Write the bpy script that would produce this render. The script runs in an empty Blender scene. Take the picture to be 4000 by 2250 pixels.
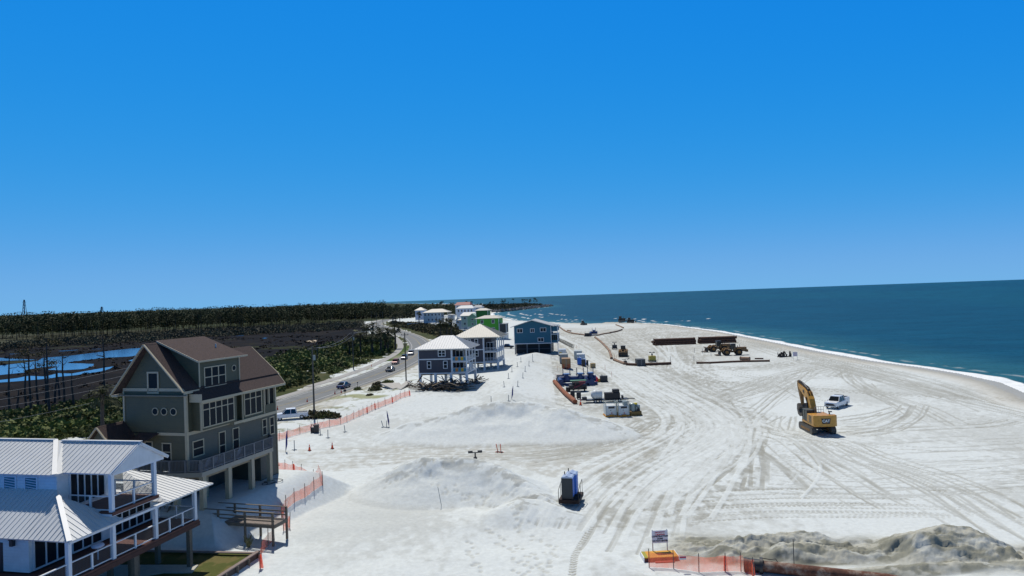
import bpy, bmesh, math, random
import numpy as np
from mathutils import Vector, Matrix

# ------------------------------------------------------------------ camera, sky, sun, exposure
S = bpy.context.scene
CH = 21.5                      # camera height above the beach
FPX = 2667.0                   # focal length in pixels of the 4000 px wide photograph (24 mm lens)
PIT = math.radians(.773); ROL = math.radians(2.02)
cam = bpy.data.objects.new("camera", bpy.data.cameras.new("camera"))
S.collection.objects.link(cam); S.camera = cam
cam.data.sensor_width = 36; cam.data.lens = 24.0
cam.data.clip_start = .5; cam.data.clip_end = 60000
cam.matrix_world = Matrix.Translation((0, 0, CH)) @ Matrix.Rotation(math.pi/2+PIT, 4, 'X') @ Matrix.Rotation(-ROL, 4, 'Z')

SUN_EL = math.radians(60); SUN_AZ = math.radians(-17)    # azimuth measured from +Y towards +X
w = bpy.data.worlds.new("World"); S.world = w; w.use_nodes = True
nt = w.node_tree; bg = nt.nodes["Background"]
sky = nt.nodes.new("ShaderNodeTexSky"); sky.sky_type = 'NISHITA'; sky.sun_disc = False
sky.sun_elevation = SUN_EL; sky.sun_rotation = SUN_AZ
sky.air_density = 1.0; sky.dust_density = 0.0; sky.ozone_density = 4.0; sky.altitude = 9000
hs = nt.nodes.new("ShaderNodeHueSaturation"); hs.inputs["Saturation"].default_value = 1.1; hs.inputs["Value"].default_value = 1.0
gm = nt.nodes.new("ShaderNodeMix"); gm.data_type = 'RGBA'; gm.blend_type = 'MULTIPLY'; gm.inputs[0].default_value = 1.0
gm.inputs[7].default_value = (.78, .98, 1.08, 1)
nt.links.new(sky.outputs[0], hs.inputs["Color"]); nt.links.new(hs.outputs[0], gm.inputs[6])
# deep, saturated clear-day blue: per-channel response of the sky, darker towards the zenith
SKY_K = 0.115
def mth(op, a, b=None):
    k = nt.nodes.new("ShaderNodeMath"); k.operation = op
    for i, q in enumerate((a, b)):
        if q is None: continue
        if isinstance(q, (int, float)): k.inputs[i].default_value = q
        else: nt.links.new(q, k.inputs[i])
    return k.outputs[0]
sep = nt.nodes.new("ShaderNodeSeparateColor"); nt.links.new(gm.outputs[2], sep.inputs[0])
cmb = nt.nodes.new("ShaderNodeCombineColor")
tcw = nt.nodes.new("ShaderNodeTexCoord"); sxw = nt.nodes.new("ShaderNodeSeparateXYZ"); nt.links.new(tcw.outputs["Generated"], sxw.inputs[0])
mrw = nt.nodes.new("ShaderNodeMapRange"); nt.links.new(sxw.outputs[2], mrw.inputs[0])
mrw.inputs[1].default_value = .41; mrw.inputs[2].default_value = .52; mrw.inputs[3].default_value = 1.0; mrw.inputs[4].default_value = .0
xr, xg, xb = [mth('MULTIPLY', sep.outputs[i], SKY_K) for i in range(3)]
r3 = mth('POWER', mth('DIVIDE', xr, .095), 3.0); vr = mth('MULTIPLY', mth('DIVIDE', r3, mth('ADD', r3, 1.0)), .175)
vg = mth('DIVIDE', mth('MULTIPLY', xg, 3.9), mth('ADD', mth('MULTIPLY', xg, 7.35), 1.0))
vb = mth('MULTIPLY', mth('POWER', xb, .03), .79)
inv_ = mth('SUBTRACT', 1.0, mrw.outputs[0])
for i, (v, z_) in enumerate(((vr, .075), (vg, .105), (vb, .15))): nt.links.new(mth('ADD', mth('MULTIPLY', mth('MULTIPLY', v, 1/SKY_K), mrw.outputs[0]), mth('MULTIPLY', inv_, z_/SKY_K)), cmb.inputs[i])
nt.links.new(cmb.outputs[0], bg.inputs[0])
bg.inputs[1].default_value = 0.115
sun = bpy.data.objects.new("sun", bpy.data.lights.new("sun", 'SUN')); S.collection.objects.link(sun)
sun.data.energy = 4.1; sun.data.angle = math.radians(.53); sun.data.color = (1.0, .955, .89)
sd = Vector((math.sin(SUN_AZ)*math.cos(SUN_EL), math.cos(SUN_AZ)*math.cos(SUN_EL), math.sin(SUN_EL)))
sun.rotation_euler = sd.to_track_quat('Z', 'Y').to_euler()
S.view_settings.view_transform = 'Standard'; S.view_settings.look = 'None'
S.view_settings.exposure = 0.0; S.view_settings.gamma = 1.0
S.render.resolution_x = 1024; S.render.resolution_y = 576
S.render.engine = 'CYCLES'
S.cycles.max_bounces = 6; S.cycles.transparent_max_bounces = 12

# ------------------------------------------------------------------ survey: photo sight lines -> points of the terrain
def ray(u, v):
    x = (u-2000)/FPX; y = -(v-1125)/FPX
    X = x*math.cos(ROL)+y*math.sin(ROL); Y = -x*math.sin(ROL)+y*math.cos(ROL)
    return X, -Y*math.sin(PIT)+math.cos(PIT), Y*math.cos(PIT)+math.sin(PIT)
def P(u, v, z=0.):
    a, b, c = ray(u, v); t = (z-CH)/c
    return Vector((a*t, b*t, z))
def D(u, v, d):
    a, b, c = ray(u, v); t = d/b
    return Vector((a*t, d, CH+c*t))
def crop(ox, oy, k):
    return lambda x, y: (ox+x/k, oy+y/k)

rnd = random.Random(7)
C = S.collection
# ------------------------------------------------------------------ materials
MATS = {}
def mat(name, col, rough=.7, metal=0., var=0., vs=3., bump=0., bs=20., stretch=None, spec=.5, coat=0.):
    if name in MATS: return MATS[name]
    m = bpy.data.materials.new(name); m.use_nodes = True; n = m.node_tree; b = n.nodes["Principled BSDF"]
    b.inputs["Base Color"].default_value = (*col, 1); b.inputs["Roughness"].default_value = rough
    b.inputs["Metallic"].default_value = metal; b.inputs["Specular IOR Level"].default_value = spec
    if coat: b.inputs["Coat Weight"].default_value = coat; b.inputs["Coat Roughness"].default_value = .08
    if var or bump:
        tc = n.nodes.new("ShaderNodeTexCoord"); mp = n.nodes.new("ShaderNodeMapping")
        n.links.new(tc.outputs["Object"], mp.inputs[0])
        if stretch: mp.inputs["Scale"].default_value = stretch
    if var:
        ns = n.nodes.new("ShaderNodeTexNoise"); ns.inputs["Scale"].default_value = vs; ns.inputs["Detail"].default_value = 6
        ns.inputs["Roughness"].default_value = .65
        n.links.new(mp.outputs[0], ns.inputs[0])
        r = n.nodes.new("ShaderNodeValToRGB")
        r.color_ramp.elements[0].position = .3; r.color_ramp.elements[1].position = .7
        r.color_ramp.elements[0].color = (*[max(0, c*(1-var)) for c in col], 1)
        r.color_ramp.elements[1].color = (*[min(1, c*(1+var*.6)) for c in col], 1)
        n.links.new(ns.outputs[0], r.inputs[0]); n.links.new(r.outputs[0], b.inputs["Base Color"])
    if bump:
        nb = n.nodes.new("ShaderNodeTexNoise"); nb.inputs["Scale"].default_value = bs; nb.inputs["Detail"].default_value = 4
        n.links.new(mp.outputs[0], nb.inputs[0])
        bp = n.nodes.new("ShaderNodeBump"); bp.inputs["Strength"].default_value = bump; bp.inputs["Distance"].default_value = .05
        n.links.new(nb.outputs[0], bp.inputs["Height"]); n.links.new(bp.outputs[0], b.inputs["Normal"])
    MATS[name] = m; return m
def siding(name, col, pitch=.17, vertical=False, var=.12):
    """painted boards: a lap every `pitch` metres, real relief by bump, slight weathering"""
    if name in MATS: return MATS[name]
    m = mat(name, col, .62, var=var, vs=1.3); n = m.node_tree; b = n.nodes["Principled BSDF"]
    tc = n.nodes.new("ShaderNodeTexCoord"); sx = n.nodes.new("ShaderNodeSeparateXYZ"); n.links.new(tc.outputs["Object"], sx.inputs[0])
    d = n.nodes.new("ShaderNodeMath"); d.operation = 'DIVIDE'; d.inputs[1].default_value = pitch
    if vertical:
        ad = n.nodes.new("ShaderNodeMath"); n.links.new(sx.outputs[0], ad.inputs[0]); n.links.new(sx.outputs[1], ad.inputs[1]); n.links.new(ad.outputs[0], d.inputs[0])
    else: n.links.new(sx.outputs[2], d.inputs[0])
    f = n.nodes.new("ShaderNodeMath"); f.operation = 'FRACT'; n.links.new(d.outputs[0], f.inputs[0])
    bp = n.nodes.new("ShaderNodeBump"); bp.inputs["Strength"].default_value = .9; bp.inputs["Distance"].default_value = .03; bp.invert = True
    n.links.new(f.outputs[0], bp.inputs["Height"]); n.links.new(bp.outputs[0], b.inputs["Normal"])
    return m
def glassmat(name="window_glass", col=(.016, .022, .027), rough=.1):
    m = mat(name, col, rough, spec=.12); m.node_tree.nodes['Principled BSDF'].inputs['IOR'].default_value = 1.25; return m
white = lambda: mat("white_paint", (.78, .79, .79), .5, var=.06, vs=2)
cream = lambda: mat("cream_trim", (.60, .57, .50), .6, var=.08, vs=2)
dark = lambda: mat("dark_metal", (.025, .025, .028), .5, var=.3, vs=4)
steel = lambda: mat("galvanised_steel", (.42, .43, .44), .45, .6, var=.2, vs=6)
wood = lambda: mat("weathered_wood", (.16, .13, .095), .85, var=.35, vs=6, stretch=(1, 1, 6))
paleW = lambda: mat("pale_timber", (.30, .24, .17), .85, var=.3, vs=5)
rust = lambda: mat("rusty_steel", (.085, .038, .022), .85, var=.5, vs=1.6, bump=.3, bs=12)
orangeR = lambda: mat("orange_rust", (.26, .085, .035), .85, var=.35, vs=1.2, bump=.2, bs=12)
tanpipe = lambda: mat("sandy_pipe", (.27, .17, .11), .9, var=.35, vs=.8)
rubber = lambda: mat("tyre_rubber", (.018, .018, .018), .9, var=.3, vs=8)
yel = lambda: mat("machine_yellow", (.56, .27, .035), .45, var=.22, vs=2.2, coat=.2)
yelD = lambda: mat("dirty_yellow", (.26, .13, .03), .7, var=.5, vs=2)
orng = lambda: mat("safety_orange", (.85, .10, .02), .55, var=.1)
blueP = lambda: mat("blue_paint", (.010, .036, .13), .4, var=.3, vs=2)
navy = lambda: mat("navy_cloth", (.012, .02, .16), .7, var=.3)
concrete = lambda: mat("concrete", (.42, .40, .36), .9, var=.2, vs=1.2, bump=.2)

# ------------------------------------------------------------------ mesh collector
class MB:
    def __init__(s): s.v = []; s.f = []; s.sm = []
    def add(s, vs, fs, smooth=False):
        k = len(s.v); s.v += [tuple(p) for p in vs]; s.f += [tuple(i+k for i in f) for f in fs]; s.sm += [smooth]*len(fs)
        return s
    def box(s, x0, x1, y0, y1, z0, z1, bev=0.):
        if bev > 0:
            m = bmesh.new(); bmesh.ops.create_cube(m, size=1)
            for q in m.verts: q.co = Vector(((x0+x1)/2+q.co.x*(x1-x0), (y0+y1)/2+q.co.y*(y1-y0), (z0+z1)/2+q.co.z*(z1-z0)))
            bmesh.ops.bevel(m, geom=m.edges[:], offset=bev, segments=2, affect='EDGES', profile=.6)
            m.verts.index_update(); s.add([q.co[:] for q in m.verts], [[q.index for q in f.verts] for f in m.faces]); m.free(); return s
        v = [(x, y, z) for x in (x0, x1) for y in (y0, y1) for z in (z0, z1)]
        return s.add(v, [(0, 1, 3, 2), (4, 6, 7, 5), (0, 4, 5, 1), (2, 3, 7, 6), (0, 2, 6, 4), (1, 5, 7, 3)])
    def bar(s, a, b, w, h=None, up=(0, 0, 1)):
        a = Vector(a); b = Vector(b); h = h or w; d = (b-a).normalized(); u = Vector(up)
        if abs(d.dot(u)) > .98: u = Vector((0, 1, 0))
        r = d.cross(u).normalized()*w/2; t = r.cross(d).normalized()*h/2
        v = [p+i*r+j*t for p in (a, b) for i in (-1, 1) for j in (-1, 1)]
        return s.add(v, [(0, 1, 3, 2), (4, 6, 7, 5), (0, 4, 5, 1), (2, 3, 7, 6), (0, 2, 6, 4), (1, 5, 7, 3)])
    def cyl(s, a, b, r, r2=None, n=12, cap=True):
        a = Vector(a); b = Vector(b); r2 = r if r2 is None else r2; d = (b-a).normalized()
        u = Vector((0, 0, 1)) if abs(d.z) < .9 else Vector((1, 0, 0)); x = d.cross(u).normalized(); y = x.cross(d)
        v = []
        for p, q in ((a, r), (b, r2)):
            v += [p+x*q*math.cos(2*math.pi*i/n)+y*q*math.sin(2*math.pi*i/n) for i in range(n)]
        s.add(v, [(i, (i+1) % n, n+(i+1) % n, n+i) for i in range(n)], True)
        if cap: s.add(v[:n], [tuple(range(n))[::-1]]); s.add(v[n:], [tuple(range(n))])
        return s
    def tube(s, pts, r, n=8):
        """round tube along a path"""
        pts = [Vector(p) for p in pts]; V = []
        rs = r if isinstance(r, (list, tuple)) else [r]*len(pts)
        for i, p in enumerate(pts):
            d = (pts[min(i+1, len(pts)-1)]-pts[max(i-1, 0)]).normalized()
            u = Vector((0, 0, 1)) if abs(d.z) < .95 else Vector((1, 0, 0)); x = d.cross(u).normalized(); y = x.cross(d)
            V += [p+x*rs[i]*math.cos(2*math.pi*k/n)+y*rs[i]*math.sin(2*math.pi*k/n) for k in range(n)]
        F = [(i*n+k, i*n+(k+1) % n, (i+1)*n+(k+1) % n, (i+1)*n+k) for i in range(len(pts)-1) for k in range(n)]
        s.add(V, F, True); s.add(V[:n], [tuple(range(n))[::-1]]); s.add(V[-n:], [tuple(range(n))]); return s
    def prism(s, prof, x0, x1, axis='x', scale1=None):
        """profile polygon (a,b) swept along an axis; scale1 shrinks the far end about its centre"""
        n = len(prof); v = []
        for e, xx in enumerate((x0, x1)):
            for a, b in prof:
                v.append({'x': (xx, a, b), 'y': (a, xx, b), 'z': (a, b, xx)}[axis])
        return s.add(v, [(i, (i+1) % n, n+(i+1) % n, n+i) for i in range(n)]+[tuple(range(n))[::-1], tuple(range(n, 2*n))])
    def slab(s, poly, t):
        """flat polygon with thickness t hanging below it"""
        p = [Vector(q) for q in poly]; nrm = Vector((0, 0, 0))
        for i in range(1, len(p)-1): nrm += (p[i]-p[0]).cross(p[i+1]-p[0])
        nrm.normalize();
        if nrm.z < 0: nrm = -nrm
        n = len(p); v = p+[q-nrm*t for q in p]
        return s.add(v, [tuple(range(n)), tuple(range(n, 2*n))[::-1]]+[(i, (i+1) % n, n+(i+1) % n, n+i) for i in range(n)])
    def sphere(s, c, r, n=10, sc=(1, 1, 1)):
        m = bmesh.new(); bmesh.ops.create_uvsphere(m, u_segments=n, v_segments=max(5, n*2//3), radius=r)
        m.verts.index_update()
        s.add([(c[0]+q.co.x*sc[0], c[1]+q.co.y*sc[1], c[2]+q.co.z*sc[2]) for q in m.verts], [[q.index for q in f.verts] for f in m.faces], True); m.free(); return s
    def build(s, name, m, parent=None):
        me = bpy.data.meshes.new(name); me.from_pydata(s.v, [], s.f)
        me.polygons.foreach_set('use_smooth', s.sm)
        b = bmesh.new(); b.from_mesh(me); bmesh.ops.recalc_face_normals(b, faces=b.faces); b.to_mesh(me); b.free()
        me.materials.append(m); o = bpy.data.objects.new(name, me); C.objects.link(o)
        if parent: o.parent = parent
        return o
def tag(o, label=None, cat=None, group=None, kind=None):
    if label: o['label'] = label
    if cat: o['category'] = cat
    if group: o['group'] = group
    if kind: o['kind'] = kind
    return o
def empty(name, loc, rz=0, label=None, cat=None, group=None):
    o = bpy.data.objects.new(name, None); C.objects.link(o); o.empty_display_size = .3
    o.location = loc; o.rotation_euler = (0, 0, rz); return tag(o, label, cat, group)
KIDS = {}
def copy_tree(o, parent=None):
    c = o.copy(); C.objects.link(c); c.parent = parent
    for ch in [x for x in bpy.data.objects if x.parent == o]: copy_tree(ch, c)
    return c
def place(proto, loc, rz, label, first=[set()], group=None, scale=None, cat=None):
    """the prototype itself goes to its first place, later calls copy it"""
    if proto.name in first[0]: o = copy_tree(proto)
    else: first[0].add(proto.name); o = proto
    o.location = loc; o.rotation_euler = (0, 0, rz); o['label'] = label
    if group: o['group'] = group
    if scale: o.scale = (scale,)*3 if not isinstance(scale, tuple) else scale
    return o
def catmull(pts, step):
    pts = [np.array(p, float) for p in pts]; out = []
    q = [2*pts[0]-pts[1]]+pts+[2*pts[-1]-pts[-2]]
    for i in range(1, len(q)-2):
        L = np.linalg.norm(q[i+1]-q[i]); n = max(1, int(L/step))
        for k in range(n):
            t = k/n; a, b, c, d = q[i-1], q[i], q[i+1], q[i+2]
            out.append(.5*((2*b)+(-a+c)*t+(2*a-5*b+4*c-d)*t*t+(-a+3*b-3*c+d)*t**3))
    out.append(pts[-1]); return np.array(out)
# ------------------------------------------------------------------ terrain
def hash2(i, j, s):
    h = (i.astype(np.int64)*374761393+j.astype(np.int64)*668265263+s*974711) & 0x7fffffff
    h = (h ^ (h >> 13))*1274126177 & 0x7fffffff
    return ((h ^ (h >> 16)) & 0xffff)/65535.
def vnoise(x, y, s=0):
    i = np.floor(x); j = np.floor(y); fx = x-i; fy = y-j; fx = fx*fx*(3-2*fx); fy = fy*fy*(3-2*fy)
    i = i.astype(np.int64); j = j.astype(np.int64)
    a = hash2(i, j, s); b = hash2(i+1, j, s); c = hash2(i, j+1, s); d = hash2(i+1, j+1, s)
    return (a*(1-fx)+b*fx)*(1-fy)+(c*(1-fx)+d*fx)*fy
def fbm(x, y, o=4, s=0):
    t = 0; a = .5
    for k in range(o): t = t+a*vnoise(x*2**k+k*17.3, y*2**k-k*9.1, s+k); a *= .5
    return t/(1-.5**o)
def sst(a, b, x):
    t = np.clip((x-a)/(b-a), 0, 1); return t*t*(3-2*t)
def seg_dist(x, y, pts, closed=False):
    """distance to a polyline, parameter value interpolated from the third column if there is one"""
    best = np.full(x.shape, 1e9); val = np.zeros(x.shape)
    n = len(pts)
    for i in range(n if closed else n-1):
        a = pts[i]; b = pts[(i+1) % n]; dx, dy = b[0]-a[0], b[1]-a[1]; L = dx*dx+dy*dy+1e-9
        t = np.clip(((x-a[0])*dx+(y-a[1])*dy)/L, 0, 1)
        d = np.hypot(x-a[0]-t*dx, y-a[1]-t*dy); m = d < best
        best = np.where(m, d, best)
        if len(a) > 2: val = np.where(m, a[2]+t*(b[2]-a[2]), val)
    return best, val
def inside(x, y, poly):
    r = np.zeros(x.shape, bool); n = len(poly)
    for i in range(n):
        x0, y0 = poly[i][:2]; x1, y1 = poly[(i+1) % n][:2]
        if y0 == y1: continue
        r ^= ((y0 > y) != (y1 > y)) & (x < (x1-x0)*(y-y0)/(y1-y0)+x0)
    return r
def pxpoly(l, z=0., f=None):
    return [tuple(P(*(f(*q) if f else q), z)[:2]) for q in l]

SEA_Z = -.55
land = [(300, -400), (70, -40), (84, 60), (94, 122), (103.5, 146), (105.5, 163), (105, 177), (102.5, 196), (102.5, 229), (105, 281), (107, 330), (107.5, 361), (104, 420), (100, 460), (92, 490),
        (76, 506), (55, 508), (44, 530), (28, 570), (10, 610), (-3, 650), (-15, 745), (-28, 860), (-31, 960), (-27, 1060), (-2, 1125), (27, 1245), (62, 1370), (74, 1440), (72, 1600), (36, 1860),
        (-60, 2250), (-200, 2900), (-500, 4200), (-3000, 15000), (-30000, 40000), (-60000, 0), (-3000, -400)]
land = [(float(a), float(b)) for a, b in land]
def coast_sd(x, y):
    d, _ = seg_dist(x, y, land, True); return np.where(inside(x, y, land), d, -d)
def lx(y):      # where the beach ends and the dune land begins
    return np.interp(y, [0, 50, 62, 78, 94, 112, 136, 160, 200, 260, 330, 450, 650, 900], [-22, -20, -20, -22, -31, -36, -30, -24, -18, -8, 0, 10, -30, -60])
road_px = [(900, 1640), (1040, 1601), (1150, 1569), (1252, 1536), (1412, 1484), (1478, 1460), (1545, 1432), (1600, 1403), (1638, 1372), (1640, 1345), (1607, 1316), (1553, 1296), (1502, 1281), (1470, 1270), (1472, 1262), (1500, 1252), (1525, 1247)]
road_c = catmull([P(u, v, 1.05)[:2] for u, v in road_px], 4.)
GO = Vector((-29.94, 62, 0)); GA = math.radians(-16.4)   # grey house corner and heading
def gray_local(x, y):
    dx = x-GO.x; dy = y-GO.y; c, s = math.cos(GA), math.sin(GA)
    return dx*c+dy*s, -dx*s+dy*c
def rid(l):     # crest given as (u, v, distance)
    o = []
    for u, v, d in l:
        p = D(u, v, d); o.append((p.x, p.y, p.z))
    return o
m1 = rid([(1530, 1845, 77.5), (1590, 1818, 77.5), (1660, 1788, 78), (1780, 1782, 78.5), (1880, 1795, 78), (1940, 1815, 77), (1990, 1850, 75), (2060, 1900, 72), (2120, 1945, 69.8)])
m1b = rid([(1990, 1975, 67.5), (2040, 1950, 68.3), (2090, 1952, 68.5), (2145, 1972, 67.3), (2200, 1994, 66.5)])
m2 = rid([(1530, 1675, 110), (1620, 1645, 110), (1720, 1620, 110.5), (1850, 1588, 111.5), (1950, 1573, 112.5), (2050, 1567, 113), (2150, 1578, 111), (2250, 1601, 108.5), (2350, 1636, 106), (2440, 1674, 103.5), (2500, 1710, 101.5)])
bm = rid([(1960, 1600, 122), (1975, 1560, 132), (1990, 1510, 147), (2010, 1470, 163), (2035, 1430, 183), (2060, 1398, 203), (2095, 1377, 219)])
hp = rid([(3600, 2078, 55), (3690, 2056, 56), (3780, 2070, 55.5), (3860, 2110, 54.5), (3930, 2160, 53.5)])
hp2 = rid([(3350, 2222, 51), (3560, 2208, 51.2), (3760, 2200, 51.5), (3960, 2215, 51.2), (4200, 2180, 51)])
hp3 = rid([(2820, 2140, 55.3), (2950, 2108, 56.5), (3080, 2088, 57.5), (3180, 2080, 58)])
hp4 = rid([(3050, 2140, 54.5), (3150, 2130, 54.8), (3300, 2150, 54.2), (3450, 2165, 54)])
def ridge(x, y, crest, front, back, pw=1.25):
    """height of a heap: union of slopes falling off from every stretch of the crest (run in metres per metre of height)"""
    cy = np.interp(x, *zip(*sorted((c[0], c[1]) for c in crest)))
    run = front+(back-front)*sst(-2.5, 2.5, y-cy); out = np.zeros(x.shape)
    c_ = catmull(crest, 1.6 if len(crest) < 6 else 2.2)
    for i in range(len(c_)-1):
        (x0, y0, z0), (x1, y1, z1) = c_[i], c_[i+1]; zm = max(z0, z1)*7+3
        sel = np.where((np.abs(x-x0) < zm) & (np.abs(y-y0) < zm))
        if not len(sel[0]): continue
        X, Y = x[sel], y[sel]; dx, dy = x1-x0, y1-y0; L = dx*dx+dy*dy+1e-9
        t = np.clip(((X-x0)*dx+(Y-y0)*dy)/L, 0, 1); d = np.sqrt((X-x0-t*dx)**2+(Y-y0-t*dy)**2+.36)-.6; z = np.maximum(z0+t*(z1-z0), .01)
        h = z*(1-np.clip(d/(z*run[sel]*1.15), 0, 1))**pw
        out[sel] = np.maximum(out[sel], h)
    return out
def smax(a, b, k=.35):
    k = np.minimum(k, np.maximum(a, b)+1e-6)
    h = np.clip(.5+.5*(a-b)/k, 0, 1); return b+(a-b)*h+k*h*(1-h)
def H(x, y):
    x = np.asarray(x, float); y = np.asarray(y, float)
    inl = sst(-14, 14, lx(y)-x)                     # 0 on the beach, 1 on the dune land
    z = inl*1.0
    marsh = sst(28, 60, (np.interp(y, [0, 150, 266, 325, 473, 650, 900], [-50, -49, -38, -43, -79, -133, -150]))-x)
    z = z*(1-marsh)+.3*marsh
    # dune the grey house stands on
    gx, gy = gray_local(x, y)
    e = np.maximum(np.maximum(-9-gx, gx-1.8), np.maximum(.6-gy, gy-14.5))
    z = np.maximum(z, 3.2*(1-sst(0., 6.0, e)))
    # sand spread from dune to beach in front of the row of far houses
    z = np.maximum(z, 1.75*sst(120, 145, y)*sst(235, 200, y)*sst(26, 8, x-lx(y))*sst(-16, -2, x-lx(y)))
    wav = 1+.42*(fbm(x/3.6, y/3., 5, 5)-.5)
    h = smax(ridge(x, y, m1, 2.0, 1.7)*wav, ridge(x, y, m1b, 3.2, 2.0))
    h = smax(h, ridge(x, y, m2, 2.9, 2.2)*wav); h = smax(h, ridge(x, y, bm, 4.4, 4.4)*(1+.12*(wav-1)))
    h = np.maximum(h-.03, 0)
    rough = np.zeros(x.shape)
    for c, fr, bk, q in ((hp, 1.9, 1.8, .5), (hp2, 1.5, 1.6, .6), (hp3, 1.6, 1.5, .9), (hp4, 1.3, 1.4, .9)):
        r = ridge(x, y, c, fr, bk); h = smax(h, r, .2); rough = np.maximum(rough, q*sst(0, .35, r))
    h = np.maximum(h-.03, 0)
    h = h+rough*(.46*(fbm(x/1.5, y/.9, 5, 31)-.5)+.32*(fbm(x/.5, y/.4, 4, 35)-.5))
    # churned damp sand at lower right
    ch = sst(4, 0, seg_dist(x, y, [(14.5, 57.5), (20, 56), (26, 56), (34, 54), (42, 52)])[0])
    h = h+ch*(.30*sst(.56, .46, fbm(x/3.6, y/1.0, 4, 77))+.5*(fbm(x/.5, y/.45, 4, 78)-.5))
    # gentle swells in the white sand left of the toilets
    sw = sst(-24, -18, x)*sst(10, 4, x)*sst(75, 66, y)
    h = h+sw*.9*(fbm(x/9., y/6., 2, 3)-.35)
    z = z+h
    # low heaps pushed up along the water's edge far out
    sp = seg_dist(x, y, [(104, 418), (98, 450), (74, 487), (50, 494), (38, 530)])[0]
    z = z+sst(9, 0, sp)*2.2*fbm(x/9., y/9., 3, 44)
    sd_ = coast_sd(x, y)
    z = np.where(sd_ < 16, z*sst(-2, 16, sd_)+SEA_Z*(1-sst(-14, 16, sd_))*1.0, z)
    z = np.where(sd_ < 0, SEA_Z+sd_*.06, z)
    rd = seg_dist(x, y, road_c[::3])[0]
    f = sst(22, 11, rd)*(y > 90); z = z*(1-f)+1.0*f
    return z
def Hs(x, y): return float(H(np.array([x]), np.array([y]))[0])
def G(u, v, dz=0.):
    """where the sight line through a photo point meets the terrain"""
    a, b, c = ray(u, v); z = 0.
    for k in range(14):
        t = (z-CH)/c; zn = Hs(a*t, b*t); z = z*.4+zn*.6
    t = (z-CH)/c
    return Vector((a*t, b*t, Hs(a*t, b*t)+dz))

NR, NC = 700, 1640
inv = np.linspace(1/34., 1/1400., NR-14); Yr = np.concatenate([1/inv, np.geomspace(1700, 40000, 14)])
R = np.linspace(-1.0, 1.15, NC)
GY, GR = np.meshgrid(Yr, R, indexing='ij'); GX = GR*GY
GZ = H(GX, GY)
# ---- ground colours (albedo): dry white sand, damp tracks, marsh, scrub floor, grass
nz1 = fbm(GX/3., GY/3., 4, 1); nz2 = fbm(GX/17., GY/17., 4, 9); nz3 = fbm(GX/.7, GY/1.0, 3, 19); nzb = fbm(GX/60., GY/60., 4, 23)
SAND = np.array([.60, .635, .625]); DAMP = np.array([.27, .265, .225]); GRAYS = np.array([.33, .32, .26])
col = np.ones(GX.shape+(3,))*SAND
def blend(mask, c, m=1.):
    global col
    k = np.clip(mask*m, 0, 1)[..., None]; col = col*(1-k)+np.array(c)*k
trk = np.zeros(GX.shape); lit = np.zeros(GX.shape); dep = np.zeros(GX.shape)
def stroke(pts, wd, arr, amp, tread=0., soft=.22, gap=.0, seed=0):
    """paint one wheel or track line into arr; pts are world points"""
    pts = catmull(pts, 2.5); s0 = 0.
    for i in range(len(pts)-1):
        a, b = pts[i], pts[i+1]; L = math.hypot(b[0]-a[0], b[1]-a[1])+1e-6
        y0, y1 = min(a[1], b[1])-wd*1.6, max(a[1], b[1])+wd*1.6
        if y1 < Yr[0]: s0 += L; continue
        i0 = np.searchsorted(Yr, y0); i1 = np.searchsorted(Yr, y1)
        ya = max(y0, 20.); yb = max(y1, 20.)
        rr = [(min(a[0], b[0])-wd*1.6)/ya, (min(a[0], b[0])-wd*1.6)/yb, (max(a[0], b[0])+wd*1.6)/ya, (max(a[0], b[0])+wd*1.6)/yb]
        j0 = max(0, np.searchsorted(R, min(rr))-1); j1 = min(NC, np.searchsorted(R, max(rr))+1)
        i0 = max(0, i0-1); i1 = min(NR, i1+1)
        if i0 >= i1 or j0 >= j1: continue
        X = GX[i0:i1, j0:j1]; Y = GY[i0:i1, j0:j1]
        dx, dy = (b[0]-a[0])/L, (b[1]-a[1])/L
        t = (X-a[0])*dx+(Y-a[1])*dy; q = (X-a[0])*(-dy)+(Y-a[1])*dx
        k = (t > -.15) & (t <= L+.02)
        pw = .5*(Yr[i0]**2/14685.)*.0 + wd/2       # half width
        m = sst(pw*(1+soft), pw*(1-soft), np.abs(q))*k
        s = s0+t
        m = m*(.55+.75*vnoise(s/3.+seed*7.7, q*1.3+seed, 61))
        if gap: m = m*sst(gap-.12, gap+.12, vnoise(s/7.+seed*3.1, q*0+seed, 71))
        if tread: m = m*(1-tread+tread*(np.sin(s*2*math.pi/.5+np.abs(q)*6+1.5*vnoise(s/2., q*0+seed, 5)) > 0)*1.3)
        arr[i0:i1, j0:j1] = np.maximum(arr[i0:i1, j0:j1], m*amp)
        s0 += L
def tracks(px, n=1, spread=0., pair=2.2, wd=.36, amp=1., tread=0., arr=None, f=None, gap=.0, z=0., jit=1.):
    arr = trk if arr is None else arr
    base = catmull([P(*(f(*q) if f else q), z)[:2] for q in px], 6.)
    for k in range(n):
        off = rnd.uniform(-spread, spread); w0 = rnd.uniform(-jit, jit)*spread*.5
        i0 = 0 if n == 1 else rnd.randint(0, max(0, len(base)//4)); i1 = len(base) if n == 1 else len(base)-rnd.randint(0, max(0, len(base)//4))
        b = base[i0:i1]
        if len(b) < 3: b = base
        tg = np.gradient(b, axis=0); tg /= np.linalg.norm(tg, axis=1)[:, None]+1e-9; nn = np.stack([-tg[:, 1], tg[:, 0]], 1)
        ph = rnd.uniform(0, 6); tt = np.linspace(0, 1, len(b))
        o = off+w0*np.sin(tt*rnd.uniform(2, 6)+ph)
        for sgn in ((-1, 1) if pair else (0,)):
            stroke(b+nn*(o+sgn*pair/2)[:, None], wd*rnd.uniform(.8, 1.2), arr, amp*rnd.uniform(.6, 1.1), tread, gap=gap, seed=rnd.randint(0, 999))
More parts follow.
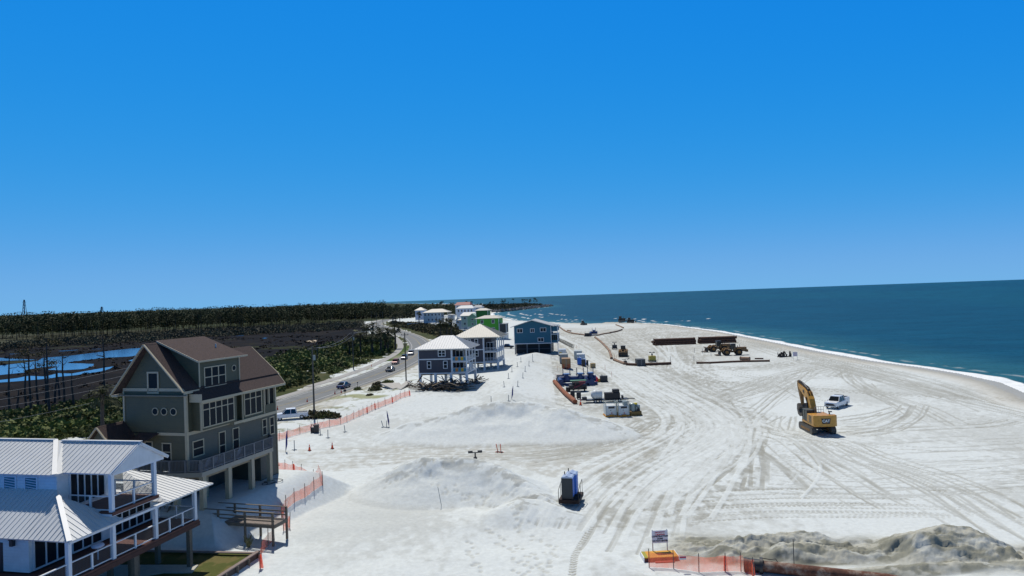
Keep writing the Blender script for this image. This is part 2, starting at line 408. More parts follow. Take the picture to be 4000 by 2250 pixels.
c6 = crop(2200, 1450, 1.431)
haul = [(150, -90), (360, 0), (560, 110), (720, 190), (820, 270), (815, 360), (680, 440), (470, 560), (290, 720), (180, 900), (120, 1000)]
tracks(haul, 22, 7.0, f=c6, amp=.6, wd=.32)
tracks(haul, 16, 6.5, f=c6, amp=1., wd=.55, arr=lit)
tracks([(640, 60), (760, 150), (880, 250), (1060, 330), (1240, 370), (1420, 500), (1560, 590), (1700, 680), (1850, 760), (2100, 900)], 5, 3.5, f=c6, amp=.8, wd=.36)
tracks([(1300, 400), (1450, 530), (1560, 600), (1700, 690), (1850, 750)], 1, f=c6, pair=0, wd=.75, amp=1.1, gap=.33)
tracks([(1330, 385), (1500, 500), (1640, 570), (1780, 660), (1900, 730)], 1, f=c6, pair=0, wd=.7, amp=.75, gap=.4)
tracks([(1250, 360), (1500, 400), (1700, 490), (2000, 600), (2200, 700), (2400, 820), (2700, 990)], 5, 2.6, f=c6, wd=.34, amp=.8)
tracks([(1450, 420), (1750, 520), (2050, 650), (2300, 790), (2450, 880)], 2, 1.5, f=c6, wd=.6, amp=.6, tread=.5)
tracks([(1350, -60), (1600, 0), (1900, 85), (2200, 165), (2800, 300)], 5, 3.2, f=c6, wd=.55, amp=.9)
tracks([(1250, 20), (1600, 30), (1900, 70), (2240, 130), (2150, 140), (1800, 120)], 1, 1., f=c6, wd=.5, amp=.5)
for k in range(16):
    y0 = 665+k*10+rnd.uniform(-8, 8)
    tracks([(420+k*20+rnd.uniform(-60, 60), y0+90-k*3), (700, y0+28), (1100, y0), (1600, y0-2), (2150+rnd.uniform(-200, 300), y0+8)], 1, 0, f=c6, pair=rnd.choice([0, 1.9, 2.2]), wd=rnd.uniform(.32, .6), amp=rnd.uniform(.5, .95), tread=rnd.uniform(.4, .9), gap=.3)
for a in ([(1530, 330), (1700, 305), (1850, 250), (1905, 190)], [(1560, 352), (1800, 322), (1950, 250), (1985, 190)], [(1530, 272), (1750, 243), (1890, 205)], [(1520, 300), (1680, 290), (1830, 235)], [(1500, 345), (1650, 360), (1850, 330), (1970, 270)]):
    tracks(a, 2, .7, f=c6, pair=2.0, wd=.42, amp=.85)
tracks([(-200, 480), (0, 458), (300, 405), (430, 345), (520, 285), (660, 250)], 10, 2.8, f=c6, amp=.8, wd=.36)
tracks([(-200, 500), (0, 488), (400, 452), (660, 395), (800, 330)], 8, 2.8, f=c6, amp=.6, wd=.32)
for a in ([(1000, 330), (1010, 450), (965, 600), (945, 670)], [(1030, 330), (1040, 440), (1010, 560), (990, 660)], [(1085, 380), (1105, 480), (1098, 580), (1090, 665)], [(1050, 430), (1200, 530), (1350, 680)], [(930, 330), (960, 430), (880, 560), (700, 700)]):
    tracks(a, 4, .9, f=c6, pair=0, wd=.55, amp=.95, gap=.35)
tracks([(1110, 290), (1290, 420), (1370, 520), (1340, 600), (1250, 700)], 2, 1., f=c6, amp=.9, arr=lit)
for k in range(30):
    y0 = 370+k*11+rnd.uniform(-10, 10)
    tracks([(1100+rnd.uniform(0, 200), y0), (1600, y0+rnd.uniform(5, 50)), (2100, y0+rnd.uniform(-10, 40)), (2800, y0+rnd.uniform(-50, 30))], 1, 0, f=c6, pair=rnd.choice([0, 2.]), wd=.22, amp=.6)
for a in ([(1000, 300), (1200, 150), (1330, 60), (1420, -40)], [(700, 0), (900, 60), (1300, 90), (1600, 110), (2200, 140), (2576, 150)], [(880, 250), (855, 190), (900, 130), (1010, 120)], [(560, 330), (760, 220), (1000, 120), (1250, 20)], [(500, 0), (700, 90), (900, 200), (1000, 260), (1100, 300)], [(730, -30), (740, 60), (800, 110)], [(1200, 330), (1180, 290), (1210, 250)],
          [(900, 0), (1200, 60), (1400, 150), (1500, 170)], [(1600, -10), (1650, 60), (1900, 190), (2000, 250)], [(1580, 0), (1700, 90), (1990, 210), (2150, 300), (2400, 330)], [(1400, 30), (1500, 20), (1580, -20)], [(1450, 330), (1900, 310), (2300, 290), (2576, 240)]):
    tracks(a, 4, 1.8, f=c6, amp=.75, wd=.32)
for a in ([(620, 150), (820, 330), (600, 640), (400, 900)], [(930, 230), (850, 400), (640, 560), (420, 780), (360, 950)], [(980, 260), (900, 430), (760, 560), (600, 800)], [(1180, 330), (1010, 280), (880, 330), (700, 500)]):
    tracks(a, 8, 3.5, f=c6, amp=1., wd=.5, arr=lit)
# crossing truck lane on the left, in photo pixels
for k in range(20):
    tracks([(1060, 1800+k*4-30), (1350, 1775+k*5-35), (1700, 1762+k*4-35), (2100, 1755+k*4-30), (2350, 1725+k*2-20)], 1, .4, pair=0, wd=.35, amp=.6, gap=.3)
# far field lanes
for a in ([(2110, 1285), (2220, 1330), (2300, 1385), (2400, 1450), (2520, 1520)], [(2200, 1300), (2350, 1330), (2600, 1320), (2700, 1290)], [(2360, 1300), (2480, 1400), (2600, 1450), (2800, 1480), (3200, 1470)], [(2500, 1290), (2560, 1330), (2680, 1400), (2700, 1440), (2800, 1490)],
          [(2590, 1340), (2650, 1390), (2650, 1450), (2750, 1500), (2900, 1560)], [(2620, 1420), (2900, 1440), (3200, 1410), (3400, 1440)], [(2700, 1300), (2900, 1330), (3100, 1390), (3300, 1430), (3600, 1500), (4000, 1640)], [(3350, 1425), (3200, 1450), (2950, 1530), (2750, 1600)], [(2880, 1330), (3100, 1370), (3300, 1420), (3500, 1470)]):
    tracks(a, 8, 5., amp=.7, wd=.5)
tracks([(2130, 1290), (2240, 1340), (2330, 1400), (2450, 1470), (2600, 1550)], 6, 3.5, amp=1., wd=.8, arr=lit)
tracks([(2560, 1300), (2620, 1400), (2680, 1450), (2800, 1500)], 4, 3., amp=1., wd=.8, arr=lit)
# tyre print leading to the toilets
tracks([(2310, 2060), (2270, 2120), (2245, 2180), (2235, 2260)], 1, pair=0, wd=.6, amp=1.2, tread=.95)
tr = np.clip(trk, 0, 1)*(1-.75*np.clip(lit, 0, 1))
tr *= 1-sst(.1, .5, np.maximum(np.maximum(ridge(GX, GY, m1, 2.0, 1.7), ridge(GX, GY, m1b, 3.2, 2.0)), ridge(GX, GY, m2, 2.9, 2.2)))
beach = (1-sst(-2, 4, lx(GY)-GX))
# general damp patchiness where machines work
work = sst(-6, 10, GX-lx(GY))*sst(34, 50, GY)*sst(520, 400, GY)
wk2 = inside(GX, GY, pxpoly([(2180, 1300), (2640, 1270), (2900, 1330), (2750, 1400), (2900, 1560), (3020, 1650), (2950, 1900), (2700, 2060), (2330, 2060), (2330, 1840), (2520, 1720), (2420, 1640), (2170, 1580), (2150, 1400)]))
blend(work*sst(.42, .62, nz2*.6+nz3*.4), DAMP, .30)
blend(sst(.52, .72, fbm(GX/.5, GY/.8, 3, 88))*sst(.35, .6, nz2)*(GY < 200)*sst(2, 8, GX-.02*GY), DAMP, .16)
blend(work*wk2*sst(.38, .62, nz1*.5+nz3*.5), DAMP, .55)
far = sst(140, 300, GY)*work
blend(far*(.6+.8*(nz2-.3)), [.42, .41, .36], .55)
lane = inside(GX, GY, pxpoly([(1080, 1775), (1500, 1742), (1900, 1742), (2400, 1700), (2600, 1660), (2560, 1800), (2200, 1880), (1960, 1800), (1600, 1800), (1300, 1855), (1160, 1830)]))
blend(lane*sst(.35, .6, nz3*.55+fbm(GX/5., GY/1.1, 3, 7)*.45), [.40, .39, .34], .5)
blend(work*np.clip(lit, 0, 1), SAND*1.02, .75)
blend(work*tr, DAMP, .76)
# fresh dredged grey sand at the lower right and by the machines
chm = sst(4.5, 1., seg_dist(GX, GY, [(14.5, 57.3), (20, 56), (26, 56), (34, 54), (42, 52)])[0]+2*(nz1-.5))
for c in (hp, hp2, hp3, hp4): chm = np.maximum(chm, sst(0, .2, ridge(GX, GY, c, 1.8, 1.7)))
nzc = fbm(GX/1.5, GY/.8, 5, 97)
blend(chm*(.75+.5*nz3), GRAYS*1.08, .8)
blend(chm*sst(.48, .56, nzc), [.165, .165, .125], .65); blend(chm*sst(.60, .68, nzb*.0+fbm(GX/4., GY/1.2, 3, 98)), SAND*.8, .45)
shot = sst(9, 0, seg_dist(GX, GY, [(104, 418), (98, 450), (74, 487), (50, 494), (38, 530)])[0]); blend(shot, [.30, .28, .22], .8)
mnd = np.maximum(ridge(GX, GY, m1, 2.0, 1.7), ridge(GX, GY, m2, 2.9, 2.2)); mnd = np.maximum(mnd, ridge(GX, GY, m1b, 3.2, 2.0))
blend(sst(0.1, .5, mnd), SAND*1.01, .85)
# slumped damp patches near the crests of the mounds
for c in (m1, m2, m1b):
    cd, _ = seg_dist(GX, GY, c); blend(sst(.53, .60, fbm(GX/1.3, GY/.8, 4, 93))*sst(3.4, .6, cd), DAMP*.95, .5)
GZ = GZ-.10*sst(.53, .60, fbm(GX/1.6, GY/.9, 4, 93))*sst(3.2, .6, seg_dist(GX, GY, m1)[0])
# footprints
foot = np.zeros(GX.shape)
for a in ([(1500, 1935), (1650, 1920), (1760, 1900)], [(1800, 1960), (1960, 1980), (2010, 2010), (2045, 2060)], [(1910, 2065), (2000, 2120)], [(1810, 2120), (1880, 2210)], [(2080, 2080), (2150, 2120), (2140, 2200)], [(2020, 2170), (2060, 2250)], [(1700, 1945), (1850, 1950), (2000, 1950)], [(2000, 2120), (2100, 2180), (2120, 2240)]):
    pp = catmull([P(u, v, .3)[:2] for u, v in a], .7)
    for k, q in enumerate(pp):
        for e in range(2):
            cx, cy = q[0]+rnd.gauss(0, .35), q[1]+rnd.gauss(0, .45)
            i = np.searchsorted(Yr, cy); j = np.searchsorted(R, cx/max(cy, 1))
            i0, i1, j0, j1 = max(0, i-6), i+7, max(0, j-8), j+9
            dd = np.hypot((GX[i0:i1, j0:j1]-cx)/.26, (GY[i0:i1, j0:j1]-cy)/.34)
            foot[i0:i1, j0:j1] = np.maximum(foot[i0:i1, j0:j1], sst(1., .4, dd))
blend(foot, DAMP*1.25, .35)
# wet strand
sdc = coast_sd(GX, GY)
wet = sst(7, 2.5, sdc+3*(nz2-.5))*(GY < 480)
bluewet = sst(4.2, 2.2, sdc+1.5*(nz2-.5))*(GY < 480)
blend(sst(11, 5, sdc+5*(nz2-.5)), [.50, .46, .38], .5)
blend(wet, [.33, .32, .28], .8)
# dune land on the left
lm = sst(-1, 3, lx(GY)-GX+3*(nz1-.5))*(sdc > 3)
rdist = seg_dist(GX, GY, road_c[::2])[0]
rx = np.interp(GY, [p[1] for p in road_c[:24]], [p[0] for p in road_c[:24]])
left = np.zeros(GX.shape); 
scrub1 = pxpoly([(-400, 1640), (0, 1620), (500, 1560), (640, 1560), (640, 1640), (470, 1662), (380, 1700), (0, 1730), (-400, 1760)], 1)
scrub2 = pxpoly([(700, 1545), (900, 1440), (1100, 1385), (1300, 1350), (1450, 1320), (1530, 1305), (1590, 1325), (1595, 1362), (1560, 1385), (1470, 1405), (1420, 1425), (1340, 1445), (1280, 1485), (1170, 1520), (1080, 1570), (900, 1640), (650, 1680)], 1)
scrub4 = pxpoly([(1590, 1268), (1640, 1262), (1700, 1275), (1790, 1282), (1800, 1310), (1765, 1340), (1700, 1330), (1650, 1318)], 1)
scrub3 = pxpoly([(1500, 1255), (1620, 1262), (1760, 1280), (1830, 1320), (1700, 1330), (1640, 1318), (1560, 1283), (1500, 1272)], 1)
marshp = pxpoly([(-900, 1420), (0, 1352), (500, 1318), (1000, 1285), (1380, 1268), (1440, 1285), (1430, 1320), (1300, 1345), (1100, 1380), (900, 1435), (700, 1540), (500, 1555), (0, 1610), (-900, 1700)], .5)
jx, jy = GX+9*(nz1-.5), GY+16*(nz2-.5)
s1 = inside(jx, jy, scrub1); s2 = inside(GX+3*(nz1-.5), GY+7*(nz1-.5), scrub2); s3 = inside(jx, jy, scrub3) | (inside(jx, jy, scrub4) & (nz2 > .47)); mm = inside(jx, jy, marshp)
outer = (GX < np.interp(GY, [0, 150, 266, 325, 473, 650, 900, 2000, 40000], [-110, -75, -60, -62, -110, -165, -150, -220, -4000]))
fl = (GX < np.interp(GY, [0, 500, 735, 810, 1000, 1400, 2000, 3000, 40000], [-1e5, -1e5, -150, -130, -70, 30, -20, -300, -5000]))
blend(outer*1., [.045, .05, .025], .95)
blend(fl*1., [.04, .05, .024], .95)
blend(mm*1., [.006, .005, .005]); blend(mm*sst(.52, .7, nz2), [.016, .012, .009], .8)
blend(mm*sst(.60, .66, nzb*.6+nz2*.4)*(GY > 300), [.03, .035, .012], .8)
s2 = s2 & (nz1*.5+nz2*.5 > .36)
g = np.maximum(np.maximum(s1, s2), s3)*1.
blend(g, [.05, .06, .022], 1); blend(g*sst(.5, .65, nz1), [.09, .085, .04], .7)
# sparse dune grass
dg = lm*(1-g)*(rdist < 26)*(GY < 520)*sst(.50, .66, nz1*.55+nz3*.45)
blend(dg, [.20, .20, .10], .75)
yd = seg_dist(GX, GY, pxpoly([(1120, 1600), (1260, 1560), (1380, 1545), (1480, 1560)], 1))[0]
blend(sst(2.6, 1.2, yd+2*(nz1-.5)), [.24, .25, .10], .8)
vg = inside(GX, GY, pxpoly([(1540, 1380), (1600, 1345), (1608, 1365), (1585, 1385), (1530, 1410), (1500, 1412)], 1)); blend(vg*1., [.06, .10, .02])
# shoulder sand next to the tarmac
blend((rdist < 12)*lm*sst(.35, .6, nz2)*(1-g), [.40, .37, .30], .5)
# lawn and yard by the white house
WO = Vector((-27.9, 47.2, 0)); WA = math.radians(-13.2)
yard = pxpoly([(560, 2147), (1010, 2160), (855, 2255), (700, 2360), (200, 2500), (200, 2200)], .95)
blend(inside(GX, GY, yard)*1., [.085, .095, .03]); blend(inside(GX, GY, yard)*sst(.5, .62, nz3), [.16, .13, .055], .7)
e2 = 1-sst(0, 1, np.where(inside(GX, GY, yard), 0, seg_dist(GX, GY, yard, True)[0])); GZ = GZ*(1-e2)+.95*e2
# shape of tracks and prints
GZ = GZ-.07*tr*beach+.03*np.clip(lit, 0, 1)*beach-.07*foot+.05*(nz3-.5)*work
GZ = GZ+(1-work)*lm*.12*(nz1-.5)*sst(11, 16, rdist)*(1-mm)
npond = sst(.9, .1, mm*1.)
# --- build as meshes: sand, dune land, marsh
rough = np.clip(1-.55*bluewet, 0, 1)
idx = np.arange(NR*NC).reshape(NR, NC)
quads = np.stack([idx[:-1, :-1], idx[:-1, 1:], idx[1:, 1:], idx[1:, :-1]], -1).reshape(-1, 4)
zc = GZ[:-1, :-1].reshape(-1); keep = ~((sdc[:-1, :-1] < -30) & (sdc[1:, 1:] < -30)).reshape(-1)
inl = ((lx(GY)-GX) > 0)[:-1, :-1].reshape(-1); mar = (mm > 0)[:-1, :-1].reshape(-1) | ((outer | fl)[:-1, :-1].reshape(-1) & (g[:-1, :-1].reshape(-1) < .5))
def numesh(name, V, F, smooth=True, attrs=None, m=None):
    """mesh from numpy arrays, unused vertices dropped"""
    us, invx = np.unique(F, return_inverse=True); F = invx.reshape(F.shape); V = V[us]; k = F.shape[1]
    me = bpy.data.meshes.new(name)
    me.vertices.add(len(V)); me.vertices.foreach_set('co', V.astype(np.float32).ravel())
    me.loops.add(F.size); me.loops.foreach_set('vertex_index', F.astype(np.int32).ravel())
    me.polygons.add(len(F)); me.polygons.foreach_set('loop_start', np.arange(0, F.size, k, dtype=np.int32))
    me.polygons.foreach_set('use_smooth', np.full(len(F), smooth))
    me.update(calc_edges=True)
    for an, (ty, dat) in (attrs or {}).items():
        a = me.attributes.new(an, ty, 'POINT'); dat = dat[us]
        a.data.foreach_set('color' if ty == 'FLOAT_COLOR' else 'value', dat.astype(np.float32).ravel())
    o = bpy.data.objects.new(name, me); C.objects.link(o)
    if m: me.materials.append(m)
    return o
def ground_mat():
    m = bpy.data.materials.new("ground"); m.use_nodes = True; n = m.node_tree; b = n.nodes["Principled BSDF"]; N = n.nodes.new; L = n.links.new
    at = N("ShaderNodeAttribute"); at.attribute_name = 'albedo'; ar = N("ShaderNodeAttribute"); ar.attribute_name = 'rough'
    tc = N("ShaderNodeTexCoord")
    ns = N("ShaderNodeTexNoise"); ns.inputs["Scale"].default_value = 2.2; ns.inputs["Detail"].default_value = 8; ns.inputs["Roughness"].default_value = .7
    L(tc.outputs["Object"], ns.inputs[0])
    mr = N("ShaderNodeMapRange"); mr.inputs[1].default_value = .3; mr.inputs[2].default_value = .7; mr.inputs[3].default_value = .88; mr.inputs[4].default_value = 1.08
    L(ns.outputs[0], mr.inputs[0])
    mx = N("ShaderNodeVectorMath"); mx.operation = 'SCALE'; L(at.outputs["Color"], mx.inputs[0]); L(mr.outputs[0], mx.inputs["Scale"])
    L(mx.outputs[0], b.inputs["Base Color"]); L(ar.outputs["Fac"], b.inputs["Roughness"]); b.inputs["Specular IOR Level"].default_value = .08
    nb = N("ShaderNodeTexNoise"); nb.inputs["Scale"].default_value = 3.; nb.inputs["Detail"].default_value = 6; L(tc.outputs["Object"], nb.inputs[0])
    bp = N("ShaderNodeBump"); bp.inputs["Strength"].default_value = .35; bp.inputs["Distance"].default_value = .08; L(nb.outputs[0], bp.inputs["Height"]); L(bp.outputs[0], b.inputs["Normal"])
    return m
gmat = ground_mat()
V = np.stack([GX, GY, GZ], -1).reshape(-1, 3)
A4 = np.concatenate([np.clip(col, 0, 1), np.ones(GX.shape+(1,))], -1).reshape(-1, 4)
att = {'albedo': ('FLOAT_COLOR', A4), 'rough': ('FLOAT', rough.reshape(-1))}
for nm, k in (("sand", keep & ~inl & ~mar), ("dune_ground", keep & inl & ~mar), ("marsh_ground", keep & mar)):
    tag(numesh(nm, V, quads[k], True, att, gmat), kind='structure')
del V, A4

# ------------------------------------------------------------------ sea
def sea():
    ys = np.concatenate([1/np.linspace(1/90., 1/2500., 420), np.geomspace(2800, 60000, 20)]); rs = np.linspace(-.35, .98, 620)
    Y, Rr = np.meshgrid(ys, rs, indexing='ij'); X = Rr*Y
    sd_ = coast_sd(X, Y); n1 = fbm(X/14., Y/14., 4, 3); n2 = fbm(X/3.5, Y/3.5, 3, 13)
    wash = sst(0, .8, sd_+4.2+4.4*(n1-.5))*sst(2.0, -.5, sd_)                                    # white water on the strand
    line2 = sst(1.6, .3, np.abs(sd_+9+7*(n1-.5)))*sst(.45, .6, n2)
    bay = sst(1.5, .2, np.abs(((-sd_) % 16)-8+6*(n1-.5)))*(sd_ > -75)*(Y > 500)*(Y < 1050)*sst(.5, .58, fbm(X/25., Y/60., 3, 8))
    foam = np.clip(np.maximum(np.maximum(wash*(.8+.4*n2), line2*.3), bay*1.1), 0, 1)
    cap = sst(.80, .84, vnoise(X/2.2, Y/3.5, 91))*sst(.55, .7, fbm(X/60., Y/90., 2, 92))*(sd_ < -20)*(Y < 900)*.0
    d = np.clip(-sd_, 0, 1e9); foam = np.maximum(foam, cap)
    c0 = np.array([.022, .105, .125]); c1 = np.array([.003, .052, .086]); c2 = np.array([.005, .070, .098])
    t = sst(0, 50, d)[..., None]; cc = c0*(1-t)+c1*t
    band = (sst(.42, .62, fbm(X/240., Y/520., 3, 55))*sst(60, 300, d))[..., None]; cc = cc*(1-band*.5)+c2*band*.5
    st_ = (fbm(X/30., Y/11., 4, 57)*.6+fbm(X/9., Y/4., 3, 58)*.4)[..., None]; cc = cc*(.55+.9*st_)  # streaks in the albedo stand in for shading on the waves
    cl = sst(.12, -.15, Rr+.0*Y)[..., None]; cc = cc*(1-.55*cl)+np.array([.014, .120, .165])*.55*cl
    att = {'albedo': ('FLOAT_COLOR', np.concatenate([cc, np.ones(X.shape+(1,))], -1).reshape(-1, 4)), 'foam': ('FLOAT', foam.reshape(-1))}
    m = bpy.data.materials.new("sea_water"); m.use_nodes = True; n = m.node_tree; b = n.nodes["Principled BSDF"]; N = n.nodes.new; L = n.links.new
    a = N("ShaderNodeAttribute"); a.attribute_name = 'albedo'; f = N("ShaderNodeAttribute"); f.attribute_name = 'foam'
    mx = N("ShaderNodeMix"); mx.data_type = 'RGBA'; L(f.outputs["Fac"], mx.inputs[0]); L(a.outputs["Color"], mx.inputs[6]); mx.inputs[7].default_value = (.78, .8, .8, 1)
    L(mx.outputs[2], b.inputs["Base Color"]); b.inputs["IOR"].default_value = 1.33; b.inputs["Specular IOR Level"].default_value = .13
    mr = N("ShaderNodeMapRange"); mr.inputs[3].default_value = .42; mr.inputs[4].default_value = .9; L(f.outputs["Fac"], mr.inputs[0]); L(mr.outputs[0], b.inputs["Roughness"])
    tc = N("ShaderNodeTexCoord"); mp = N("ShaderNodeMapping"); mp.inputs["Rotation"].default_value = (0, 0, .35); mp.inputs["Scale"].default_value = (1, .45, 1); L(tc.outputs["Object"], mp.inputs[0])
    h = None
    for sc, am in ((.35, 1.), (.08, 2.2), (1.4, .35)):
        q = N("ShaderNodeTexNoise"); q.inputs["Scale"].default_value = sc; q.inputs["Detail"].default_value = 5; L(mp.outputs[0], q.inputs[0])
        k = N("ShaderNodeMath"); k.operation = 'MULTIPLY'; k.inputs[1].default_value = am; L(q.outputs[0], k.inputs[0])
        if h: s = N("ShaderNodeMath"); L(h.outputs[0], s.inputs[0]); L(k.outputs[0], s.inputs[1]); h = s
        else: h = k
    bp = N("ShaderNodeBump"); bp.inputs["Strength"].default_value = 1.; bp.inputs["Distance"].default_value = .55; L(h.outputs[0], bp.inputs["Height"]); L(bp.outputs[0], b.inputs["Normal"])
    Vv = np.stack([X, Y, np.full(X.shape, SEA_Z)+.12*foam], -1).reshape(-1, 3); nr, nc = X.shape; ix = np.arange(nr*nc).reshape(nr, nc)
    Q = np.stack([ix[:-1, :-1], ix[:-1, 1:], ix[1:, 1:], ix[1:, :-1]], -1).reshape(-1, 4)
    kp = (sd_ < 12)[:-1, :-1].reshape(-1)
    tag(numesh("sea", Vv, Q[kp], True, att, m), kind='structure')
sea()

# ------------------------------------------------------------------ road, path, markings
def ribbon(name, pts, l, r, z, m, t=.0, kind='structure', dash=None):
    pts = np.array(pts); tg = np.gradient(pts, axis=0); tg /= np.linalg.norm(tg, axis=1)[:, None]; nn = np.stack([-tg[:, 1], tg[:, 0]], 1)
    a = pts+nn*l; b = pts+nn*r; mb = MB(); s = 0
    for i in range(len(pts)-1):
        s += np.linalg.norm(pts[i+1]-pts[i])
        if dash and (s % dash[0]) > dash[1]: continue
        mb.add([(*a[i], z), (*b[i], z), (*b[i+1], z), (*a[i+1], z)], [(0, 1, 2, 3)])
    o = mb.build(name, m); return tag(o, kind=kind)
asph = mat("asphalt", (.165, .172, .170), .9, var=.22, vs=.35, bump=.2, bs=30)
pathm = mat("pale_path", (.33, .32, .30), .9, var=.15, vs=.4)
rc = catmull([P(u, v, 1.05)[:2] for u, v in road_px], 3.)
ribbon("road", rc, 5.0, -5.0, 1.06, asph)
ribbon("road_shoulder", rc, -5.0, -6.2, 1.05, mat("gravel_shoulder", (.30, .28, .22), .95, var=.3, vs=1.))
ribbon("cycle_path", rc[14:], 10.3, 7.6, 1.07, pathm)
ribbon("cycle_path", rc[:15], 7.9, 5.6, 1.066, pathm)
lin = mat("white_road_paint", (.48, .48, .46), .8, var=.2, vs=.6); yl = mat("yellow_road_paint", (.33, .26, .11), .8, var=.3, vs=.6)
for k in (3.9, -3.7): ribbon("edge_line", rc, k+.09, k-.09, 1.075, lin)
for k in (.13, -.13): ribbon("centre_line", rc, k+.06, k-.06, 1.075, yl)

# ------------------------------------------------------------------ marsh ponds
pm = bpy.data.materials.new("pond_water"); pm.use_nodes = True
b_ = pm.node_tree.nodes["Principled BSDF"]; b_.inputs["Base Color"].default_value = (.03, .12, .32, 1); b_.inputs["Roughness"].default_value = .12; b_.inputs["IOR"].default_value = 1.33; b_.inputs["Specular IOR Level"].default_value = .9  # blue base colour stands in for part of the sky's reflection
nb = pm.node_tree.nodes.new("ShaderNodeTexNoise"); nb.inputs["Scale"].default_value = .9; nb.inputs["Detail"].default_value = 5
tcn = pm.node_tree.nodes.new("ShaderNodeTexCoord"); pm.node_tree.links.new(tcn.outputs["Object"], nb.inputs[0])
bb = pm.node_tree.nodes.new("ShaderNodeBump"); bb.inputs["Strength"].default_value = .25; bb.inputs["Distance"].default_value = .04; pm.node_tree.links.new(nb.outputs[0], bb.inputs["Height"]); pm.node_tree.links.new(bb.outputs[0], b_.inputs["Normal"])
c5 = crop(0, 1250, 3.082); cB = crop(950, 1200, 3.68)
ponds = [(c5, [(-500, 640), (0, 548), (280, 515), (460, 492), (520, 455), (830, 432), (1280, 375), (1560, 345), (1850, 325), (2200, 320), (2100, 360), (1850, 395), (1700, 415), (1560, 440), (1250, 455), (1060, 478), (830, 505), (812, 518), (1130, 528), (1120, 560), (1000, 590), (760, 605), (560, 600), (700, 560), (620, 558), (450, 575), (300, 605), (290, 632), (0, 662), (-500, 760)]),
         (c5, [(-300, 440), (0, 455), (240, 468), (460, 480), (300, 484), (0, 492), (-300, 500)]),
         (c5, [(-500, 820), (0, 722), (200, 700), (340, 672), (540, 680), (640, 655), (700, 640), (860, 645), (1080, 605), (1250, 575), (1370, 558), (1330, 582), (1250, 612), (1000, 652), (900, 665), (720, 682), (600, 702), (400, 722), (200, 738), (0, 752), (-500, 850)]),
         (c5, [(1545, 492), (1620, 468), (1650, 480), (1590, 497)]), (c5, [(690, 374), (760, 366), (950, 357), (930, 362), (760, 378)]), (c5, [(100, 410), (240, 400), (230, 404), (110, 414)]), (c5, [(1060, 352), (1220, 346), (1200, 351)]),
         (cB, [(740, 112), (930, 96), (1300, 85), (1560, 78), (1500, 95), (1200, 108), (900, 122)]), (cB, [(100, 82), (260, 66), (280, 74), (120, 92)]), (cB, [(270, 445), (320, 436), (350, 443), (300, 455)]), (cB, [(-150, 420), (20, 398), (0, 410)])]
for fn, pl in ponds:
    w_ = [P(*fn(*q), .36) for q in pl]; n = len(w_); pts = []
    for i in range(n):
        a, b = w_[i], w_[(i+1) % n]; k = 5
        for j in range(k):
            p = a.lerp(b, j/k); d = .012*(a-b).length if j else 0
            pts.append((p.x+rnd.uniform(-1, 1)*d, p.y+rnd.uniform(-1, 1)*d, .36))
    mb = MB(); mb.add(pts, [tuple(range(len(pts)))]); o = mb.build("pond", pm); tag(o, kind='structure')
# bare sand patches showing in the marsh
for pl in ([(880, 495), (960, 475), (1100, 470), (1240, 490), (1150, 505), (1080, 515), (980, 505)], [(1360, 405), (1430, 380), (1500, 383), (1480, 393)], [(1020, 232), (1070, 228), (1060, 238), (1010, 238)]):
    w_ = [P(*cB(*q), .37) for q in pl]; mb = MB(); mb.add(w_, [tuple(range(len(w_)))]); tag(mb.build("sand_patch", mat("bare_sand", (.46, .38, .27), .95, var=.2, vs=.3)), kind='structure')
# ------------------------------------------------------------------ houses
def seam_roof(mb, rb, poly, t=.12, sp=.40, w=.035, h=.035):
    """metal roof plane with standing seams running down the slope"""
    p = [Vector(q) for q in poly]; mb.slab(p, t)
    nrm = Vector((0, 0, 0))
    for i in range(1, len(p)-1): nrm += (p[i]-p[0]).cross(p[i+1]-p[0])
    nrm.normalize()
    if nrm.z < 0: nrm = -nrm
    dn = Vector((nrm.x, nrm.y, 0)).normalized(); ac = Vector((-dn.y, dn.x, 0))
    sl = (dn-nrm*dn.dot(nrm)).normalized()
    lo = min(q.dot(ac) for q in p); hi = max(q.dot(ac) for q in p); c = lo+sp*.5
    while c < hi:
        xs = []
        for i in range(len(p)):
            a, b = p[i], p[(i+1) % len(p)]; da, db = a.dot(ac)-c, b.dot(ac)-c
            if da*db < 0: xs.append(a.lerp(b, da/(da-db)))
        if len(xs) >= 2:
            xs.sort(key=lambda q: q.dot(sl))
            if (xs[-1]-xs[0]).length > .15: rb.bar(xs[0]+nrm*h*.5, xs[-1]+nrm*h*.5, w, h, up=nrm)
        c += sp
def window(root, x, y, z, w, h, face='x', s=1, frame=None, nx=1, nz=1, trans=False, tw=.11, name='window'):
    """framed window set 3 cm proud of a wall. face x: wall plane is x=const and faces s; w runs along the other axis"""
    fr = MB(); gl = MB(); mu = .055
    def bx(mb, a0, a1, z0, z1, d0, d1):
        if face == 'x': mb.box(*sorted((x+s*d0, x+s*d1)), y+a0, y+a1, z+z0, z+z1)
        else: mb.box(x+a0, x+a1, *sorted((y+s*d0, y+s*d1)), z+z0, z+z1)
    bx(fr, -tw, w+tw, h, h+tw, .0, .07); bx(fr, -tw, w+tw, -tw, 0, .0, .09)
    bx(fr, -tw, 0, 0, h, .0, .06); bx(fr, w, w+tw, 0, h, .0, .06)
    for i in range(1, nx): bx(fr, w*i/nx-mu, w*i/nx+mu, 0, h, .0, .055)
    hz = [h*i/nz for i in range(1, nz)] if not trans else [h*.74]
    for q in hz: bx(fr, 0, w, q-mu*.8, q+mu*.8, .0, .05)
    bx(gl, 0, w, 0, h, .0, .02)
    f = fr.build(name, frame or cream(), root); gl.build('pane', glassmat(), f); return f
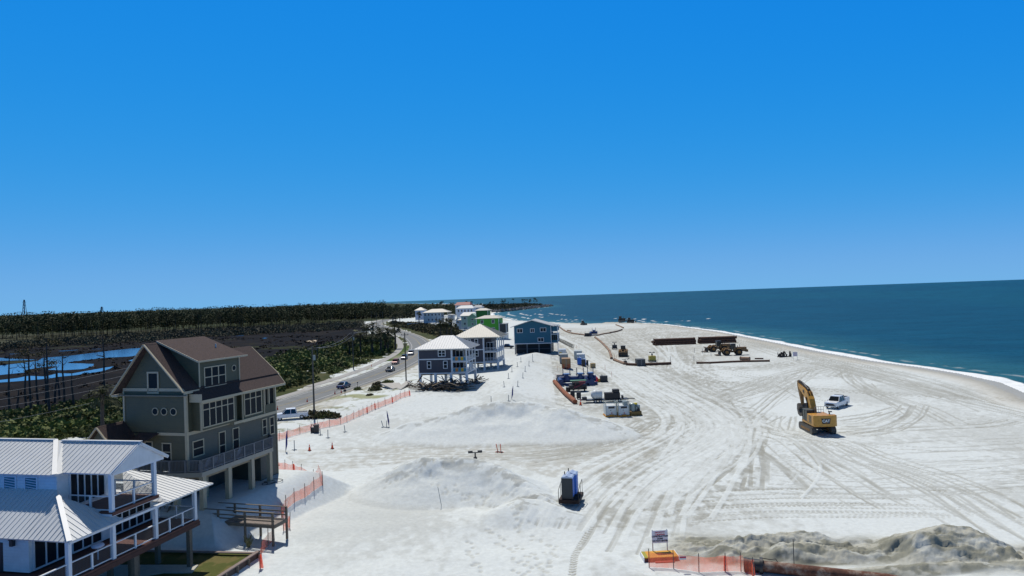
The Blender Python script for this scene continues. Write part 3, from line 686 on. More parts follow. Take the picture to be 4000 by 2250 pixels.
def railing(root, a, b, z, n, m, h=1.05, posts=True, mesh=None, bal=0, pw=.12, name='railing'):
    """posts, top and bottom rail between two points; wire mesh or balusters in between"""
    mb = MB(); a = Vector((a[0], a[1], z)); b = Vector((b[0], b[1], z)); U = Vector((0, 0, 1))
    mb.bar(a+U*h, b+U*h, .13, .06); mb.bar(a+U*.12, b+U*.12, .07, .07)
    if posts:
        for i in range(n+1):
            p = a.lerp(b, i/n); mb.box(p.x-pw/2, p.x+pw/2, p.y-pw/2, p.y+pw/2, z, z+h+.02)
    if bal:
        k = int((b-a).length/bal)
        for i in range(1, k):
            p = a.lerp(b, i/k); mb.bar(p+U*.12, p+U*h, .035)
    r = mb.build(name, m, root)
    if mesh:
        wb = MB(); k = int((b-a).length/.11)
        for i in range(1, k): p = a.lerp(b, i/k); wb.bar(p+U*.15, p+U*(h-.03), .011)
        for i in range(1, 8): wb.bar(a+U*(.15+i*.108), b+U*(.15+i*.108), .011)
        wb.build('wire_mesh', mesh, r)
    return r

# ---- white house at lower left
metalroof = mat("white_metal_roof", (.58, .59, .58), .5, .0, var=.05, vs=.7)
wsid = siding("white_siding", (.66, .68, .69), .2)
brownd = mat("brown_decking", (.12, .045, .03), .8, var=.3, vs=2, stretch=(8, 1, 1))
wh = empty("white_house", (WO.x, WO.y, 0), WA, "white house with ribbed white metal roofs, wrap-around porch and brown deck", "house")
wp = mat("white_trim", (.62, .64, .66), .5, var=.05)
b = MB(); b.box(-14, -3.6, -3.3, 8.2, 4.62, 7.2); b.box(-14, -4.2, -.55, 4.4, 7.2, 10.35); b.build('wall', wsid, wh)
b = MB(); b.box(-14, .12, -13, 8.35, 4.36, 4.5); b.build('deck', brownd, wh)
b = MB(); b.box(.0, .16, -13, 8.4, 4.02, 4.36); b.box(-14, .0, 8.3, 8.42, 4.0, 4.36); b.box(-14, 0, -13.1, -13, 4., 4.36); b.box(-13.8, -.3, -12.8, 8.2, 4.05, 4.3); b.build('fascia', mat("brown_fascia", (.07, .028, .02), .8, var=.25), wh)
for (x, y) in ((-.25, 7.6), (-.25, 1.9), (-.25, -3.6), (-3.4, 7.8), (-3.4, 3), (-3.4, -3), (-1.9, 3.4), (-1.1, 3.0), (-7, 8), (-7, 2), (-.25, -9)):
    MB().box(x-.16, x+.16, y-.16, y+.16, .4, 4.05).build('stilt', wood(), wh)
for y in (8.12, 3.85, -.1, -3.65, -8.5): MB().box(-.22, 0.04, y-.13, y+.13, 4.5, 6.9).build('porch_column', wp, wh)
for y in (-.1, 3.85): MB().box(-.24, .02, y-.13, y+.13, 7.72, 10.3).build('balcony_column', wp, wh)
b = MB(); b.box(-3.6, .08, -.3, 4.05, 7.45, 7.6); b.build('balcony_floor', wp, wh)
b = MB(); b.box(-3.58, .0, -.22, 3.98, 7.603, 7.72); b.box(.085, .13, -.3, 4.05, 7.5, 7.74); b.build('balcony_decking', brownd, wh)
mesh = mat("dark_wire", (.10, .10, .10), .6)
for a, c_ in ((8.12, 3.85), (3.85, -.1), (-.1, -3.65), (-3.65, -8.5), (-8.5, -12.9)):
    railing(wh, (-.09, a), (-.09, c_), 4.5, 3 if a > 8 else 2, wp, mesh=mesh)
railing(wh, (-.2, 8.2), (-3.6, 8.2), 4.5, 2, wp, mesh=mesh)
railing(wh, (-.12, -.1), (-.12, 3.85), 7.72, 2, wp, mesh=mesh, h=1.05)
railing(wh, (-.12, -.1), (-3.6, -.1), 7.72, 2, wp, mesh=mesh); railing(wh, (-.12, 3.85), (-3.6, 3.85), 7.72, 2, wp, mesh=mesh)
window(wh, -3.6, -2.9, 4.75, 2.5, 2.1, nx=3, frame=wp, name='glass_door'); window(wh, -3.6, .05, 4.75, 2.4, 2.1, nx=3, frame=wp, name='glass_door')
window(wh, -3.6, 3.7, 4.75, 3.6, 2.1, nx=5, frame=wp, name='glass_door')
window(wh, -4.2, .55, 7.8, 2.9, 2.3, nx=5, frame=wp, name='glass_door')
teal = mat("teal_blind", (.015, .14, .19), .5, var=.2)
for x in (-8.7, -6.85):
    w_ = window(wh, x, -.55, 9.12, .95, .9, face='y', s=-1, frame=wp)
    sl = MB()
    for k in range(5): sl.bar((x+.02, -.58, 9.2+k*.18), (x+.93, -.58, 9.1+k*.18), .03, .05)
    sl.build('blind_slat', wp, w_); MB().box(x, x+.95, -.575, -.57, 9.12, 10.0).build('blind', teal, w_)
b = MB(); b.box(-4.9, -4.65, -3.55, -3.32, 6.35, 6.75); b.prism([(-4.95, 6.75), (-4.6, 6.75), (-4.775, 6.9)], -3.6, -3.3, 'y'); b.build('wall_lantern', dark(), wh)
MB().box(-6.5, -5.7, -3.34, -3.31, 4.55, 6.5).build('door', dark(), wh)
# roofs
rf = MB(); rb = MB()
seam_roof(rf, rb, [(-14, -3.85, 7.0), (.22, -3.85, 7.0), (-3.5, -1.1, 9.0), (-4.2, -.55, 9.25), (-14, -.55, 9.25)])
seam_roof(rf, rb, [(.22, -3.85, 7.0), (.22, .62, 7.0), (-3.5, -1.1, 9.0)])
seam_roof(rf, rb, [(.22, .62, 7.0), (-3.5, .62, 7.9), (-3.5, -1.1, 9.0)])
o = rf.build('lower_roof', metalroof, wh); rb.bar((.2, -3.83, 7.06), (-3.5, -1.1, 9.05), .3, .05); rb.build('standing_seam', metalroof, o)
rf = MB(); rb = MB()
seam_roof(rf, rb, [(.32, 4.7, 6.98), (.32, 9.95, 6.98), (-6.1, 7.3, 8.65)]); seam_roof(rf, rb, [(-6.1, 7.3, 8.65), (.32, 9.95, 6.98), (-14, 9.95, 6.98), (-14, 7.3, 8.65)]); seam_roof(rf, rb, [(-6.1, 7.3, 8.65), (-3.6, 4.7, 7.0), (.32, 4.7, 6.98)])
o = rf.build('porch_roof', metalroof, wh); rb.build('standing_seam', metalroof, o)
rf = MB(); rb = MB()
seam_roof(rf, rb, [(-14, -1.05, 10.38), (-3.85, -1.05, 10.38), (-7.2, 2.25, 12.05), (-14, 2.25, 12.05)])
seam_roof(rf, rb, [(-3.85, -1.05, 10.38), (-3.85, -.4, 10.38), (-6.6, 2.3, 12.03), (-7.2, 2.25, 12.05)])
seam_roof(rf, rb, [(-14, 2.25, 12.05), (-7.2, 2.25, 12.05), (-7.2, 5.4, 10.45), (-14, 5.4, 10.45)])
seam_roof(rf, rb, [(-3.85, -.4, 10.4), (.3, -.4, 10.4), (.3, 2.25, 12.0), (-6.6, 2.25, 12.0)])
seam_roof(rf, rb, [(.3, 2.25, 12.0), (.3, 5.0, 10.4), (-6.6, 5.0, 10.4), (-6.6, 2.25, 12.0)])
o = rf.build('upper_roof', metalroof, wh); rb.bar((-3.87, -1.03, 10.43), (-7.2, 2.25, 12.1), .3, .05); rb.bar((.3, 2.25, 12.07), (-6.6, 2.25, 12.07), .28, .05); rb.bar((-14, 2.25, 12.1), (-7.2, 2.25, 12.1), .28, .05); rb.build('standing_seam', metalroof, o)
b = MB(); b.prism([(-.15, 10.35), (4.7, 10.35), (2.27, 11.85)], .02, .1, 'x'); b.build('gable', siding("gable_board", (.62, .63, .62), .3, vertical=True), wh)
b = MB(); b.bar((.2, -.5, 10.33), (.2, 2.25, 11.92), .06, .22); b.bar((.2, 2.25, 11.92), (.2, 5.0, 10.33), .06, .22); b.box(-.2, .06, -.2, 4.7, 10.2, 10.34); b.box(-.2, .1, -3.7, 8.2, 6.78, 6.95); b.build('eave_board', wp, wh)
for k in range(6):
    y = -6+k*.0
o = MB(); o.sphere((0, 0, .95), .42, 10, (1, 1, .45)); o.cyl((0, 0, 0), (0, 0, .95), .05); o = o.build('patio_table', mat('pale_cover', (.6, .62, .72), .6)); o.location = Matrix.Rotation(WA, 4, 'Z') @ Vector((-1.1, -.35, 0))+Vector((WO.x, WO.y, 4.5)); tag(o, "pale domed patio table cover standing on the brown deck of the white house", "patio table")

# ---- grey green gable house
shing = mat("brown_shingles", (.060, .036, .030), .95, var=.6, vs=7, bump=.6, bs=26, stretch=(1, 1, 2))
gsid = siding("grey_green_siding", (.092, .084, .044), .17, var=.1)
gsid2 = siding("grey_siding", (.105, .098, .072), .17, var=.1)
gh = empty("gable_house", (GO.x, GO.y, 0), GA, "tall grey green house on pilings with brown shingle roof, dormer and long balcony", "house")
tr = mat("tan_trim", (.40, .34, .23), .6, var=.08); trL = mat("grey_trim", (.32, .29, .23), .6, var=.06)
W_ = -7.0; L_ = 13.1; RX = -3.85; RZ = 18.45; EZ = 14.1
b = MB(); b.box(W_, 0, .02, L_, 10.2, 14.0); b.prism([(W_, 14.0), (0, 14.0), (RX, RZ-.25)], .02, 7.3, 'y'); b.prism([(W_, 14.0), (0, 14.0), (-3.2, 16.85)], 7.3, L_-.1, 'y')
b.box(W_, 0, .02, 10.2, 6.7, 10.1, ); b.build('wall', gsid, gh)
# first floor right hand part, slightly proud, down to the sand at the far corner
b = MB(); b.box(-.5, .06, 0.03, L_, 6.7, 10.05); b.box(-4, .06, 10.25, L_, 3.0, 6.7); b.build('lower_wall', gsid2, gh)
# bays
b = MB(); b.box(-.1, 1.0, .75, 5.6, 10.3, 13.0); b.box(-.1, .55, 7.0, 10.4, 10.15, 13.0); b.box(-.1, .0, 5.6, 7, 10.3, 13.0); b.build('bay', gsid, gh)
b = MB()
b.box(-.14, .12, -.06, .0, 6.7, 14.); b.box(.0, .12, .0, .14, 6.7, 14.); b.box(W_-.08, W_+.1, -.05, .0, 6.7, 14)
b.box(W_-.02, .02, -.06, .0, 14.0, 14.28); b.box(-3.2, .02, -.07, .0, 9.98, 10.24)
b.box(.06, .12, .14, 5.6, 9.98, 10.28); b.box(.06, .66, 5.6, 7., 9.95, 10.2); b.box(.06, .66, 7, 12.45, 9.9, 10.2)
b.box(.9, 1.06, .72, .82, 10.28, 12.9); b.box(.5, .62, 6.95, 7.05, 10.2, 12.9); b.box(.5, .62, 10.35, 10.5, 10.2, 12.9); b.box(0.0, .62, 10.4, 10.6, 10.2, 12.9)
b.box(.4, .62, 12.25, 12.45, 10.2, 12.95); b.box(.4, .6, 11.2, 11.35, 10.2, 12.9); b.box(-.05, .14, L_-.02, L_+.08, 3.0, 10)
b.build('corner_board', tr, gh)
b = MB(); b.box(.56, .62, 10.5, 12.3, 10.2, 11.1); b.box(-2.8, -.2, 10.5, 10.56, 10.2, 12.9); b.build('porch_wall', gsid, gh)
b = MB(); b.box(-2.6, .35, 10.7, 12.3, 10.25, 12.85); b.build('porch_shade_block', mat('interior_shade', (.012, .012, .011), .9), gh)  # solid near-black block, coloured as the shade inside the open porch
# roof : steep main planes, shallow front skirt, shed dormer
t_ = .18
rf = MB()
rf.slab([(.35, -.55, 14.12), (RX, -.55, RZ), (RX, 7.5, RZ), (.35, 7.5, 14.12)], t_); rf.slab([(.35, 7.5, 14.12), (-3.1, 7.5, 17.15), (-3.1, 13.3, 17.15), (.35, 13.3, 14.12)], t_)
rf.slab([(W_-.75, -.55, 13.85), (RX, -.55, RZ), (RX, 7.5, RZ), (W_-.75, 7.5, 13.85)], t_); rf.slab([(W_-.75, 7.5, 13.85), (-3.1, 7.5, 17.15), (-3.1, 13.3, 17.15), (W_-.75, 13.3, 13.85)], t_)
rf.slab([(.2, .55, 14.1), (1.45, .35, 13.15), (1.45, 12.85, 13.1), (.2, 13.3, 14.1)], .12)
rf.build('main_roof', shing, gh)
d = MB(); d.slab([(-4.05, .9, 18.62), (-4.05, 7.3, 18.62), (.75, 7.7, 16.62), (.75, .9, 16.62)], .14); dr = d.build('dormer_roof', shing, gh)
d = MB(); d.cyl((-1.5, 5.9, 17.2), (-1.5, 5.9, 17.9), .07); d.build('vent_pipe', steel(), dr)
d = MB(); d.prism([(-3.6, 18.3), (.22, 16.6), (.22, 14.05)], 1.5, 7.1, 'y'); dw = d.build('dormer', gsid, gh)
d = MB(); d.box(.22, .3, 1.46, 1.58, 14.05, 16.5); d.box(.22, .3, 7.02, 7.14, 14.05, 16.5); d.bar((.78, .88, 16.58), (.78, 7.72, 16.58), .06, .16); d.bar((.78, .88, 16.56), (-3.9, .88, 18.5), .05, .16); d.bar((-.1, 1.47, 14.3), (-2.7, 1.47, 17.6), .0001, .0001)
d.build('trim', tr, dw)
window(gh, .22, 2.25, 14.1, 2.75, 1.75, nx=3, nz=2, frame=tr)
MB().cyl((.2, 6.3, 15.45), (.27, 6.3, 15.45), .32, n=16).build('round_window', tr, gh); MB().cyl((.26, 6.3, 15.45), (.28, 6.3, 15.45), .24, n=16).build('pane', glassmat(), gh)
b = MB()
for (x0, z0, x1, z1) in ((.4, 14.0, RX, RZ-.12), (W_-.8, 13.73, RX, RZ-.12)):
    b.bar((x0, -.6, z0), (x1, -.6, z1), .1, .34, up=(0, 1, 0))
b.box(1.44, 1.52, .3, 12.9, 12.9, 13.12); b.bar((1.48, 12.87, 13.02), (.3, 13.34, 14.0), .06, .2); b.bar((.35, 13.35, 14.02), (-3.1, 13.35, 17.0), .08, .3, up=(0, 1, 0)); b.box(.1, 1.44, .34, .42, 12.95, 13.7); b.box(W_-.85, W_-.1, -.6, .2, 13.55, 13.7)
b.box(.3, .42, -.55, 1.3, 13.8, 14.05)
b.build('rake_board', tr, gh)
b = MB(); b.box(W_, .3, -.5, -.0, 13.62, 13.66); b.slab([(.1, .5, 13.0), (1.44, .4, 12.98), (1.44, 12.8, 12.92), (.1, 12.8, 12.95)], .04); b.build('soffit', trL, gh)
window(gh, 1.0, 1.0, 10.6, 4.1, 2.1, nx=5, trans=True, frame=tr); window(gh, .55, 7.35, 10.55, 2.6, 2.15, nx=3, trans=True, frame=tr)
window(gh, -4.05, 0.0, 13.95, 1.0, 1.7, face='y', s=-1, frame=tr, tw=.16)
for k in (-3.4, -2.4, -1.35):
    r = MB(); r.cyl((k, .03, 12.15), (k, -.05, 12.15), .36, n=20); r = r.build('round_window', tr, gh); MB().cyl((k, -.04, 12.15), (k, -.062, 12.15), .28, n=20).build('pane', glassmat(), r)
window(gh, .06, .7, 7.95, 1.25, 1.3, nz=2, frame=tr); window(gh, .06, 4.15, 6.95, .75, 2.45, nz=2, frame=tr, name='door'); window(gh, .06, 6.1, 7.2, .8, 2.2, nz=2, frame=tr)
window(gh, .06, 10.75, 7.9, .55, 1.55, nz=2, frame=tr); window(gh, .06, 12.0, 7.75, .6, 1.7, nz=2, frame=tr)
window(gh, -2.65, .02, 7.7, .85, 1.5, face='y', s=-1, nz=2, frame=tr); window(gh, -4.6, .02, 8.1, .7, 1.2, face='y', s=-1, frame=tr)
# small entry gable at the left
b = MB(); b.prism([(W_-1.5, 9.3), (-5.4, 9.3), (W_-.05, 11.0)], -2.6, 0, 'y'); b.build('entry_gable', gsid, gh)
b = MB(); b.slab([(-5.2, -2.9, 9.2), (W_-.05, -2.9, 11.25), (W_-.05, .2, 11.25), (-5.2, .2, 9.2)], .12); b.slab([(W_-1.9, -2.9, 9.2), (W_-.05, -2.9, 11.25), (W_-.05, .2, 11.25), (W_-1.9, .2, 9.2)], .12)
b.slab([(-5.2, -1.6, 9.2), (-3.0, -1.6, 9.85), (-3.0, -.1, 10.2), (-5.2, -.1, 10.2)], .1)
b.build('entry_roof', shing, gh)
b = MB(); b.bar((-5.15, -2.95, 9.1), (W_-.05, -2.95, 11.15), .1, .2, up=(0, 1, 0)); b.bar((W_-1.95, -2.95, 9.1), (W_-.05, -2.95, 11.15), .1, .2, up=(0, 1, 0)); b.build('entry_rake', tr, gh)
# balcony
dk = mat("grey_deck", (.20, .20, .20), .85, var=.2, vs=3); rw = mat("grey_rail", (.17, .17, .175), .75, var=.15, vs=4)
b = MB(); b.add([(-7.2, -2.6, 6.62), (1.2, -1.1, 6.62), (2.0, 10.9, 6.62), (.06, 11.0, 6.62), (.06, 0, 6.62), (-7.2, 0, 6.62)], [(0, 1, 2, 3, 4, 5)]); 
q = [(-7.2, -1.8), (1.35, .2), (1.35, 10.6), (.06, 11.9), (.06, .0), (-7.2, .0)]
b = MB(); b.slab([(x, y, 6.66) for x, y in q], .14); b.build('balcony_floor', dk, gh)
b = MB(); b.bar((-7.2, -1.8, 6.45), (1.35, .2, 6.45), .08, .4); b.bar((1.35, .2, 6.45), (1.35, 10.6, 6.45), .08, .4); b.bar((1.35, 10.6, 6.45), (.06, 11.9, 6.45), .08, .4); b.build('balcony_fascia', trL, gh)
railing(gh, (-7.2, -1.8), (1.3, .2), 6.66, 6, rw, bal=.13, h=1.1, pw=.16); railing(gh, (1.3, .25), (1.3, 10.5), 6.66, 7, rw, bal=.13, h=1.1, pw=.16); railing(gh, (1.3, 10.55), (.1, 11.8), 6.66, 1, rw, bal=.13, h=1.1, pw=.16)
for (x, y) in ((1.1, .6), (1.1, 4.0), (1.1, 7.4), (1.1, 10.3), (-1.6, .4), (-4.6, .4), (-6.9, .4), (-1.6, 4), (-1.6, 7.4), (-4.6, 4), (-4.6, 7.4), (-6.9, 4), (-6.9, 7.4), (-6.9, 12.8), (-4.6, 12.8)):
    MB().box(x-.22, x+.22, y-.22, y+.22, .8, 6.3).build('piling', tr, gh)
b = MB(); b.box(-6.9, 1.2, .45, .65, 6.0, 6.3); b.box(.95, 1.15, .45, 10.5, 6.0, 6.28); b.box(-6.9, .9, 3.9, 4.1, 6.02, 6.3); b.box(-6.9, .9, 7.3, 7.5, 6.02, 6.3); b.build('beam', mat('yellow_timber', (.33, .25, .15), .85, var=.2), gh)
b = MB(); b.box(-3.6, -3.45, 3.2, 10.2, 2.6, 6.0); b.box(-6.8, -3.6, 7.8, 8.0, 2.6, 6); b.build('store_wall', siding('grey_boards', (.10, .09, .08), .2, vertical=True), gh)
# stair under the house
b = MB()
for k in range(9): b.box(-3.3+k*.0, -2.2, -.4+k*.28, -.14+k*.28, 2.6+k*.42, 2.66+k*.42)
b.bar((-3.3, -.5, 2.4), (-3.3, 2.2, 6.5), .06, .25); b.bar((-2.2, -.5, 2.4), (-2.2, 2.2, 6.5), .06, .25); b.bar((-2.2, -.5, 3.5), (-2.2, 2.2, 7.4), .06, .1); b.build('stair', wood(), gh)
def local(o, x, y, z, A): return Matrix.Rotation(A, 4, 'Z') @ Vector((x, y, z))+Vector((o.x, o.y, 0))
# chairs on the balcony
def chair_proto():
    r = empty("deck_chair", (0, 0, 0), 0, None, "chair", "slatted chairs on the grey balcony"); m = mat("blue_grey_plastic", (.22, .27, .36), .6)
    b = MB(); b.slab([(-.28, -.1, .38), (.28, -.1, .38), (.28, .45, .28), (-.28, .45, .28)], .03); b.build('seat', m, r)
    b = MB()
    for k in range(5): b.bar((-.24+k*.12, .42, .25), (-.28+k*.14, .72, 1.0-.04*abs(k-2)), .1, .025, up=(0, 1, 0))
    b.build('backrest', m, r)
    for s in (-1, 1):
        MB().box(s*.34-.05, s*.34+.05, -.12, .6, .52, .55).build('armrest', m, r)
        MB().bar((s*.32, -.05, 0), (s*.32, -.05, .53), .05, .09).build('leg', m, r); MB().bar((s*.28, .1, .3), (s*.28, .75, 0), .05, .09).build('leg', m, r)
    return r
chp = chair_proto()
for k, (x, y, lb) in enumerate(((.55, 1.15, "nearest of the slatted chairs, in front of the grey house's lowest window"), (.55, 2.15, "second slatted chair from the near end of the grey balcony"), (.55, 3.1, "slatted chair just before the first door on the grey balcony"), (.6, 5.4, "lone slatted chair between the door and the far window on the balcony"))):
    place(chp, local(GO, x, y, 6.67, GA), GA-math.pi/2+.2, lb)

# ---- wooden walkway in front of the grey house
wk = empty("wooden_walkway", (GO.x, GO.y, 0), GA, "brown timber walkway with handrails ending in mid-air above the sand", "walkway")
WZ = 2.45
b = MB()
for k in range(42): b.box(2.2+k*.16, 2.2+k*.16+.145, .15, 1.9, WZ-.04, WZ+.003*(k % 2))
b.build('decking', mat('grey_planks', (.24, .20, .17), .9, var=.3, vs=3), wk)
b = MB(); b.bar((2.0, .12, WZ-.18), (8.9, .12, WZ-.18), .06, .28); b.bar((2.0, 1.93, WZ-.18), (8.9, 1.93, WZ-.18), .06, .28); b.bar((8.9, .1, WZ-.18), (8.9, 1.95, WZ-.18), .06, .28); b.build('joist', wood(), wk)
for x, y in ((3.1, .1), (5.9, .1), (8.75, .1), (3.4, 1.95), (6.1, 1.95), (8.85, 1.95)): MB().box(x-.08, x+.08, y-.08, y+.08, .6, WZ+1.0).build('post', wood(), wk)
for y in (.1, 1.95):
    b = MB(); b.bar((1.6, y, WZ+1.02), (8.9, y, WZ+1.02), .16, .05); b.bar((1.6, y, WZ+.62), (8.9, y, WZ+.62), .05, .1); b.bar((1.6, y, WZ+.3), (8.9, y, WZ+.3), .05, .1); b.build('handrail', wood(), wk)

# ---- retaining wall, slab, plant
p0, p1, p2 = P(330, 2147, 1.15), P(1010, 2160, 1.15), P(830, 2275, 1.15)
dr_ = (p2-p1).normalized(); p2 = p1+dr_*14
rw_ = empty("retaining_wall", p1, 0, "dark timber retaining wall with capping round the small lawn", "retaining wall")
b = MB(); b.bar(p0-p1+Vector((0, 0, -.0)), Vector((0, 0, 0)), .3, .08); b.bar(Vector((0, 0, .15)), p2-p1+Vector((0, 0, .15)), .32, .08); b.build('capping', mat('grey_capping', (.22, .17, .15), .85, var=.2), rw_)
b = MB(); b.bar(Vector((0, 0, -.75)), p2-p1+Vector((0, 0, -.75)), .16, 1.7); b.build('boards', siding('dark_boards', (.055, .038, .03), .22), rw_)
nx_ = Vector((dr_.y, -dr_.x, 0))
for k in range(9):
    q = dr_*(.15+k*1.45)+(-nx_ if nx_.x < 0 else nx_)*.16; MB().box(q.x-.08, q.x+.08, q.y-.08, q.y+.08, -1.5, .1).build('post', wood(), rw_)
pl = [P(*q, 1.0) for q in ((440, 2206), (775, 2206), (748, 2236), (640, 2236), (300, 2300), (250, 2250))]
b = MB(); b.slab(pl, .1); tag(b.build('patio_slab', mat('pale_concrete', (.48, .46, .38), .9, var=.15)), kind='structure')

# ---- houses on stilts down the beach
roofC = mat("cream_metal_roof", (.47, .435, .36), .55, 0, var=.06, vs=.6); roofW = mat("bright_metal_roof", (.46, .475, .48), .55, 0, var=.05, vs=.6)
purp = siding("slate_purple_siding", (.052, .050, .064), .2, var=.08)
def hip(mb, x0, x1, y0, y1, z, rz, ridge, t=.2, off=0):
    """hip roof; ridge = (xa, xb) along x or single apex when equal"""
    ym = (y0+y1)/2+off; a, b_ = ridge
    mb.slab([(x0, y0, z), (x1, y0, z), (b_, ym, rz), (a, ym, rz)], t) if a != b_ else mb.slab([(x0, y0, z), (x1, y0, z), (a, ym, rz)], t)
    mb.slab([(x0, y1, z), (x1, y1, z), (b_, ym, rz), (a, ym, rz)], t) if a != b_ else mb.slab([(x0, y1, z), (x1, y1, z), (a, ym, rz)], t)
    mb.slab([(x0, y0, z), (x0, y1, z), (a, ym, rz)], t); mb.slab([(x1, y0, z), (x1, y1, z), (b_, ym, rz)], t)
def stilt_house(loc, rz, label, W, PW, Dp, zb, zm, ze, zr, wallm, roofm, ridge, wins, cloth=True, name="stilt_house"):
    """enclosed part x 0..W, open porches x W..W+PW, depth Dp, floor zb, mid floor zm, eave ze"""
    r = empty(name, loc, rz, label, "house"); wt = mat("white_frame", (.60, .62, .64), .55, var=.05)
    b = MB(); b.box(0, W, 0, Dp, zb, ze-.1); b.box(W, W+PW-2.2, 2.2, Dp, zb, ze-.1); b.build('wall', wallm, r)
    b = MB(); b.box(-.08, W+PW+.08, -.06, 0, zb-.25, zb); b.box(W, W+PW, 0, 2.2, zb-.3, zb-.02); b.box(W, W+PW, 0, 2.2, zm-.15, zm+.1); b.box(W+PW-2.2, W+PW, 2.2, Dp, zb-.3, zb-.02); b.box(W+PW-2.2, W+PW, 2.2, Dp, zm-.15, zm+.1)
    b.box(-.03, W, -.05, 0, zm+.55, zm+.8); b.box(-.06, .12, -.07, .0, zb, ze-.1); b.box(W-.1, W+.1, -.07, .0, zb-.2, ze); b.box(-.05, W+PW, -.08, .0, ze-.3, ze-.05); b.build('floor_band', wt, r)
    for x, y in ((W+PW-.15, .15), (W+PW-.15, Dp*.33), (W+PW-.15, Dp*.66), (W+PW-.15, Dp-.15), (W+.15, .15)):
        MB().box(x-.12, x+.12, y-.12, y+.12, zb, ze-.1).build('porch_column', wt, r)
    for z in (zb, zm+.1):
        railing(r, (W+.2, .12), (W+PW-.2, .12), z, 1, wt, bal=.0 if cloth else .2, h=1.0)
        if cloth:
            cb = [(.05, .2, .30), (.45, .18, .04), (.05, .2, .30), (.5, .30, .03), (.05, .2, .28)]
            for k in range(5):
                w5 = (PW-.4)/5; MB().box(W+.2+k*w5, W+.2+(k+1)*w5-.01, .1, .14, z+.16, z+.95).build('railing_cloth', mat('cloth_%d' % (k % 4), cb[k], .8), r)
        railing(r, (W+PW-.12, .2), (W+PW-.12, Dp-.2), z, 3, wt, bal=.25, h=1.0)
        window(r, W+.6, 2.2, z+.1, 1.6, 2.1, face='y', s=-1, nx=2, frame=wt, name='glass_door'); window(r, W+PW-2.2, 3., z+.1, 2.2, 2.1, nx=2, frame=wt, name='glass_door'); window(r, W+PW-2.2, Dp-3., z+.1, 1.6, 2.1, nx=2, frame=wt, name='glass_door')
    for (x, z, w_, h_, nx, nz) in wins: window(r, x, 0, z, w_, h_, face='y', s=-1, nx=nx, nz=nz, frame=wt, tw=.14)
    for k, z in enumerate((zb+1.2, zm+1.5)): window(r, 0, Dp*.3, z, 1, 1.3, s=-1, nz=2, frame=wt); window(r, 0, Dp*.65, z, 1, 1.3, s=-1, nz=2, frame=wt)
    for i in range(4):
        for j in range(2):
            x = .2+(W+PW-.4)*i/3; y = .2+(Dp-.4)*j
            MB().box(x-.27, x+.27, y-.27, y+.27, -1.0, zb-.25).build('piling', wt, r)
    b = MB(); b.box(.4, W+PW-.4, .5, Dp-.3, zb-.55, zb-.32); b.build('joist', wood(), r)
    b = MB(); x1 = .2+(W+PW-.4)/3; x2 = .2+(W+PW-.4)*2/3; x3 = W+PW-.2
    for xa, xb in ((x1, x2), (x2, x3)):
        b.bar((xa, .02, .9), (xb, .02, zb-.5), .08, .2, up=(0, 1, 0)); b.bar((xa, .02, zb-.5), (xb, .02, .9), .08, .2, up=(0, 1, 0))
    b.build('cross_brace', wt, r)
    rb_ = MB(); rr = MB()
    y0, y1 = -.9, Dp+.9; x0, x1_ = -.9, W+PW+.9; ym = (y0+y1)/2; a, c = ridge
    for pl_ in ([(x0, y0, ze), (x1_, y0, ze), (c, ym, zr), (a, ym, zr)] if a != c else [(x0, y0, ze), (x1_, y0, ze), (a, ym, zr)], [(x0, y1, ze), (x1_, y1, ze), (c, ym, zr), (a, ym, zr)] if a != c else [(x0, y1, ze), (x1_, y1, ze), (a, ym, zr)], [(x0, y0, ze), (x0, y1, ze), (a, ym, zr)], [(x1_, y0, ze), (x1_, y1, ze), (c, ym, zr)]):
        seam_roof(rb_, rr, pl_, .16, .6, .06, .06)
    o = rb_.build('roof', roofm, r); rr.build('standing_seam', roofm, o)
    # stair at the back
    b = MB()
    for k in range(10): b.box(W*.62, W*.62+1.3, Dp*.4+k*.3, Dp*.4+.28+k*.3, zb*k/10, zb*k/10+.08)
    b.build('stair', wood(), r)
    return r
h3 = D(1644, 1552, 153); h3.z = Hs(h3.x, h3.y)
A = P(1637, 1540, .9)
stilt_house((-21.9, 156.0, 1.4), math.radians(-9), "dark purple house on white stilts with a white hip roof and wreckage underneath", 7.7, 3.6, 9.5, 3.55, 5.95, 9.0, 11.7, purp, roofW, (4.3, 7.2), [(2.1, 4.6, .7, 1.5, 1, 2), (5.9, 4.6, .75, 1.5, 1, 2), (4.75, 7.35, 1.5, 1.2, 2, 2)], name="stilt_house")
stilt_house((-15.5, 183.0, .6), math.radians(-9), "second dark purple stilt house, with a cream pyramid roof, right behind the first", 7.4, 4.0, 9.5, 4.0, 6.6, 10.6, 14.0, purp, roofC, (5.7, 5.7), [(3.2, 8.6, .7, 1.4, 1, 2), (5.2, 8.6, .7, 1.4, 1, 2), (5.2, 5.6, .7, 1.4, 1, 2)], cloth=False, name="stilt_house")
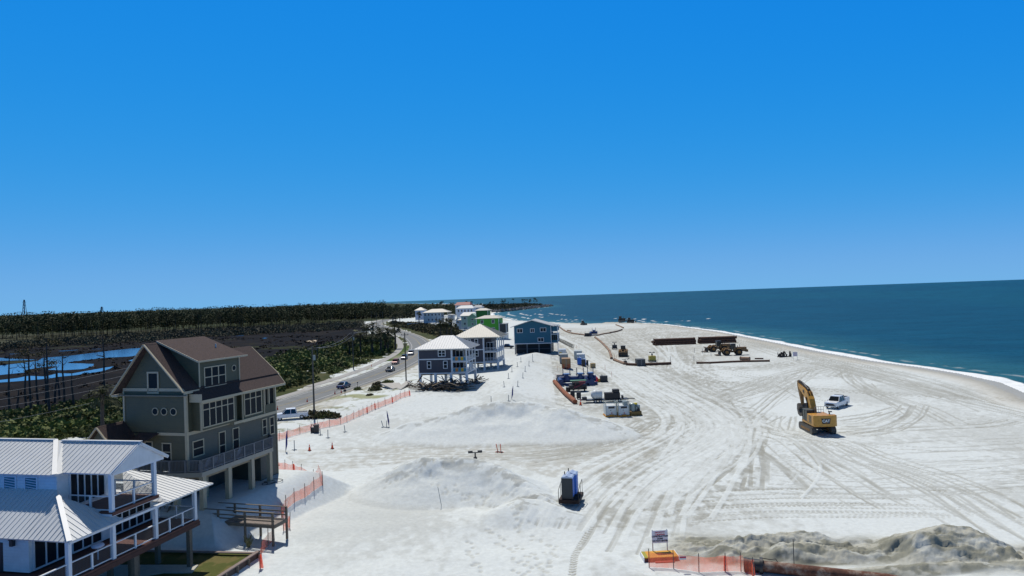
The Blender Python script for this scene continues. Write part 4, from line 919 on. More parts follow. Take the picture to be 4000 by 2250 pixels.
# ------------------------------------------------------------------ houses further down the coast
def far_house(u0, u1, vb, vt, Y, label, wallc, roofm, dep=12, rz=-8, stilt=3.0, roofh=2.6, ridge=.35, floors=2, wn=3, porch=0., gable=False, over=.9, pm=None, z0=None, name="beach_house"):
    a, b_ = D(u0, vb, Y), D(u1, vb, Y); t = D((u0+u1)/2, vt, Y); zb = (a.z+b_.z)/2 if z0 is None else z0; W = (b_.x-a.x)/math.cos(math.radians(rz)); ze = t.z
    r = empty(name, (a.x, a.y, 0), math.radians(rz), label, "house"); wt = mat("white_frame", (.60, .62, .64), .55)
    wm = siding("board_%.2f_%.2f_%.2f" % wallc, wallc, .2); zf = zb+stilt
    MB().box(0, W-porch, 0, dep, zf, ze).build('wall', wm, r)
    b = MB(); b.box(-.08, W+.05, -.08, 0, zf-.3, zf); b.box(-.06, .1, -.07, 0, zf, ze); b.box(W-porch-.1, W-porch+.1, -.07, 0, zf, ze); b.build('trim', wt, r)
    n = max(2, int(W/4))
    for i in range(n+1):
        for j in (0, 1, 2):
            x, y = .2+(W-.4)*i/n, .2+(dep-.4)*j/2; MB().box(x-.18, x+.18, y-.18, y+.18, zb-2.5, zf-.3).build('piling', wt if pm is None else pm, r)
    fh = (ze-zf)/floors
    for f in range(floors):
        for i in range(wn):
            if (f, i) in ((0, 0),) and wn > 3: continue
            x = (W-porch)*(i+.5)/wn-.6; window(r, x, 0, zf+fh*f+fh*.35, 1.2, fh*.42, face='y', s=-1, nx=2, frame=wt, tw=.14)
        if porch:
            b = MB(); b.box(W-porch, W, 0, dep, zf+fh*f-.2, zf+fh*f); b.build('porch_floor', wt, r)
            railing(r, (W-porch, .05), (W, .05), zf+fh*f, 1, wt, bal=.3); railing(r, (W-.05, .1), (W-.05, dep), zf+fh*f, 4, wt, bal=.5)
            window(r, W-porch, 1., zf+fh*f+.1, dep*.3, fh*.7, frame=wt, nx=2); window(r, W-porch, dep*.55, zf+fh*f+.1, dep*.3, fh*.7, frame=wt, nx=2)
    if porch:
        for y in (.1, dep/2, dep-.1): MB().box(W-.25, W, y-.12, y+.12, zb, ze).build('porch_column', wt, r)
    b = MB(); o = over; x0, x1, y0, y1 = -o, W+o, -o, dep+o
    if gable:
        for s, xx in ((-1, x0), (1, x1)): b.slab([(xx, y0, ze-.25), (W/2, y0, ze+roofh), (W/2, y1, ze+roofh), (xx, y1, ze-.25)], .22)
        MB().prism([(0, ze), (W-porch, ze), (W/2, ze+roofh-.3)], 0.0, dep, 'y').build('gable', wm, r)
        f_ = MB(); f_.bar((x0, y0-.03, ze-.35), (W/2, y0-.03, ze+roofh-.1), .05, .32, up=(0, 1, 0)); f_.bar((x1, y0-.03, ze-.35), (W/2, y0-.03, ze+roofh-.1), .05, .32, up=(0, 1, 0)); f_.build('rake_board', wt, r)
    else:
        hip(b, x0, x1, y0, y1, ze, ze+roofh, (x0+(x1-x0)*ridge, x1-(x1-x0)*ridge))
    rf_ = b.build('roof', roofm, r); return r, W, zb, zf, ze
paler = mat("pale_roof", (.50, .50, .47), .6, var=.08, vs=.4); greyr = mat("grey_roof", (.30, .31, .32), .7, var=.1)
r, W, zb, zf, ze = far_house(2011, 2154, 1372, 1272, 256, "blue gable-fronted house on stilts with white window frames at the sand berm's far end", (.012, .105, .165), mat("grey_white_roof", (.42, .42, .41), .6, var=.25, vs=.35), dep=13, rz=-7, stilt=3.1, roofh=2.2, wn=0, gable=True, over=1.3, pm=mat("grey_piling", (.16, .17, .18), .8))
wt = MATS["white_frame"]
for x, z, w_, h_ in ((1.2, 5.0, 1.9, 1.3), (6.2, 5.0, 1.3, 1.2), (9.9, 5.1, 2.0, 1.3), (8.9, 1.5, 2.0, 1.2)): window(r, x, 0, zf+z-.9, w_, h_, face='y', s=-1, nx=2, frame=wt, tw=.16)
b = MB(); b.box(W, W+2.4, .6, 12, zf, zf+3.0); b.box(W, W+2.4, .6, 12, zf+4.2, ze-.3); b.build('side_wing', MATS["board_0.01_0.10_0.17"], r)
b = MB(); b.box(W, W+2.45, .5, .6, zf-.2, zf); b.box(W, W+2.45, .45, .6, zf+3, zf+3.25); b.box(W+2.3, W+2.5, .4, .6, zb, ze-.4); b.box(W+2.4, W+2.5, .5, 12, zf+2.9, zf+3.2); b.box(W, W+2.5, .42, .55, zf+4.1, zf+4.25); b.build('side_trim', wt, r)
b = MB()
for i in range(3): b.box(W+.15+i*.75, W+.75+i*.75, .54, .59, zf+.9, zf+2.8)
b.build('screen_window', mat('interior_shade', (.01, .01, .01), .9), r)
for k in range(4): window(r, W+2.4, 1.2+k*2.7, zf+.8, 1.9, 1.8, nx=2, frame=wt)
MB().slab([(W-1, .2, ze+.3), (W+3, .2, ze-.5), (W+3, 12.6, ze-.5), (W-1, 12.6, ze+.3)], .2).build('side_roof', greyr, r)
b = MB(); b.box(.2, W-.2, 2.5, 2.6, zb-1, zf-.3); b.build('under_screen', mat('dark_screen', (.02, .025, .03), .9), r)
b = MB(); b.bar((0.1, .02, zb+1.0), (W, .02, zb+1.0), .05, .9, up=(0, 1, 0)); b.build('lattice', mat('grey_lattice', (.13, .14, .15), .9), r)
far_house(1864, 1951, 1330, 1243, 340, "bright lime green house on stilts with flat cream hip roof", (.055, .30, .018), roofC, dep=13, stilt=3.4, roofh=1.3, wn=2, ridge=.3)
far_house(1953, 1979, 1328, 1264, 338, "tall narrow screened porch tower on white stilts beside the lime green house", (.03, .032, .03), greyr, dep=7, stilt=3.6, roofh=.3, wn=0, over=.3, name="screened_porch")
far_house(1862, 1908, 1300, 1212, 405, "dark green house with cream roof rising behind the lime green one", (.012, .12, .012), roofC, dep=9, stilt=3, roofh=1.2, wn=0, ridge=.3)
far_house(1803, 1858, 1288, 1233, 440, "pale mint house with long grey-white roof between the lime green and white houses", (.36, .46, .40), paler, dep=9, stilt=2, roofh=2.2, wn=2, ridge=.15)
far_house(1826, 1868, 1288, 1240, 425, "small mint green gabled house tucked against the lime green one", (.20, .36, .24), mat("mint_roof", (.26, .40, .32), .7), dep=7, stilt=2, roofh=2.6, wn=1, gable=True, over=.5)
far_house(1793, 1847, 1293, 1249, 448, "small white house with cream pyramid roof left of the green houses", (.56, .58, .60), roofC, dep=9, stilt=1.5, roofh=2.3, ridge=.5, wn=2)
far_house(1781, 1800, 1295, 1250, 470, "narrow white annex with gable roof at the left end of the small white house", (.55, .57, .58), paler, dep=8, stilt=1, roofh=2, wn=1, gable=True, over=.3)
far_house(1655, 1752, 1266, 1220, 575, "long pale blue-grey house with cream hip roof and porches beside the road", (.36, .42, .45), roofC, dep=15, stilt=1.5, roofh=2.8, ridge=.3, wn=5, porch=6, rz=-4)
far_house(1623, 1658, 1252, 1212, 660, "pale lilac-white house with hip roof standing behind the long blue-grey one", (.50, .54, .64), roofC, dep=12, stilt=1, roofh=2.8, ridge=.45, wn=1, rz=-4)
far_house(1752, 1772, 1262, 1229, 590, "small grey-white screened house at the right end of the long pale one", (.38, .40, .42), paler, dep=8, stilt=2.5, roofh=.4, wn=1, over=.3, rz=-4)
far_house(1786, 1850, 1252, 1204, 640, "large white house with bright roof in front of the red-roofed one", (.48, .53, .60), roofW, dep=16, stilt=1, roofh=2.6, ridge=.2, wn=5)
far_house(1850, 1882, 1246, 1201, 655, "grey-roofed wing house right of the large white one", (.45, .50, .56), greyr, dep=12, stilt=1, roofh=2.2, ridge=.2, wn=2)
far_house(1780, 1836, 1230, 1191, 745, "white house with a pinkish red roof, farthest of the row", (.60, .60, .60), mat("red_roof", (.26, .07, .065), .7), dep=14, stilt=1, roofh=3.0, ridge=.08, wn=4)
a = P(1592, 1272, .8); b2 = P(1652, 1268, .8); o = MB().bar((0, 0, .9), Vector((b2.x-a.x, b2.y-a.y, .9)), .25, 1.9).build('low_wall', mat("pale_block", (.42, .43, .43), .9)); o.location = (a.x, a.y, .8); tag(o, "long low pale wall beside the road before the blue-grey house", "wall")
# ------------------------------------------------------------------ vegetation
rg = np.random.default_rng(5)
def leafmat(name, c0, c1, sc=.6):
    m = mat(name, c0, .8, spec=.2); n = m.node_tree; b = n.nodes["Principled BSDF"]
    tc = n.nodes.new("ShaderNodeNewGeometry"); ns = n.nodes.new("ShaderNodeTexNoise"); ns.inputs["Scale"].default_value = sc; ns.inputs["Detail"].default_value = 4
    n.links.new(tc.outputs["Position"], ns.inputs[0]); r = n.nodes.new("ShaderNodeValToRGB"); r.color_ramp.elements[0].position = .38; r.color_ramp.elements[1].position = .62
    r.color_ramp.elements[0].color = (*c0, 1); r.color_ramp.elements[1].color = (*c1, 1); n.links.new(ns.outputs[0], r.inputs[0]); n.links.new(r.outputs[0], b.inputs["Base Color"]); return m
def tris(cen, size, flat=0.):
    """one randomly turned leaf-clump triangle at each centre -> vertex array"""
    n = len(cen); a = rg.normal(size=(n, 3)); a[:, 2] *= (1-flat); a /= np.linalg.norm(a, axis=1)[:, None]
    b = rg.normal(size=(n, 3)); b[:, 2] *= (1-flat); b -= a*(a*b).sum(1)[:, None]; b /= np.linalg.norm(b, axis=1)[:, None]+1e-9
    s = (size if np.ndim(size) else np.full(n, size))[:, None]*rg.uniform(.6, 1.3, (n, 1))
    return np.stack([cen+a*s, cen-a*s*.5+b*s*.8, cen-a*s*.5-b*s*.8], 1).reshape(-1, 3)
def tri_obj(name, V, m, parent=None):
    F = np.arange(len(V)).reshape(-1, 3); o = numesh(name, V, F, False, None, m); o.parent = parent; return o
def in_poly_pts(poly, n, jit=0.):
    p = np.array(poly); lo = p.min(0); hi = p.max(0); out = np.zeros((0, 2))
    while len(out) < n:
        q = rg.uniform(lo, hi, (n*2, 2)); k = inside(q[:, 0]+rg.normal(size=len(q))*jit, q[:, 1]+rg.normal(size=len(q))*jit, poly); out = np.concatenate([out, q[k]])
    return out[:n]
def bushes(poly, n, r0, r1, hh, per, name, m, leaf=.35, jit=2., thin=None):
    c = in_poly_pts(poly, n, jit)
    if thin is not None: c = c[thin(c[:, 0], c[:, 1])]
    c = c[(np.abs(c[:, 0]/c[:, 1]) < .95)]
    c = c[seg_dist(c[:, 0], c[:, 1], road_c[::3])[0] > 13]
    z = H(c[:, 0], c[:, 1]); R_ = (r0+(r1-r0)*rg.uniform(0, 1, len(c))**2.2)*(.55+1.0*fbm(c[:, 0]/11., c[:, 1]/11., 3, 71)); n = len(c)
    d = rg.normal(size=(n, per, 3)); d /= np.linalg.norm(d, axis=2)[..., None]; d *= rg.uniform(.55, 1.05, (n, per, 1)); d[..., 2] = np.abs(d[..., 2])
    cen = np.stack([c[:, 0], c[:, 1], z], 1)[:, None]+d*np.stack([R_, R_, R_*hh], 1)[:, None]
    return tri_obj(name, tris(cen.reshape(-1, 3), np.repeat(R_, per)*leaf), m)
ml = leafmat("scrub_leaves", (.06, .064, .022), (.13, .16, .042), .12)
ml2 = leafmat("brown_scrub_leaves", (.065, .052, .026), (.11, .10, .045), .10)
tag(bushes(scrub1, 2600, .5, 2.3, .8, 64, "dune_scrub", ml, .22, 3.), "dark green and brown scrub thicket between the marsh and the near houses", "scrub", kind='stuff')
tag(bushes(scrub2, 4300, .6, 3.0, .75, 64, "roadside_scrub", ml, .19, 3.5, thin=lambda x, y: fbm(x/6., y/9., 3, 81) > .40), "dense green scrub filling the ground between road and burnt marsh", "scrub", kind='stuff')
tag(bushes(scrub4, 520, .8, 2.0, .7, 22, "lot_scrub", ml2, .35, 3.), "brown-green scrub between the road and the far row of houses", "scrub", kind='stuff')
tag(bushes(scrub3, 900, .8, 2.2, .7, 22, "inland_scrub", ml2, .35, 2.), "low scrub on the inner side of the road's far bend", "scrub", kind='stuff')
mpoly2 = pxpoly([(-600, 1385), (0, 1345), (500, 1310), (1000, 1278), (1400, 1262), (1420, 1285), (1000, 1305), (500, 1335), (0, 1365), (-600, 1420)], .5)
tag(bushes(mpoly2, 3600, 1.0, 3.6, .9, 40, "marsh_edge_brush", leafmat("grey_brush", (.05, .047, .032), (.095, .092, .055), .05), .2, 9.), "grey-green brush along the far edge of the marsh below the pines", "brush", kind='stuff')
def dry(x, y):
    k = np.zeros(x.shape, bool)
    for fn, pl in ponds: k |= inside(x, y, pxpoly(pl, .36, fn))
    return ~k
tag(bushes(marshp, 5200, .4, 1.3, .35, 8, "marsh_tussocks", leafmat("marsh_tussock", (.016, .013, .011), (.040, .030, .022), .08), .5, 2., thin=lambda x, y: (fbm(x/22., y/22., 3, 66) > .5) & dry(x, y)), "dark tussocks of burnt marsh grass", "marsh grass", kind='stuff')
# individual shrubs on the sand verge
def shrub(u, v, r, label, m, hh=.7):
    g = G(u, v); n = 420; d = rg.normal(size=(n, 3)); d /= np.linalg.norm(d, axis=1)[:, None]; d *= rg.uniform(.4, 1., (n, 1)); d[:, 2] = np.abs(d[:, 2])*hh
    V = tris(d*r, r*.13); o = tri_obj("shrub", V, m); o.location = g; return tag(o, label, "shrub", "shrubs on the sand beside the road")
shrub(1218, 1632, 2.0, "dark dense shrub at the foot of the nearest utility pole", ml2); shrub(1262, 1628, 2.3, "wide low green-brown shrub just right of the nearest utility pole", ml, .5); shrub(1300, 1630, 1.6, "brown tuft at the right end of the shrubs by the orange fence", ml2, .6)
shrub(1465, 1525, 1.7, "rounded yellow-green shrub beside the broken concrete slabs", leafmat("olive_leaves", (.06, .06, .02), (.11, .11, .04), .8)); shrub(1398, 1523, 1.1, "small shrub under the roadside mailbox post", ml); shrub(1475, 1512, 1.2, "low tuft behind the yellow-green shrub", ml2, .5)
shrub(1477, 1505, 1.6, "dark heap-like bush left of the tipped concrete slab", ml2, .6); shrub(1515, 1495, 1.6, "green-brown bush between road and tipped slabs", ml, .5); shrub(1445, 1545, .9, "smallest tuft on the white sand in front of the slabs", ml2, .5)
shrub(1420, 1345, 2.2, "bush on the sand strip across the road from the sedan", ml, .5)
# sea-oats tuft near the retaining wall
def tuft(u, v, label):
    g = G(u, v); b = MB()
    for k in range(60):
        a = rnd.uniform(0, 6.28); l = rnd.uniform(.1, .45); h_ = rnd.uniform(.5, 1.1)
        b.bar((rnd.gauss(0, .06), rnd.gauss(0, .06), 0), (l*math.cos(a), l*math.sin(a), h_), .022)
    o = b.build("grass_tuft", leafmat("tuft_grass", (.09, .10, .04), (.20, .20, .10), 3.)); o.location = g; return tag(o, label, "grass tuft")
tuft(972, 2138, "single grass tuft on the white sand above the retaining wall")

# ---- trees
bark = mat("bark", (.055, .045, .038), .95, var=.3, vs=2); deadb = mat("dead_bark", (.040, .036, .034), .95, var=.3, vs=2)
pine_l = leafmat("pine_needles", (.026, .034, .014), (.060, .072, .028), .06)
palm_l = leafmat("palm_fronds", (.022, .028, .012), (.055, .06, .025), .5)
def pine_geo(h, crown0, seed, lean=.3, n=150, leaf=.55):
    q = np.random.default_rng(seed); b = MB(); top = Vector((q.normal()*lean, q.normal()*lean, h))
    b.tube([(0, 0, -.5), top*.5+Vector((q.normal()*.3, 0, 0)), top], [.22, .17, .07], 6); cen = []
    for k in range(q.integers(9, 14)):
        t = q.uniform(crown0, 1.); p = top*t; a = q.uniform(0, 6.28); l = (1.15-t)*h*.28+q.uniform(.5, 1.4)
        e = p+Vector((math.cos(a)*l, math.sin(a)*l, q.uniform(.2, 1.0))); b.tube([p, e], [.07, .03], 4)
        m_ = int(n/11); c = np.array(e)+q.normal(size=(m_, 3))*np.array([.95, .95, .42]); cen.append(c)
    cen.append(np.array(top)+q.normal(size=(20, 3))*np.array([.8, .8, .5])); return b, np.concatenate(cen)
def pine_proto(h, c0, seed, n=420, leaf=.42):
    r = empty("pine_tree", (0, 0, 0), 0, None, "tree", "tall slender pines at the edge of the wood")
    b, cen = pine_geo(h, c0, seed, n=n); b.build('trunk', bark, r); V = tris(cen, leaf); tri_obj('crown', V, pine_l, r); return r
pines = [pine_proto(19, .62, 1), pine_proto(22, .7, 2), pine_proto(17, .55, 3), pine_proto(21, .75, 4), pine_proto(15, .5, 6)]
pcount = {}
def put_pine(u, v, s=1., lab="tall slender pine in the front row of the wood behind the marsh", grp="tall slender pines at the edge of the wood"):
    p = P(u, v, .35); k = rnd.randrange(5); pr = pines[k]
    if k in pcount: o = copy_tree(pr)
    else: o = pr; pcount[k] = 1
    o.location = (p.x, p.y, .2); o.rotation_euler = (0, 0, rnd.uniform(0, 6.28)); o.scale = (s,)*3; o['label'] = lab; o['group'] = grp
def treeline(u):   # base of the front row, in the photograph
    return np.interp(u, [0, 200, 500, 800, 1000, 1200, 1400, 1560], [1338, 1330, 1312, 1296, 1284, 1270, 1256, 1246])
for k in range(150):
    u = rnd.uniform(0, 1560); put_pine(u, treeline(u)-abs(rnd.gauss(0, 14))+4, rnd.uniform(.6, .9))
# the wood behind: one mass
def forest():
    vs = []; tv = []
    def add(cnt, ulo, uhi, dlo, dhi, hs, kk):
        u = rg.uniform(ulo, uhi, cnt); 
        for i in range(cnt):
            p = P(u[i], float(treeline(min(max(u[i], 0), 1560)))-2, .35); f = 1+rg.uniform(dlo, dhi)**1.0; x, y = p.x*f, p.y*f
            if coast_sd(np.array([x]), np.array([y]))[0] < 25: continue
            h = hs*rg.uniform(.6, 1.05)*(.82+.36*float(vnoise(np.array([x/45.]), np.array([y/45.]), 7)[0])); q = 60 if kk else 34
            c = np.array([x, y, h*.68])+np.clip(rg.normal(size=(q, 3)), -1.6, 1.5)*np.array([2.4, 2.4, h*.18]); vs.append(c)
            if rg.random() < .22: tv.append((x, y, h, rg.normal()*.4))
    add(1500, -150, 1500, .02, .25, 21, True); add(1300, -150, 1450, .25, .8, 22, True); add(900, -150, 1400, .7, 2.2, 23, False); add(700, 900, 1900, .02, .6, 15, True)
    cen = np.concatenate(vs); V = tris(cen, .85, .25)
    o = tri_obj("pine_wood", V, pine_l); tag(o, "dark pine wood stretching along the horizon behind the marsh", "wood", kind='stuff')
    A_ = np.array(tv); T = []
    for dx, dy in ((.2, 0), (0, .2)):
        x, y, h, l = A_.T; b0 = np.stack([x-dx, y-dy, 0*h], 1); b1 = np.stack([x+dx, y+dy, 0*h], 1); t0 = np.stack([x+l, y, h*.9], 1); T.append(np.stack([b0, b1, t0], 1).reshape(-1, 3))
    tag(tri_obj("pine_wood_trunks", np.concatenate(T), mat("grey_bark", (.05, .046, .04), .95)), "grey trunks showing under the pine wood's crowns", "trunks", kind='stuff')
forest()
# understorey on the headland and behind the far houses
head = [(-140, 800), (-95, 830), (-45, 900), (-40, 1040), (-18, 1110), (10, 1225), (40, 1350), (60, 1440), (60, 1600), (20, 1800), (-60, 1900), (-400, 1500), (-260, 900)]
c_ = in_poly_pts(head, 2600); z_ = np.full(len(c_), .5)
cen = np.repeat(np.column_stack([c_, z_]), 14, 0)+rg.normal(size=(2600*14, 3))*np.array([3.2, 3.2, 1.6])+np.array([0, 0, 2.2])
tag(tri_obj("headland_scrub", tris(cen, 1.5), leafmat("headland_leaves", (.022, .027, .014), (.045, .048, .024), .03)), "dark scrub covering the far headland", "scrub", kind='stuff')
for k in range(46):
    u = rnd.choice([rnd.uniform(1690, 1830), rnd.uniform(1840, 2110)]); v = np.interp(u, [1690, 1830, 1950, 2110], [1215, 1205, 1196, 1192]) 
    put_pine(u, v, rnd.uniform(.5, .85), "thin isolated pine standing against the sea on the headland", "scattered pines on the headland")
# dead and half-dead tall trees by the ponds, left
def dead_tree(u, v, h, seed, label, twig=5, live=0.):
    q = random.Random(seed); g = P(u, v, .5); r = empty("dead_tree", (g.x, g.y, Hs(g.x, g.y)), 0, label, "dead tree", "bare trees between ponds and scrub")
    b = MB(); top = Vector((q.uniform(-.7, .7), q.uniform(-.5, .5), h)); b.tube([(0, 0, -.5), top*.35+Vector((q.uniform(-.2, .2), 0, 0)), top*.7+Vector((q.uniform(-.3, .3), 0, 0)), top], [.27, .22, .16, .06], 7); b.build('trunk', deadb, r)
    br = MB(); cen = []
    for k in range(twig):
        t = q.uniform(.6, .97); p = top*t; a = q.uniform(0, 6.28); l = q.uniform(.8, 2.3); m_ = p+Vector((math.cos(a)*l*.6, math.sin(a)*l*.6, q.uniform(.0, .7))); e = m_+Vector((math.cos(a)*l*.4, math.sin(a)*l*.4, q.uniform(.4, 1.2)))
        br.tube([p, m_, e], [.08, .055, .02], 5)
        if live: cen.append(np.array(e)+rg.normal(size=(int(70*live), 3))*np.array([.6, .6, .25]))
    br.build('branches', deadb, r)
    if live: tri_obj('crown', tris(np.concatenate(cen), .16), leafmat("russet_needles", (.06, .05, .02), (.11, .085, .03), .5), r)
for i, (u, v, h, tw, lv, lb) in enumerate([(38, 1620, 13, 5, 0, "bare dead tree nearest the left edge of the picture"), (103, 1600, 11.5, 5, 0, "thin leaning dead tree left of the russet-topped pair"), (122, 1625, 14.5, 8, .8, "twin-armed tree with a sparse russet crown over the pond"), (150, 1585, 11, 3, 0, "slim bare trunk just right of the russet-crowned tree"), (180, 1588, 13, 6, 0, "bare pole-like tree behind the tall green-topped pine"), (195, 1628, 16, 9, 1.2, "tallest half-dead pine with a green-brown crown among the bare trees"), (213, 1570, 7.5, 3, 0, "short leaning snag right of the tallest half-dead pine"), (233, 1555, 5.5, 2, 0, "low broken snag beside the pond's near shore"),
        (252, 1597, 12.2, 5, 0, "Y-topped dead tree in the middle of the bare group"), (228, 1500, 6, 3, 0, "small dead tree reflected beside the pond's grassy spit"), (287, 1605, 8, 2, 0, "short bare trunk standing in the green scrub"), (412, 1560, 15, 4, 0, "solitary tall dead tree with a forked top right of the ponds"), (345, 1565, 3, 1, 0, "stump-like snag between the Y-topped tree and the solitary one"), (66, 1605, 5, 2, 0, "low bare stem in the scrub near the left edge")]):
    dead_tree(u, v, h, 40+i, lb, tw, lv)
# palms
def palm_proto(h, n, seed):
    q = random.Random(seed); r = empty("palm_tree", (0, 0, 0), 0, None, "palm", "cabbage palms near the road"); b = MB(); b.tube([(0, 0, -.5), (q.uniform(-.2, .2), 0, h*.5), (0, 0, h)], [.26, .2, .2], 8); b.build('trunk', bark, r)
    V = []
    for k in range(n):
        a = q.uniform(0, 6.28); e = q.uniform(-.7, 1.3); l = q.uniform(1.3, 2.0); d = np.array([math.cos(a)*math.cos(e), math.sin(a)*math.cos(e), math.sin(e)]); s = np.array([-math.sin(a), math.cos(a), 0]); o = np.array([0, 0, h])
        tip = o+d*l-np.array([0, 0, l*.3]); mid = o+d*l*.55
        for w_ in (-1, -.5, 0, .5, 1): V += [mid, tip+s*w_*.75+np.array([0, 0, -.12*abs(w_)]), tip+s*(w_*.75+.22)-d*.1]
        V += [o, mid+s*.1, mid-s*.1]
    tri_obj('fronds', np.array(V), palm_l, r); return r
palms = [palm_proto(3.6, 46, 1), palm_proto(5.2, 50, 2)]
pdone = set()
def put_palm(u, v, k, lab, s=1.):
    p = G(u, v); pr = palms[k]; o = copy_tree(pr) if k in pdone else pr; pdone.add(k); s *= 1.35
    o.location = p; o.rotation_euler = (0, 0, rnd.uniform(0, 6)); o.scale = (s,)*3; o['label'] = lab
for (u, v, k, s, lb) in [(1543, 1362, 1, 1.3, "rightmost big palm at the tip of the roadside clump"), (1515, 1375, 1, 1.2, "second palm from the right in the roadside clump"), (1504, 1378, 0, 1.3, "short palm squeezed into the middle of the roadside clump"), (1457, 1388, 0, 1.5, "round-headed palm at the front of the roadside clump"), (1410, 1390, 1, 1.1, "palm with bare trunk left of the round-headed one"), (1487, 1384, 1, 1.25, "tall palm behind the round-headed one"), (1365, 1392, 0, 1.2, "leftmost palm of the roadside clump"), (1460, 1345, 1, 1.3, "dark palm at the back of the roadside clump"), (1432, 1325, 0, 1.4, "palm head above the thick scrub by the marsh"),
        (1548, 1265, 1, 1.3, "palm at the inner corner of the far bend"), (1562, 1256, 1, 1.2, "palm beyond the far bend, next to the light sand"), (1536, 1262, 0, 1.4, "small palm left of the bend's corner palm"), (1722, 1330, 1, 1.25, "palm left in the trio behind the stilt houses"), (1745, 1328, 1, 1.35, "middle palm of the trio behind the stilt houses"), (1766, 1332, 1, 1.3, "right palm of the trio behind the stilt houses"), (1637, 1258, 1, 1.2, "palm in front of the lilac-white house"), (1572, 1245, 0, 1.7, "bushy palm on the far verge of the road"),
        (405, 1722, 1, 1.05, "yellowish palm between the scrub and the grey house's entry gable")]:
    put_palm(u, v, k, lb, s)
# rock revetment of the far headland
def rocks():
    V = []; F = []; pts = np.array([(-27, 1040), (-3, 1110), (26, 1235), (58, 1360), (72, 1430), (71, 1500)]); cp = catmull(pts, 3.)
    for c0 in cp:
        for k in range(5):
            s = rg.uniform(1.0, 2.6); o_ = np.array([c0[0]+rg.normal()*5, c0[1]+rg.normal()*5, rg.uniform(-.3, 2.2)])
            v = rg.normal(size=(6, 3)); v /= np.linalg.norm(v, axis=1)[:, None]; v = np.array([[1, 0, 0], [-1, 0, 0], [0, 1, 0], [0, -1, 0], [0, 0, 1], [0, 0, -1]])*rg.uniform(.6, 1.2, (6, 1))+rg.normal(size=(6, 3))*.2
            i = len(V); V += list(o_+v*s)
            for a, b, c in ((0, 2, 4), (2, 1, 4), (1, 3, 4), (3, 0, 4), (2, 0, 5), (1, 2, 5), (3, 1, 5), (0, 3, 5)): F.append((i+a, i+b, i+c))
    o = numesh("rock_revetment", np.array(V), np.array(F), False, None, mat("grey_rock", (.16, .16, .16), .9, var=.5, vs=.2)); tag(o, "bank of grey boulders round the tip of the far headland", "rocks", kind='stuff')
rocks()
# far lattice towers on the horizon
def tower(u, vt, Y, label):
    b0 = D(u, 1232, Y); t = D(u, vt, Y); b = MB(); h_ = t.z; w0 = 5.
    for sx in (-1, 1):
        for sy in (-1, 1): b.bar((sx*w0, sy*w0, 0), (sx*.8, sy*.8, h_), .8)
    for k in range(7):
        z = h_*k/7; z1 = h_*(k+1)/7; r0 = w0+(.8-w0)*k/7; r1 = w0+(.8-w0)*(k+1)/7
        b.bar((-r0, -r0, z), (r1, -r1, z1), .5); b.bar((r0, -r0, z), (-r1, -r1, z1), .5)
    b.bar((-5, 0, h_*.9), (5, 0, h_*.9), .8); b.bar((-4, 0, h_*.75), (4, 0, h_*.75), .8)
    o = b.build("lattice_tower", mat("tower_steel", (.10, .12, .15), .6)); o.location = (t.x, t.y, 0); tag(o, label, "lattice tower")
tower(94, 1171, 1750, "tall thin lattice mast on the horizon at far left"); tower(397, 1198, 1700, "lower lattice pylon with cross-arms over the tree line")
# ------------------------------------------------------------------ vehicles
def spin(pts, n=20):
    """lathe profile [(r, x)] about the x axis -> verts, faces"""
    V = []; F = []
    for r_, x in pts: V += [(x, r_*math.cos(2*math.pi*i/n), r_*math.sin(2*math.pi*i/n)) for i in range(n)]
    for k in range(len(pts)-1): F += [(k*n+i, k*n+(i+1) % n, (k+1)*n+(i+1) % n, (k+1)*n+i) for i in range(n)]
    return V, F
def wheel(root, x, y, r, w, rim=None, name='wheel', tread=0):
    hw = w/2
    V, F = spin([(r*.55, -hw*.9), (r*.9, -hw), (r, -hw*.75), (r, hw*.75), (r*.9, hw), (r*.55, hw*.9)]); b = MB(); b.add([(x+p[0], y+p[1], r+p[2]) for p in V], F, False)
    for k in range(tread):
        a = 2*math.pi*k/tread; c, s_ = math.cos(a), math.sin(a); b.bar((x-hw*.8, y+c*r*1.0, r+s_*r*1.0), (x+hw*.8, y+math.cos(a+.12)*r, r+math.sin(a+.12)*r), r*.11, r*.1, up=(0, c, s_))
    t = b.build(name, rubber(), root)
    V, F = spin([(0, -hw*.6), (r*.2, -hw*.75), (r*.56, -hw*.85), (r*.56, hw*.85), (r*.2, hw*.75), (0, hw*.6)]); b = MB(); b.add([(x+p[0], y+p[1], r+p[2]) for p in V], F, False); b.build('rim', rim or steel(), t); return t
red_l = lambda: mat("tail_lamp", (.35, .01, .01), .3); lampw = lambda: mat("lamp_glass", (.6, .6, .6), .15)
